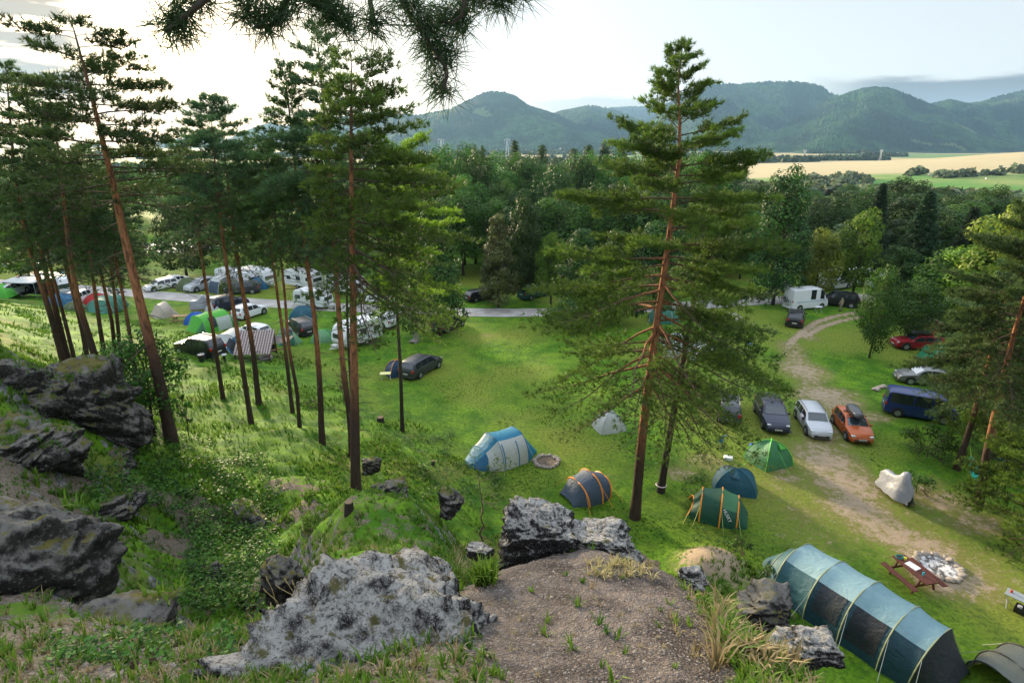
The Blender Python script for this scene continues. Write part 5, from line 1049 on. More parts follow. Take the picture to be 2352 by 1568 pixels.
def camperx(root, L, W, H, belt):
    for sgn in (1, -1): MB().box((0, sgn*(W/2+.004), belt*.86), (L*.80, .012, .07)).build('side_stripe', paint('pale_blue', (.20, .38, .50)), root)
    MB().box((-.4, 0, H+.05), (1.2, .8, .10)).build('roof_hatch', P_WHT, root, bevel=.03)
    rz_ = root.rotation_euler.z
    for dx, dy, lb in ((.30, 0, 'bicycle hung closest to the camper van back doors'), (.48, .1, 'outer bicycle hung on the back of the camper van')):
        x_, y_ = -L/2-dx, dy; bk = bicycle_mesh(None, (root.location.x+x_*math.cos(rz_)-y_*math.sin(rz_), root.location.y+x_*math.sin(rz_)+y_*math.cos(rz_), root.location.z+.76), rz_+R(90)); tag(bk, lb, 'bicycle')
def bicycle_mesh(root, loc, rz, name='bicycle', label=None, mat=None):
    mb = MB(); 
    for x in (-.52, .52):
        a = np.linspace(0, 2*math.pi, 17); mb.tube([(x+.33*math.cos(q), 0, .34+.33*math.sin(q)) for q in a], .02, 5, cap=False)
    for a, b in (((-.52, 0, .34), (-.1, 0, .8)), ((-.1, 0, .8), (.38, 0, .82)), ((-.05, 0, .32), (.38, 0, .78)), ((-.05, 0, .32), (-.12, 0, .9)), ((-.52, 0, .34), (-.05, 0, .32)), ((.38, 0, .92), (.52, 0, .34)), ((.34, -.25, .98), (.34, .25, .98)), ((-.25, 0, .92), (-.02, 0, .92))): mb.bar(a, b, .035)
    o = mb.build(name, mat or BLK, root); o.location = loc; o.rotation_euler = (0, 0, rz); return o
V('white high roof camper van with bicycles on its back', 'camper van', 'camper', P_WHT, (1842, 714), (1881, 710), (1848, 707), name='camper_van', extra=camperx)
V('black pickup with a hardtop beside the white camper van', 'pickup', 'suv', P_BLK, (1950, 706), (1890, 700), (1920, 701), name='pickup', L=5.2, H=1.85)
V('black crossover parked alone below the camper van', 'car', 'suv', P_BLK, (1823, 750), (1828, 732), (1826, 742), rails=CHR)
V('teal green van with roof bars at the edge of the wood', 'van', 'van', P_GREEN, (1213, 690), (1240, 683), (1226, 682), name='passenger_van', L=4.8, H=1.95, bars=True)
V('dark estate parked in the shade of the big lime tree', 'car', 'wagon', P_GRAPH, (1020, 762), (1046, 750), (1032, 754))
V('black off roader under the low boughs right of the road end', 'car', 'suv', P_BLK, (1360, 748), (1310, 752), (1328, 746), H=1.8)
V('white crossover parked behind the white caravan', 'car', 'suv', P_WHT, (895, 752), (850, 742), (870, 746), rails=CHR, H=1.62, L=4.9)
V('black estate with bright roof rails behind the pale green tents', 'car', 'suv', P_BLK, (700, 768), (676, 755), (691, 762), rails=CHR, L=4.8)
V('white hatchback behind the tiled shelter roof', 'car', 'hatch', P_WHT, (606, 776), (562, 768), (582, 773), L=4.3)
V('white crossover with black glass above the green tunnel tent', 'car', 'suv', P_WHT, (562, 734), (592, 724), (575, 726), H=1.58, L=4.25, rails=CHR)
V('glossy black off roader beside the blue and white porch tent', 'car', 'suv', P_BLK, (484, 824), (440, 810), (461, 813), rails=CHR, H=1.72, L=4.7)
V('navy family van behind the small white dome tent', 'van', 'suv', P_NAVY, (512, 717), (548, 709), (528, 709), H=1.85, rails=BLK, name='family_van')
V('white estate between the slope pines beside the blue dome tent', 'car', 'wagon', P_WHT, (202, 697), (155, 704), (176, 697))
V('silver grey estate at the left edge behind the awning', 'car', 'wagon', P_SILV, (12, 684), (50, 680), (28, 678), H=1.6)
V('black car across the road beside the blue grey tunnel tent', 'car', 'suv', P_BLK, (80, 655), (104, 650), (91, 650))
V('white saloon across the road left of the olive tent', 'car', 'sedan', P_WHT, (412, 655), (388, 661), (398, 656))
V('white car partly hidden by a bough across the road', 'car', 'wagon', P_WHT, (388, 664), (362, 669), (372, 664))
V('silver off roader across the road right of the olive tent', 'car', 'suv', P_SILV, (484, 662), (446, 671), (464, 665))
V('dark grey crossover in front of the white caravans', 'car', 'suv', P_GRAPH, (588, 675), (534, 678), (558, 673))
V('white estate with red lamps beside the pale tent behind the pine', 'car', 'wagon', P_WHT, (1600, 828), (1640, 810), (1612, 816))
V('black car parked past the big lime tree near the wood', 'car', 'wagon', P_BLK, (1098, 692), (1120, 688), (1106, 688), small=True)
V('silver car in the shade behind the maple', 'car', 'hatch', P_SILV, (1780, 672), (1800, 668), (1790, 668), small=True)
V('white camper in the shade right of the bright green tree', 'camper van', 'camper', P_WHT, (1900, 668), (1930, 664), (1915, 662), name='camper_van', small=True)
V('white van at the far side of the gravel loop', 'van', 'van', P_WHT, (2010, 662), (2050, 660), (2030, 660), name='passenger_van', small=True)
# towel on the silver estate's door, a thing of its own
car = [o for o in bpy.data.objects if o.get('label', '').startswith('silver estate with a pale')][0]
tw_ = MB().grid(np.array([[(x, .89+.02*math.sin(x*30+z*3)+(.03 if z < .95 else -.10 if z > 1.0 else 0), z) for z in (1.05, .97, .85, .7, .55)] for x in np.linspace(-.02, .48, 9)])).build('towel', fabric('towel', (.62, .56, .58), .2, .9), thick=.02)
tw_.location = car.location; tw_.rotation_euler = car.rotation_euler; tw_.scale = (1, -1, 1); tag(tw_, 'pale striped towel hanging from the silver estate door', 'towel')
# ---- caravans
def caravan(label, L, H, W, c, hd, group=None, stripe=(.10, .14, .20), name='caravan'):
    a, b = G(*hd[0]), G(*hd[1]); rz = math.atan2(b.y-a.y, b.x-a.x); t = thing(name, label, 'caravan', G(*c), rz, group); mb = MB()
    pr = [(-L/2, .5), (-L/2-.04, 1.2), (-L/2+.10, H-.25), (-L/2+.35, H-.04), (0, H), (L/2-.9, H-.03), (L/2-.35, H-.35), (L/2-.02, 1.5), (L/2+.03, .9), (L/2-.12, .5)]
    k = len(pr); Vv = []
    for y, s_ in ((-W/2, .985), (-W/2+.06, 1), (W/2-.06, 1), (W/2, .985)): Vv += [(x*s_, y, .5+(z-.5)*s_) for x, z in pr]
    Fc = [(i*k+j, i*k+(j+1) % k, (i+1)*k+(j+1) % k, (i+1)*k+j) for i in range(3) for j in range(k)]+[tuple(range(k))[::-1], tuple(range(3*k, 4*k))]
    mb.add(Vv, Fc).build('body', P_WHT, t, bevel=.02)
    for sgn in (1, -1):
        for x, w_, z in ((-L*.33, .75, 1.55), (L*.02, .8, 1.6), (L*.34, .5, 1.6)):
            f = MB().box((x, sgn*(W/2+.012), z), (w_, .03, .52)).build('window', BLK, t, bevel=.02); MB().box((x, sgn*(W/2+.03), z), (w_-.1, .012, .42)).build('pane', GLASSL, f)
        MB().box((0, sgn*(W/2+.008), .98), (L*.86, .014, .05)).build('side_stripe', plain('caravan_stripe', stripe, .5), t)
        MB().cyl((-.2, sgn*(W/2-.09), .46), .42, .14, 16, axis='y').build('wheel_arch', BLK, t); w_ = MB().cyl((-.2, sgn*(W/2-.08), .32), .32, .2, 16, axis='y').build('wheel', RUB, t); MB().cyl((-.2, sgn*(W/2+.03), .32), .19, .02, 12, axis='y').build('rim', RIM, w_)
    MB().box((L/2+.0, 0, 1.45), (.04, W*.7, .5)).build('front_window', GLASSL, t, bevel=.01)
    MB().box((L*.16, -(W/2+.012), 1.35), (.62, .02, 1.6)).build('door', plain('caravan_door', (.60, .61, .62), .5), t)
    MB().box((-.3, 0, H+.05), (.9, .8, .12)).box((L*.22, 0, H+.02), (.4, .4, .1)).build('roof_hatch', P_WHT, t, bevel=.03)
    MB().bar((L/2-.3, .5, .42), (L/2+1.15, 0, .42), .07).bar((L/2-.3, -.5, .42), (L/2+1.15, 0, .42), .07).box((L/2+.45, 0, .55), (.5, .7, .35)).build('drawbar', plain('drawbar_cover', (.5, .5, .5), .6), t, bevel=.02)
    return t
caravan('white caravan with grey side swirl parked on the meadow', 4.9, 2.6, 2.25, (823, 789), ((850, 780), (796, 798)))
caravan('white caravan with an open sided awning at the left edge of the camp', 6.0, 2.65, 2.3, (128, 676), ((90, 672), (150, 686)))
caravan('large white caravan beside the grey porch awning across the road', 6.2, 2.7, 2.3, (548, 658), ((515, 654), (585, 662)))
caravan('second white caravan right of the large one across the road', 5.4, 2.65, 2.3, (592, 655), ((560, 650), (630, 660)))
caravan('white caravan glimpsed between the trunks above the road', 5.4, 2.65, 2.3, (700, 660), ((670, 655), (735, 665)))
caravan('white caravan behind the trees above the pale awning', 5.4, 2.65, 2.3, (795, 672), ((770, 668), (830, 676)))
caravan('low white caravan with an orange door cover beside the road', 4.6, 2.4, 2.1, (722, 706), ((700, 703), (745, 708)))
caravan('white caravan in the shade at the far side of the gravel loop', 5.4, 2.6, 2.2, (1965, 655), ((1940, 655), (1990, 655)))
# ------------------------------------------------------------------ tents
GUY = plain('guy_line', (.55, .55, .50), .7); GUYY = plain('guy_line_yellow', (.45, .50, .12), .7); POLEG = plain('pole_sleeve_grey', (.30, .33, .33), .6)
def arc(hw, h, n_=17, p=.80):
    a = np.linspace(0, math.pi, n_); return np.stack([hw*np.sign(np.cos(a))*np.abs(np.cos(a))**p, h*np.sin(a)**p], 1)
def tunnel(label, A, B, arches, colors, split=(4, 12), poles=POLEG, guys=GUY, name='tunnel_tent', rz=None, doors=(), dirflip=False, group=None, pw=.02, ng=True, p=.8, lettering=None, loc=None):
    """A,B: pixels of the two ends on the ground. arches: (s, halfwidth, height[, lean]). colors: list of (left, roof, right) per bay."""
    a = G(*A) if loc is None else loc[0]; b = G(*B) if loc is None else loc[1]; d = b-a; d.z = 0; L = d.length; rz = math.atan2(d.y, d.x); m_ = (a+b)/2; m_.z = gz(m_.x, m_.y)
    t = thing(name, label, 'tent', m_, rz, group); s0 = arches[0][0]; s1 = arches[-1][0]; k = L/(s1-s0)
    Ar = [((q[0]-s0)*k-L/2, q[1], q[2], q[3] if len(q) > 3 else 0) for q in arches]; N_ = 17
    def ring(q): 
        c = arc(q[1], q[2], N_, p); return np.stack([q[0]+q[3]*c[:, 1]/max(q[2], .01), c[:, 0], c[:, 1]], 1)
    for i in range(len(Ar)-1):
        r0, r1 = ring(Ar[i]), ring(Ar[i+1]); st = []
        for f in np.linspace(0, 1, 6):
            r = r0*(1-f)+r1*f; sag = 1-.035*math.sin(f*math.pi); r[:, 1] *= sag; r[:, 2] *= sag; st.append(r)
        Gd = np.array(st); cL, cR_, cS = colors[i][0], colors[i][1], colors[i][2]; a_, b_ = split
        MB().grid(Gd[:, :a_+1]).build('side_panel', cL, t, smooth=True); MB().grid(Gd[:, a_:b_+1]).build('roof_panel', cR_, t, smooth=True); MB().grid(Gd[:, b_:]).build('side_panel', cS, t, smooth=True)
    for q in Ar:
        if q[2] > .5:
            r = ring(q)*np.array([1, 1.012, 1.012]); MB().tube(r, pw, 5).build('pole', poles, t)
            if ng:
                for sg in (1, -1):
                    c = r[4 if sg > 0 else 12]; MB().tube([c, (c[0]+(.3 if q[0] > 0 else -.3), c[1]+sg*.9, .02)], .012, 3).build('guy_line', guys, t)
    for (bay, sd_, f0, f1, g0_, g1_, mt, nm) in doors:       # patch on a bay: side 0 left, 1 right
        r0, r1 = ring(Ar[bay]), ring(Ar[bay+1]); g_ = []
        for f in np.linspace(f0, f1, 7):
            r = (r0*(1-f)+r1*f)*np.array([1, 1-.035*math.sin(f*math.pi)+.012, 1-.035*math.sin(f*math.pi)+.012]); idx = np.linspace(g0_, g1_, 6); j = idx if sd_ == 0 else 16-idx
            g_.append([[np.interp(z, range(17), r[:, c]) for c in range(3)] for z in j])
        MB().grid(np.array(g_)).build(nm, mt, t, smooth=True)
    return t
def dome(label, c, r, L, W, H, cols, rz=0, poles=POLEG, corners=4, name='dome_tent', cat='tent', sq=.0, group=None, vent=None, guys=GUY, ph=None, ridge=0, prof=.62, guy=True, loc=None):
    t = thing(name, label, cat, G(*c) if loc is None else loc, rz, group); ph = math.pi/corners if ph is None else ph; na = 12
    def fr(a):
        m_ = (a-ph) % (2*math.pi/corners)/(2*math.pi/corners); e = 1-.22*math.sin(m_*math.pi)**.8*(1 if corners <= 4 else .6); return e
    for k in range(corners):
        aa = np.linspace(ph+k*2*math.pi/corners, ph+(k+1)*2*math.pi/corners, na+1); g_ = []
        for a in aa:
            row = []; m_ = (a-ph) % (2*math.pi/corners)/(2*math.pi/corners); dip = math.sin(m_*math.pi) if 0 < m_ < 1 else 0
            for q in np.linspace(0, 1, 11):
                rr_ = q*fr(a)*(1-.06*dip*math.sin(q*math.pi)); z = H*(1-q**2.1)**prof*(1-.10*dip*math.sin(q*math.pi))
                row.append((math.cos(a)*rr_*L/2*1.25+ridge*math.copysign(1, math.cos(a))*(1-q)*.0, math.sin(a)*rr_*W/2*1.25, z))
            g_.append(row)
        MB().grid(np.array(g_)).build('fly_panel', cols[k % len(cols)], t, smooth=True)
    for k in range(corners//2 if corners % 2 == 0 else corners):
        a = ph+k*2*math.pi/corners; q = np.linspace(-1, 1, 21); pts = np.stack([math.cos(a)*q*L/2*1.255, math.sin(a)*q*W/2*1.255, H*(1-np.abs(q)**2.1)**prof+.012], 1); MB().tube(pts, .022, 5).build('pole_sleeve', poles, t)
    if guy:
        for k in range(corners):
            a = ph+(k+.5)*2*math.pi/corners; MB().tube([(math.cos(a)*L*.30, math.sin(a)*W*.30, H*.72), (math.cos(a)*L*.82, math.sin(a)*W*.82, .02)], .008, 3).build('guy_line', guys, t)
    if vent: 
        a, mt = vent; MB().add([(math.cos(a)*L*.18, math.sin(a)*W*.18, H*.98), (math.cos(a-.3)*L*.34, math.sin(a-.3)*W*.34, H*.80), (math.cos(a)*L*.40, math.sin(a)*W*.40, H*.84), (math.cos(a+.3)*L*.34, math.sin(a+.3)*W*.34, H*.80)], [(0, 1, 2), (0, 2, 3)]).build('vent_hood', mt, t)
    return t
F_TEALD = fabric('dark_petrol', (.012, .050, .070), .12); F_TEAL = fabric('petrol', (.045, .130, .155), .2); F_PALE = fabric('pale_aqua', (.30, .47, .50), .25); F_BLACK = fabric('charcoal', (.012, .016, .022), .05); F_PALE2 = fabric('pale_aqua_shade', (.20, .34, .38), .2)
F_BLUE = fabric('bright_blue', (.012, .20, .34), .25); F_BLUED = fabric('mid_blue', (.02, .13, .25), .2); F_WHITE = fabric('off_white', (.55, .58, .56), .3); F_GREYB = fabric('slate', (.055, .085, .125), .15); F_ORG = fabric('orange_piping', (.75, .24, .015), .15)
F_LIME = fabric('lime', (.10, .46, .05), .3); F_GRN = fabric('tent_green', (.055, .21, .085), .22); F_GRND = fabric('pine_green', (.014, .085, .050), .15); F_TEALB = fabric('teal_blue', (.012, .090, .130), .15); F_BEI = fabric('beige', (.50, .43, .35), .3); F_OLV = fabric('olive', (.085, .12, .045), .2)
F_ROY = fabric('royal_blue', (.01, .10, .42), .2); F_MINT = fabric('mint', (.16, .36, .19), .3); F_GREYT = fabric('grey_taupe', (.13, .14, .115), .15); F_RED = fabric('red', (.45, .02, .015), .2); F_SALM = fabric('salmon', (.50, .17, .09), .25); F_JADE = fabric('jade', (.012, .22, .10), .25); F_AQG = fabric('sea_green', (.05, .20, .14), .25); F_SIL = fabric('silver_cover', (.27, .28, .31), .1, .35)
F_MESH = fabric('mesh_window', (.035, .045, .055), .3, .5)
PO = plain('orange_pole', (.80, .28, .02), .5); PL = plain('lime_pole', (.14, .62, .05), .5); PGY = plain('olive_pole', (.25, .28, .16), .5); PBLU = plain('blue_pole', (.015, .14, .28), .5)
# the long tunnel tent at the lower right
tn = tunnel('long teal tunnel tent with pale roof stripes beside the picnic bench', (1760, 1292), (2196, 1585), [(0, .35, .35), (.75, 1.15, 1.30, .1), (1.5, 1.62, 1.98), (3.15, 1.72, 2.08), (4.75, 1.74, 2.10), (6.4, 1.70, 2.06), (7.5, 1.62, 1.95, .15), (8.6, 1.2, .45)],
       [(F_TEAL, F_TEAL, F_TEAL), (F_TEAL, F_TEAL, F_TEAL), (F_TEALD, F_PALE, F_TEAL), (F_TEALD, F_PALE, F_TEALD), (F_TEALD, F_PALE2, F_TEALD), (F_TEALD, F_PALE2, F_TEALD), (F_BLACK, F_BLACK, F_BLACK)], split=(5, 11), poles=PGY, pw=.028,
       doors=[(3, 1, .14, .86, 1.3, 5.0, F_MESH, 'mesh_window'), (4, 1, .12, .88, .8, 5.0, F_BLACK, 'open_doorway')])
for k in range(3): pass
tunnel('blue and white two arch tent nearest the fire ring', (1062, 1068), (1222, 1032), [(0, .55, .12), (.95, 1.25, 1.25, .2), (1.75, 1.45, 1.95), (3.3, 1.40, 1.85), (4.3, .55, .12)], [(F_BLUE, F_BLUE, F_BLUED), (F_WHITE, F_BLUE, F_WHITE), (F_WHITE, F_BLUE, F_WHITE), (F_BLUED, F_WHITE, F_BLUE)], split=(6, 10), poles=PBLU, name='tunnel_tent', doors=[(2, 1, .06, .10, 0, 5, PBLU, 'zip_strip'), (2, 1, .62, .66, 0, 5, PBLU, 'zip_strip')])
tunnel('slate dome tent with orange pole sleeves beside the ledge rock', (1300, 1150), (1392, 1120), [(0, .75, .25), (1.0, 1.15, 1.15, -.2), (1.9, 1.25, 1.42), (2.7, 1.0, 1.0, .2), (3.2, .6, .2)], [(F_GREYB,)*3, (F_GREYB,)*3, (F_GREYB,)*3, (F_GREYB,)*3], poles=PO, pw=.045, guys=PO)
dome('small white tent under the tip of a pine bough', (1399, 982), 0, 2.3, 1.9, 1.35, [F_WHITE], rz=.3, poles=POLEG, prof=.8)
dome('green tent with lime pole sleeves behind the teal dome tent', (1764, 1058), 0, 2.6, 2.3, 1.55, [F_GRN], rz=.35, poles=PL, vent=(-1.2, F_LIME), guys=PL, prof=.66)
dome('plain dark teal dome tent between the two green tents', (1687, 1118), 0, 2.7, 2.0, 1.30, [F_TEALB], rz=-.35, poles=plain('teal_pole', (.012, .10, .14), .5), vent=(-1.6, F_TEALB), prof=.6, guy=False)
hk = tunnel('green tent with orange crossing pole sleeves nearest the dirt mound', (1578, 1165), (1716, 1195), [(0, .95, .55, .3), (.9, 1.15, 1.28), (2.2, 1.28, 1.50), (3.3, 1.15, 1.20), (4.0, .85, .25)], [(F_GRN, F_GRND, F_GRND), (F_GRND, F_GRND, F_GRND), (F_GRND, F_GRN, F_GRND), (F_GRND, F_GRND, F_GRND)], poles=PO, guys=GUYY, pw=.04)
def letters(root, txt, loc, rot, size, mat=None, nm='lettering'):
    cu = bpy.data.curves.new(nm, 'FONT'); cu.body = txt; cu.size = size; cu.align_x = 'CENTER'; cu.extrude = .002; cu.materials.append(mat or plain('white_print', (.75, .75, .75), .6)); return text_obj(cu, root, loc, rot)
letters(hk, 'HUSKY', (.45, -1.22, .80), (R(75), R(60), 0), .26)
tunnel('grey taupe tent cut by the bottom right corner', (2285, 1600), (2400, 1560), [(0, 1.2, 1.1), (.8, 1.3, 1.4), (2.0, 1.3, 1.5), (3.2, 1.0, .3)], [(F_GREYT,)*3]*3, poles=BLK, pw=.03)
# tents on the left meadow
dome('blue tent with orange stripes beside the graphite people carrier', (912, 858), 0, 2.1, 2.0, 1.35, [fabric('ink_blue', (.012, .045, .10), .15)], rz=.5, poles=PO, prof=.75)
tunnel('long green tunnel tent with a white side panel', (436, 762), (540, 742), [(0, 1.1, .2), (1.3, 1.5, 1.85, -.1), (3.0, 1.55, 1.95), (5.0, 1.5, 1.9), (6.6, 1.0, .25)], [(F_LIME, F_LIME, F_GRN), (F_GRN, F_LIME, F_LIME), (F_GRN, F_LIME, F_WHITE), (F_GRN, F_GRN, F_GRN)], poles=PL, doors=[(1, 1, .45, .95, 1, 5, F_MESH, 'mesh_window')])
dome('bright blue dome tent right of the picnic table', (452, 742), 0, 2.6, 2.2, 1.35, [F_ROY], rz=.2, poles=PBLU)
tunnel('blue porch tent with a white roof beside the black off roader', (502, 808), (566, 796), [(0, 1.3, 1.0), (.9, 1.5, 1.95), (2.6, 1.5, 1.95), (3.4, 1.4, 1.2)], [(F_WHITE, F_WHITE, F_BLUED), (F_BLUED, F_WHITE, F_BLUED), (F_BLUED, F_WHITE, F_BLUED)], split=(5, 11), poles=POLEG, doors=[(0, 1, .2, .85, 2, 6, F_MESH, 'mesh_window'), (1, 1, .15, .9, 1.5, 5, F_BLACK, 'open_doorway')])
tunnel('pale green mesh tent below the black estate', (636, 790), (690, 782), [(0, .9, .2), (1.1, 1.3, 1.65), (2.4, 1.3, 1.65), (3.8, .9, .15)], [(F_MINT, F_MINT, F_AQG), (F_AQG, F_MESH, F_AQG), (F_MINT, F_MINT, F_MINT)], poles=POLEG)
dome('small light green dome tent left of the white caravan', (742, 781), 0, 2.6, 2.1, 1.2, [F_MINT, F_GRN], rz=.1, poles=PL)
tunnel('beige tunnel tent seen behind a hanging pine bough', (350, 729), (405, 722), [(0, 1.0, .2), (1.3, 1.4, 1.5), (2.7, 1.4, 1.75), (4.2, .9, .2)], [(F_BEI,)*3]*3)
tunnel('teal tunnel tent crossed by several pine trunks', (212, 718), (282, 705), [(0, 1.0, .2), (1.4, 1.5, 1.75), (3.0, 1.5, 1.95), (4.8, 1.4, 1.6), (6.0, .9, .2)], [(F_AQG, F_AQG, F_AQG)]*4)
dome('red tent peeking out behind the teal tunnel tent', (224, 702), 0, 3.0, 2.0, 1.6, [F_RED], rz=.2, poles=plain('red_pole', (.4, .02, .02), .6), guy=False)
dome('blue dome tent left of the white estate', (140, 702), 0, 3.0, 2.3, 1.5, [F_BLUED], rz=.1, poles=PBLU)
dome('small olive tent hidden behind twin pine trunks', (172, 712), 0, 2.2, 1.8, 1.0, [F_OLV], rz=.1, poles=PGY)
dome('light green tent cut by the left picture edge', (2, 682), 0, 2.8, 2.3, 1.6, [F_LIME], rz=.2, poles=PL)
dome('small white dome tent beside the navy family van', (492, 717), 0, 2.0, 1.8, 1.35, [F_WHITE], rz=.2)
tunnel('blue grey tunnel tent across the road at the far left', (120, 652), (163, 652), [(0, .9, .2), (1.2, 1.5, 1.8), (2.8, 1.5, 1.9), (4.6, 1.0, .3)], [(F_BLUED, F_BLUED, F_BLUED), (fabric('light_slate', (.20, .26, .31), .2),)*3, (fabric('light_slate', (.20, .26, .31), .2),)*3])
dome('olive dome tent across the road', (433, 664), 0, 3.0, 2.3, 1.7, [F_OLV], rz=.2, poles=PGY)
tunnel('white and grey porch awning in front of the large white caravan', (492, 664), (528, 672), [(0, 1.2, 1.4), (1.2, 1.6, 2.2), (3.0, 1.6, 2.3)], [(F_WHITE, F_WHITE, F_GREYB), (F_WHITE, F_WHITE, F_GREYB)], name='porch_awning')
dome('blue tent beside the dark grey crossover', (596, 662), 0, 2.6, 2.0, 1.7, [F_BLUED], rz=.2, poles=PBLU)
dome('dark blue tent screened by boughs beside the road', (696, 731), 0, 3.4, 2.2, 1.5, [F_TEALB], rz=.2, poles=PBLU)
tunnel('pale tunnel tent behind the trunk of the spreading pine', (1512, 812), (1575, 806), [(0, 1.1, 1.3), (.9, 1.5, 1.95), (2.6, 1.5, 1.95), (3.6, 1.0, .4)], [(F_WHITE,)*3]*3, doors=[(0, 1, .2, .9, 2, 6, F_MESH, 'mesh_window')])
tunnel('sea green tunnel tent behind the spreading pine', (1490, 735), (1560, 738), [(0, 1.2, .6), (1.4, 1.6, 2.0), (3.4, 1.6, 2.0), (5.0, 1.0, .3)], [(F_AQG,)*3]*3)
tunnel('green ridge tent in front of the red crossover', (2112, 828), (2185, 830), [(0, .9, .2), (1.2, 1.4, 1.5), (2.8, 1.4, 1.6), (4.2, 1.0, .4)], [(F_JADE,)*3]*3, guys=GUYY)
tunnel('orange salmon tent under the leafy tree', (2100, 772), (2150, 770), [(0, 1.4, 1.2), (1.2, 1.6, 1.9), (3.0, 1.6, 1.9), (4.2, 1.2, .8)], [(F_SALM, F_SALM, F_SALM)]*3)
dome('pale tent under the trees left of the gravel track', (1680, 748), 0, 3.0, 2.2, 1.5, [F_BEI], rz=.2)
dome('white tent in the shade beside the wood', (1118, 684), 0, 2.6, 2.0, 1.5, [F_WHITE], rz=.4)
# awnings
def awning(label, c, rz, L, W, H, top, legs=CHR, walls=None):
    t = thing('awning', label, 'awning', G(*c), rz); g_ = [[(x, y, H+.35*(1-abs(y)/(W/2))*.6-.06*math.sin((x/L+.5)*math.pi)) for y in np.linspace(-W/2, W/2, 9)] for x in np.linspace(-L/2, L/2, 7)]
    MB().grid(np.array(g_)).build('canopy', top, t, smooth=True, thick=.02)
    for x in (-L/2+.05, L/2-.05):
        for y in (-W/2+.05, W/2-.05): MB().tube([(x, y, 0), (x, y, H)], .025, 6).build('leg', legs, t)
    if walls:
        MB().box((0, W/2-.1, H/2), (L-.2, .03, H-.1)).box((-L/2+.12, 0, H/2), (.03, W-.3, H-.1)).build('side_wall', walls, t)
    return t
awning('dark open sided awning with a white roof beside the caravan', (78, 684), -.15, 4.6, 3.2, 2.3, F_WHITE, walls=F_BLACK)
awning('pale pavilion roof behind the white crossover', (880, 722), .1, 3.6, 3.0, 2.1, F_WHITE)
# ------------------------------------------------------------------ campsite furniture and small things
REDW = plain('red_brown_stain', (.11, .035, .024), .65, 0, .3, .3, 0, 5); BRNW = plain('brown_timber', (.17, .085, .045), .75, 0, .3, .3, 0, 5); ALU = plain('aluminium', (.55, .56, .58), .35, .5)
def picnic(label, c, rz, mat, L=2.1, loc=None):
    t = thing('picnic_table', label, 'picnic table', G(*c), rz); mb = MB()
    for k in range(5): mb.box((0, (k-2)*.145, .74), (L, .135, .045))
    mb.build('table_top', mat, t)
    for s_ in (1, -1): MB().box((0, s_*.72, .44), (L, .13, .045)).box((0, s_*.87, .44), (L, .13, .045)).build('bench', mat, t)
    for x in (-L*.33, L*.33): MB().bar((x, -.85, .40), (x, .85, .40), .05, .10).bar((x, -.30, .71), (x, -.62, 0), .05, .1).bar((x, .30, .71), (x, .62, 0), .05, .1).bar((x, -.34, .70), (x, .34, .70), .05, .08).build('leg_frame', mat, t)
    return t
ta, tb = G(2062, 1290), G(2128, 1345); pt = picnic('red brown picnic table between the long tunnel tent and the fire pit', (2093, 1335), math.atan2(tb.y-ta.y, tb.x-ta.x), REDW, 1.95)
picnic('brown picnic table left of the bright blue dome tent', (417, 739), .15, BRNW, 2.0)
def on_table(lx, ly): 
    c, s = math.cos(pt.rotation_euler.z), math.sin(pt.rotation_euler.z); return Vector((pt.location.x+lx*c-ly*s, pt.location.y+lx*s+ly*c, pt.location.z+.7635))
o = MB().box((0, 0, .03), (.55, .38, .05)).build('flat_box', plain('white_card', (.75, .75, .75), .6), bevel=.008); o.location = on_table(-.15, .02); o.rotation_euler = (0, 0, pt.rotation_euler.z+.2); tag(o, 'flat white box lying on the red brown picnic table', 'box')
o = MB().cyl((0, 0, .09), .045, .18, 14).build('drink_can', plain('aqua_can', (.05, .42, .50), .3), bevel=.008); o.location = on_table(.45, .0); tag(o, 'aqua blue tin standing on the picnic table', 'tin')
o = MB().cyl((0, 0, .07), .06, .14, 12).build('cup', plain('yellow_cup', (.60, .60, .05), .4), bevel=.008); o.location = on_table(-.62, .05); tag(o, 'yellow cup at the far end of the picnic table', 'cup')
mb = MB()
for k in range(5): mb.tube([(.16*math.cos(q)*(1+.05*k), .13*math.sin(q), .015+.02*k) for q in np.linspace(0, 6.28, 16)], .012, 4, cap=False)
o = mb.build('coiled_rope', plain('teal_rope', (.05, .25, .22), .8)); o.location = on_table(-.80, -.10); tag(o, 'coiled teal rope on the far end of the picnic table', 'rope')
def firepit(label, c, Rx, ash, ns=22, sz=.17, name='fire_pit'):
    t = thing(name, label, 'fire pit', G(*c)); r_ = random.Random(ns)
    bm = bmesh.new(); bmesh.ops.create_icosphere(bm, subdivisions=2, radius=1); 
    for v in bm.verts: v.co *= 1+.28*(random.Random(int(v.co.x*97+v.co.y*53+v.co.z*31)).random()-.5)
    me = bpy.data.meshes.new('stone'); bm.to_mesh(me); bm.free(); me.materials.append(plain('ring_stone', (.30, .26, .22), .9, 0, .35, .2, 0, 2))
    for k in range(ns):
        a = 2*math.pi*k/ns+r_.uniform(-.06, .06); o = bpy.data.objects.new('stone', me); C.objects.link(o); o.parent = t; s_ = sz*r_.uniform(.75, 1.25); rr_ = Rx*r_.uniform(.95, 1.06)
        o.location = (math.cos(a)*rr_, math.sin(a)*rr_, s_*.45); o.scale = (s_, s_*.8, s_*.62); o.rotation_euler = (r_.uniform(-.3, .3), 0, a+r_.uniform(-.5, .5))
    g_ = [[(math.cos(a)*q*Rx, math.sin(a)*q*Rx, .05+.05*fbm(np.array([math.cos(a)*q*3.]), np.array([math.sin(a)*q*3.]), 3)[0]) for q in np.linspace(0, 1, 8)] for a in np.linspace(0, 2*math.pi, 25)]
    MB().grid(np.array(g_)).build('ash_bed', ash, t, smooth=True)
    return t
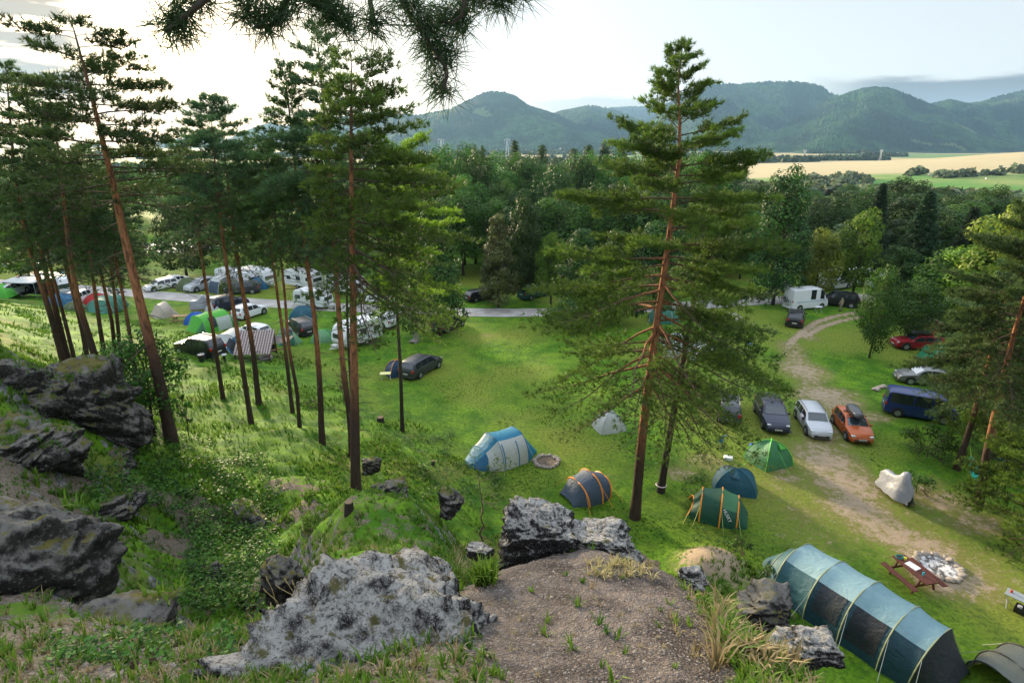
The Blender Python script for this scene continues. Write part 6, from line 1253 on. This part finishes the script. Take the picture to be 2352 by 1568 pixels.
m, t_, o_ = newmat('wood_ash'); n = NN(t_); n.bsdf(o_, n.mix(n.mr(n.noise(n.obj(), 3.5, 6, .7), .42, .58), (.06, .055, .05), (.58, .57, .56)), .95); ASH = m
firepit('fire pit full of pale ash beside the red brown picnic table', (2156, 1303), .95, ASH, 30, .17)
firepit('round stone fire ring right of the blue and white tent', (1255, 1061), .78, plain('bare_earth', (.13, .095, .065), .95, 0, .3), 20, .17, name='fire_ring')
t = thing('stone_pile', 'heap of pale stones behind the blue passenger van', 'stone pile', G(2024, 893)); stones_me = bpy.data.meshes.get('stone'); r_ = random.Random(5)
for k in range(12): o = bpy.data.objects.new('stone', stones_me); C.objects.link(o); o.parent = t; s_ = r_.uniform(.12, .25); o.location = (r_.uniform(-.8, .8), r_.uniform(-.4, .4), s_*.4); o.scale = (s_, s_, s_*.7)
def camptable(label, c, rz, L, W, H, top, name='camp_table', z0=0):
    t = thing(name, label, 'table', G(*c), rz); MB().box((0, 0, H), (L, W, .03)).build('table_top', top, t, bevel=.008)
    for x in (-L/2+.1, L/2-.1): MB().bar((x-.1, -W/2+.04, H), (x+.1, W/2-.04, 0), .025).bar((x-.1, W/2-.04, H), (x+.1, -W/2+.04, 0), .025).build('leg_frame', ALU, t)
    return t
ct = camptable('grey folding table with dishes at the right picture edge', (2340, 1402), -.9, 1.2, .6, .70, plain('grey_top', (.25, .28, .29), .5))
camptable('pale yellow folding table beside the small blue tent', (886, 870), .1, .95, .6, .55, plain('yellow_top', (.62, .60, .24), .6))
camptable('small white table in front of the camper van', (1878, 717), .1, .9, .6, .7, P_WHT)
o = MB().cyl((0, 0, .06), .05, .12, 12).build('mug', plain('red_mug', (.45, .05, .02), .4)); o.location = ct.location+Vector((-.25, .35, .72)); tag(o, 'red mug on the grey folding table', 'mug')
t = thing('storage_crate', 'open crate of kitchen things under the grey folding table', 'crate', ct.location+Vector((.05, -.15, 0)), -.9); MB().box((0, 0, .14), (.6, .4, .02)).box((0, .2, .15), (.6, .02, .28)).box((0, -.2, .15), (.6, .02, .28)).box((.3, 0, .15), (.02, .4, .28)).box((-.3, 0, .15), (.02, .4, .28)).build('crate_body', BLK, t); MB().cyl((-.15, 0, .25), .09, .12).cyl((.12, .05, .25), .06, .14).build('contents', P_WHT, t)
# hammocks
def hammock(label, a, b, sag, w_, mat, cat='hammock', strap=None):
    a, b = Vector(a), Vector(b); t = thing('hammock', label, cat, (a+b)/2); c0_ = (a+b)/2; d = (b-a); side_ = Vector((-d.y, d.x, 0)).normalized(); g_ = []
    for f in np.linspace(.16, .84, 13):
        p = a.lerp(b, f)-Vector((0, 0, sag*math.sin(f*math.pi))); ww = w_*math.sin((f-.16)/.68*math.pi)**.6+.03; g_.append([tuple(p-c0_+side_*ww*math.cos(q)+Vector((0, 0, -ww*.55*math.sin(q)+ww*.2))) for q in np.linspace(.15, math.pi-.15, 7)])
    MB().grid(np.array(g_)).build('cloth', mat, t, smooth=True, thick=.01); e = [a.lerp(b, f)-Vector((0, 0, sag*math.sin(f*math.pi)))-c0_ for f in (.16, .84)]
    MB().tube([a-c0_, e[0]], .015, 4).build('strap', strap or BLK, t); MB().tube([b-c0_, e[1]], .015, 4).build('strap', strap or BLK, t)
pA = G(2197, 1078); pB = G(2250, 1160)
hammock('turquoise hammock slung between the two right hand pines', (pA.x+.35, pA.y-.1, 1.75), (pB.x-.05, pB.y, 1.35), .55, .24, fabric('turquoise', (.02, .50, .38), .3), strap=plain('lime_strap', (.4, .6, .05), .6))
hammock('dark blue hammock behind the turquoise one', (pA.x+.5, pA.y+.2, 1.8), (pA.x+4.6, pA.y-1.3, 1.5), .6, .35, fabric('dusk_blue', (.03, .10, .17), .2))
# covered motorbikes
def moto(label, c, rz, sc=1.0):
    t = thing('covered_motorbike', label, 'motorbike', G(*c), rz, None, sc); prof = [(-1.05, .45, .16), (-1.0, .72, .22), (-.75, .88, .27), (-.45, .92, .30), (-.2, .90, .33), (.1, 1.05, .36), (.35, 1.32, .40), (.55, 1.30, .38), (.72, 1.0, .28), (.95, .78, .20), (1.08, .55, .15)]
    g_ = []; r_ = np.random.default_rng(3)
    for x, z, w_ in prof:
        row = []
        for q in np.linspace(-1, 1, 15):
            y = w_*math.copysign(abs(q)**.6, q)*(1.25 if abs(q) > .7 else 1); zz = z-(z-.16)*max(0, (abs(q)-.12)/.88)**1.2+.02*r_.normal(); row.append((x+.02*r_.normal(), y+.03*math.sin(x*14+q*5), zz))
        g_.append(row)
    MB().grid(np.array(g_)).build('cover', F_SIL, t, smooth=True); MB().cyl((-.78, 0, .29), .29, .12, 16, axis='y').build('wheel', RUB, t); MB().cyl((.78, 0, .29), .29, .12, 16, axis='y').build('wheel', RUB, t)
    t.scale.z = 1.3*sc
    return t
moto('motorbike under a silver cover beside the footpath', (2052, 1140), R(-82), 1.15); moto('motorbike under a silver cover left of the white dome tent', (461, 712), .4, 1.1)
# post with blue bag, white box
t = thing('blue_post', 'blue post with a crossbar left of the lime poled tent', 'post', G(1654, 1036)); MB().tube([(0, 0, 0), (.12, 0, 1.15)], .025, 6).bar((-.12, 0, 1.12), (.38, 0, 1.22), .05).build('post', plain('blue_grey_post', (.10, .20, .28), .5), t)
bg_ = MB(); bg_.grid(np.array([[(.09*math.cos(a)*w_, .09*math.sin(a)*w_, z) for a in np.linspace(0, 6.28, 11)] for z, w_ in ((.0, .5), (.06, 1.3), (.2, 1.5), (.34, 1.1), (.42, .35))])); o = bg_.build('carrier_bag', plain('blue_bag', (.02, .20, .62), .4), smooth=True); o.location = t.location+Vector((-.06, -.05, .68)); tag(o, 'bright blue bag hanging from the post', 'bag')
o = MB().box((0, 0, .12), (.55, .38, .22)).build('cool_box', plain('white_lid', (.72, .72, .72), .5), bevel=.02); o.location = G(1672, 1055); o.rotation_euler = (0, 0, -.25); tag(o, 'low white box on the grass beside the blue post', 'box')
o = MB().box((0, 0, .2), (.35, .3, .4)).build('blue_bag', plain('royal_bag', (.01, .08, .42), .6), bevel=.06); o.location = G(1727, 1030); tag(o, 'royal blue bag leaning behind the lime poled tent', 'bag')
# tiled shelter with benches, tyre, chairs and bicycles
p = G(590, 822); sh = thing('picnic_shelter', 'shelter with a striped tiled lean-to roof above the meadow', 'shelter', p, .12); mb = MB(); W_, D_ = 3.3, 2.4
m, t_, o_ = newmat('roof_tiles'); n = NN(t_); pp_ = n.obj(); wv = n.n('ShaderNodeTexWave', bands_direction='X'); wv.inputs['Scale'].default_value = 1.35; n.l(pp_, wv.inputs[0]); wy = n.n('ShaderNodeTexWave', bands_direction='Y'); wy.inputs['Scale'].default_value = 1.1; n.l(pp_, wy.inputs[0])
n.bsdf(o_, n.mix(n.mr(wv.outputs[1], .35, .65), (.14, .10, .09), (.40, .33, .31)), .7, n.bump(n.math('ADD', wv.outputs[1], n.math('MULTIPLY', wy.outputs[1], .5)), .8, .08)); TILE = m
g_ = [[(x+.02*0, y, 2.35-(1.25-(y))*.62+.03*math.sin(x*12)) for y in np.linspace(-1.25, 1.25, 9)] for x in np.linspace(-W_/2, W_/2, 60)]
MB().grid(np.array(g_)).build('roof', TILE, sh, thick=.04)
for x in (-W_/2+.15, W_/2-.15):
    for y, h in ((-1.1, .85), (1.1, 2.22)): MB().box((x, y, h/2), (.12, .12, h)).build('post', BRNW, sh)
mb = MB().box((1.9, .3, .42), (1.6, .3, .05)); mb.box((1.2, .3, .2), (.06, .25, .4)).box((2.6, .3, .2), (.06, .25, .4)); o = mb.build('timber_bench', BRNW); o.location = p; o.rotation_euler = (0, 0, .5); tag(o, 'low plank bench right of the tiled shelter', 'bench')
def chair(label, c, rz):
    t = thing('folding_chair', label, 'chair', G(*c), rz, 'chairs by the tiled shelter'); MB().box((0, 0, .42), (.5, .48, .04)).build('seat', BLK, t); MB().box((0, .25, .72), (.5, .05, .6), M=Matrix.Rotation(R(-12), 3, 'X')).build('backrest', BLK, t)
    for x in (-.24, .24):
        for y in (-.22, .22): MB().tube([(x, y, .42), (x*1.1, y*1.1, 0)], .015, 5).build('leg', ALU, t)
chair('dark folding chair beside the tiled shelter, left of a pair', (618, 814), .2); chair('dark folding chair beside the tiled shelter, right of a pair', (630, 815), .1)
mb = MB(); a = np.linspace(0, 2*math.pi, 21); mb.tube([(.48*math.cos(q), .48*math.sin(q), .18) for q in a], .17, 8, cap=False); o = mb.build('tractor_tyre', plain('grey_tyre', (.22, .20, .19), .9)); o.location = G(610, 826); tag(o, 'big grey tyre lying at the corner of the shelter', 'tyre')
for k, (c, lb) in enumerate([((560, 824), 'bicycle lying at the left end of the shelter'), ((580, 828), 'bicycle lying in front of the shelter roof middle'), ((598, 832), 'bicycle lying near the big grey tyre')]):
    o = bicycle_mesh(None, tuple(G(*c)), k*.4); o.rotation_euler = (R(62), 0, k*.4+.2); tag(o, lb, 'bicycle')
t = thing('tarpaulin', 'dark tarpaulin strung right of the tiled shelter on a post', 'tarpaulin', G(650, 815)); MB().grid(np.array([[(x, y, 1.9-.25*math.sin((x+1.2)/2.4*3.14)-.1*abs(y)) for y in (-1, -.5, 0, .5, 1)] for x in np.linspace(-1.2, 1.2, 8)])).build('sheet', F_BLACK, t, smooth=True); MB().tube([(1.15, -.9, 0), (1.15, -.9, 1.85)], .04, 6).build('post', BRNW, t); MB().tube([(-1.15, .9, 0), (-1.15, .9, 1.85)], .04, 6).build('post', BRNW, t)
# pallet chair, stove, bins, birdbox
t = thing('pallet_chair', 'chair made of pale pallet wood standing alone on the meadow', 'chair', G(953, 786), -.4); mb = MB()
for k in range(6): mb.box((0, .3-.0*k, .25+.17*k), (.75, .05, .11), M=Matrix.Rotation(R(-14), 3, 'X'))
mb.build('backrest', DEAD, t); mb = MB(); [mb.box((0, -.5+.16*k, .24), (.75, .11, .04)) for k in range(5)]; mb.build('seat', DEAD, t); MB().box((-.3, -.2, .11), (.08, .7, .2)).box((.3, -.2, .11), (.08, .7, .2)).build('leg', DEAD, t)
t = thing('gas_stove', 'small stove on a stand beside the blue porch tent', 'stove', G(517, 832)); MB().cyl((0, 0, .35), .10, .7, 10).build('stand', BLK, t); MB().cyl((0, 0, .72), .22, .07, 14).build('top', P_WHT, t)
t = thing('waste_bin', 'black sack holder behind the black off roader', 'bin', G(464, 830)); MB().cyl((0, 0, .32), .20, .6, 10, .26).build('sack', BLK, t); MB().tube([(.26*math.cos(q), .26*math.sin(q), .64) for q in np.linspace(0, 6.28, 13)], .02, 4, cap=False).build('rim', ALU, t)
t = thing('litter_bin', 'dark litter bin with a red and white rim across the road', 'bin', G(48, 650)); MB().cyl((0, 0, .5), .30, 1.0, 12, .34).build('drum', BLK, t); MB().cyl((0, 0, 1.03), .36, .1, 12).build('rim', plain('red_white', (.6, .12, .10), .5), t); MB().tube([(-.3, 0, 1), (-.7, 0, 3.2)], .03, 5).build('pole', BLK, t)
p = G(316, 905); t = thing('bird_box', 'small brown bird box on a pine trunk', 'bird box', p+Vector((-.05, -.22, 3.0))); MB().box((0, 0, .16), (.2, .16, .32)).build('box', BRNW, t); MB().box((0, -.02, .35), (.28, .26, .03), M=Matrix.Rotation(R(15), 3, 'X')).build('roof', BLK, t); MB().cyl((0, -.085, .2), .025, .012, 10, axis='y').build('entrance_hole', BLK, t)
# tape on the leaning pine, sandals
t = MB().tube([(.30*math.cos(q), .30*math.sin(q), .5) for q in np.linspace(0, 6.28, 15)], .035, 4, cap=False).build('warning_tape', plain('tape_white', (.65, .5, .5), .5)); t.location = Vector((upx(1518, 1120)*29.5, 29.5, gz(upx(1518, 1120)*29.5, 29.5))); tag(t, 'white and red tape tied round the leaning dark pine', 'tape')
o = MB().box((0, 0, .02), (.5, .35, .04)).build('blue_towel', plain('blue_cloth', (.05, .18, .45), .8)); o.location = G(1722, 790); tag(o, 'blue cloth on the grass right of the spreading pine', 'cloth')
o = MB().box((0, 0, .02), (.28, .2, .05)).build('shoes', plain('dark_shoe', (.02, .03, .06), .6), bevel=.02); o.location = G(1815, 992); tag(o, 'dark shoes on the grass beside the silver estate', 'shoes')
# electricity pylons far off
STEEL = plain('galvanised', (.55, .56, .57), .5)
for k, (c, ty, Y) in enumerate([((1013, 337), 319, 1500), ((1165, 337), 319, 1600), ((2020, 372), 344, 1250), ((1845, 372), 344, 1500)]):
    x = upx(*c)*Y; z0 = gz(x, Y); h = at(c[0], ty, Y).z-z0; t = thing('lattice_mast', ['white pylon left of the conical mountain foot', 'white pylon under the conical mountain', 'pale pylon in the stubble field at the right', 'pale pylon left of the hedge in the stubble field'][k], 'pylon', (x, Y, z0)); mb = MB()
    for sx in (-1, 1):
        for sy in (-1, 1): mb.bar((sx*h*.09, sy*h*.09, 0), (sx*h*.02, sy*h*.02, h*.95), h*.018)
    for q in range(6): f = q/6; w0 = h*(.09-.07*f); mb.bar((-w0, 0, h*f*.95), (w0*.9, 0, h*(f+1/6)*.95), h*.010)
    mb.build('lattice', STEEL, t); MB().bar((-h*.17, 0, h*.95), (h*.17, 0, h*.95), h*.02).bar((-h*.12, 0, h), (h*.12, 0, h), h*.014).bar((-h*.12, 0, h), (-h*.12, 0, h*.78), h*.014).bar((h*.12, 0, h), (h*.12, 0, h*.78), h*.014).build('crossarm', STEEL, t)
# cows on the pasture
CW = plain('cow_hide', (.62, .56, .50), .9); CB = plain('cow_hide_dark', (.05, .035, .03), .9)
def cow(c, mat, lb, k):
    p = G(*c); mb = MB()
    mb.tube([(-1.0, 0, 1.05), (-.8, 0, 1.08), (-.1, 0, 1.0), (.6, 0, 1.08), (.95, 0, 1.15), (1.25, 0, .95), (1.55, 0, .55), (1.7, 0, .4)], [.22, .38, .42, .38, .26, .18, .17, .11], 10)
    for x in (-.75, .65):
        for y in (-.22, .22): mb.tube([(x, y, .9), (x+.06*(1 if x > 0 else -1), y, .45), (x, y, 0)], [.14, .08, .06], 6)
    mb.tube([(-1.15, 0, 1.15), (-1.25, 0, .5)], .03, 4).bar((1.3, -.15, .98), (1.3, .15, .98), .05)
    o = mb.build('cow', mat, smooth=True); o.location = p; o.rotation_euler = (0, 0, k*1.3); o.scale = (1.6,)*3; tag(o, lb, 'cow', 'cattle grazing on the far pasture')
for k, c in enumerate([(2135, 405), (2150, 404), (2166, 404), (2188, 403), (2216, 401), (2238, 399), (2260, 400), (2090, 408), (2264, 414)]): cow(c, CW if k not in (6, 7) else CB, 'pale cow on the green pasture beyond the trees' if k not in (6, 7) else 'dark cow on the green pasture beyond the trees', k)
# the man beside the pickup
def person():
    base = G(1930, 715); t = thing('person', 'person in green and brown camouflage clothes standing beside the black pickup', 'person', base, R(200))
    J = {'pel': (0, 0, .95, .15), 'wst': (0, .01, 1.08, .13), 'ch': (0, 0, 1.32, .165), 'nk': (0, 0, 1.49, .06), 'hd': (0, -.01, 1.60, .085), 'tp': (0, 0, 1.70, .085),
         'ls': (.19, 0, 1.42, .065), 'le': (.27, -.02, 1.16, .05), 'lw': (.26, -.14, .95, .034), 'lh': (.26, -.18, .88, .035), 'rs': (-.19, 0, 1.42, .065), 're': (-.27, -.02, 1.16, .05), 'rw': (-.22, -.2, 1.02, .034), 'rh': (-.20, -.26, 1.0, .035),
         'lp': (.10, 0, .88, .10), 'lk': (.12, -.02, .50, .065), 'la': (.12, .02, .09, .045), 'lf': (.13, -.14, .035, .04), 'rp': (-.10, 0, .88, .10), 'rk': (-.13, -.06, .50, .065), 'ra': (-.13, .04, .09, .045), 'rf': (-.14, -.12, .035, .04)}
    E_ = [('pel', 'wst'), ('wst', 'ch'), ('ch', 'nk'), ('nk', 'hd'), ('hd', 'tp'), ('ch', 'ls'), ('ls', 'le'), ('le', 'lw'), ('lw', 'lh'), ('ch', 'rs'), ('rs', 're'), ('re', 'rw'), ('rw', 'rh'), ('pel', 'lp'), ('lp', 'lk'), ('lk', 'la'), ('la', 'lf'), ('pel', 'rp'), ('rp', 'rk'), ('rk', 'ra'), ('ra', 'rf')]
    ks = list(J); 
    # five fingers on each hand
    for s_, h in ((1, 'lh'), (-1, 'rh')):
        hx, hy, hz_, _ = J[h]
        for q, (dx, ln) in enumerate([(-.025, .07), (-.010, .08), (.008, .078), (.024, .065)]): n1 = '%s%d' % (h, q); J[n1] = (hx+dx, hy-.02-.3*ln, hz_-ln, .009); E_.append((h, n1))
        n1 = h+'t'; J[n1] = (hx-s_*.05, hy-.035, hz_-.02, .010); E_.append((h, n1))
    ks = list(J)
    def skin(name, keys, mat, add=0):
        me = bpy.data.meshes.new(name); idx = {k: i for i, k in enumerate(keys)}; me.from_pydata([J[k][:3] for k in keys], [(idx[a], idx[b]) for a, b in E_ if a in idx and b in idx], []); o = bpy.data.objects.new(name, me); C.objects.link(o); o.parent = t
        m_ = o.modifiers.new('s', 'SKIN'); 
        for i, k in enumerate(keys): v = me.skin_vertices[0].data[i]; v.radius = (J[k][3]+add,)*2; v.use_root = (i == 0)
        o.modifiers.new('u', 'SUBSURF').levels = 1; me.materials.append(mat); return o
    body = skin('body', ks, plain('skin', (.45, .27, .19), .6))
    m, t_, o_ = newmat('camouflage'); n = NN(t_); v = n.noise(n.obj(), 9, 3, .6); n.bsdf(o_, n.mix(n.mr(v, .45, .52), n.mix(n.mr(n.noise(n.obj(), 14, 2), .5, .55), (.10, .12, .05), (.05, .04, .025)), (.32, .28, .17)), .9)
    skin('jacket', ['wst', 'ch', 'nk', 'ls', 'le', 'lw', 'rs', 're', 'rw'], m, .022); skin('trousers', ['pel', 'wst', 'lp', 'lk', 'la', 'rp', 'rk', 'ra'], m, .022)
    MB().grid(np.array([[(.098*math.cos(a)*c, .105*math.sin(a)*c, 1.66+.09*s) for a in np.linspace(0, 6.28, 13)] for c, s in ((1, 0), (.96, .35), (.7, .8), (.05, 1))])).build('cap', m, t, smooth=True)
    MB().box((0, -.095, 1.60), (.02, .03, .035)).build('nose', plain('skin', (.45, .27, .19), .6), body); MB().box((.032, -.088, 1.625), (.02, .012, .012)).box((-.032, -.088, 1.625), (.02, .012, .012)).build('eyes', BLK, body)
    MB().box((.12, -.05, .05), (.10, .28, .10)).build('boot', BLK, t, bevel=.02); MB().box((-.13, -.03, .05), (.10, .28, .10)).build('boot', BLK, t, bevel=.02)
person()
# ------------------------------------------------------------------ valley haze
m, t, o = newmat('haze'); nn_ = t.nodes.new('ShaderNodeVolumePrincipled'); nn_.inputs['Color'].default_value = (.38, .66, 1.0, 1); nn_.inputs['Density'].default_value = HAZE; nn_.inputs['Anisotropy'].default_value = .25
t.links.new(nn_.outputs[0], o.inputs['Volume'])
hz = MB().box((0, 4300, 285), (20000, 10800*1.0, 670)).build('haze', m); tag(hz, kind='stuff')
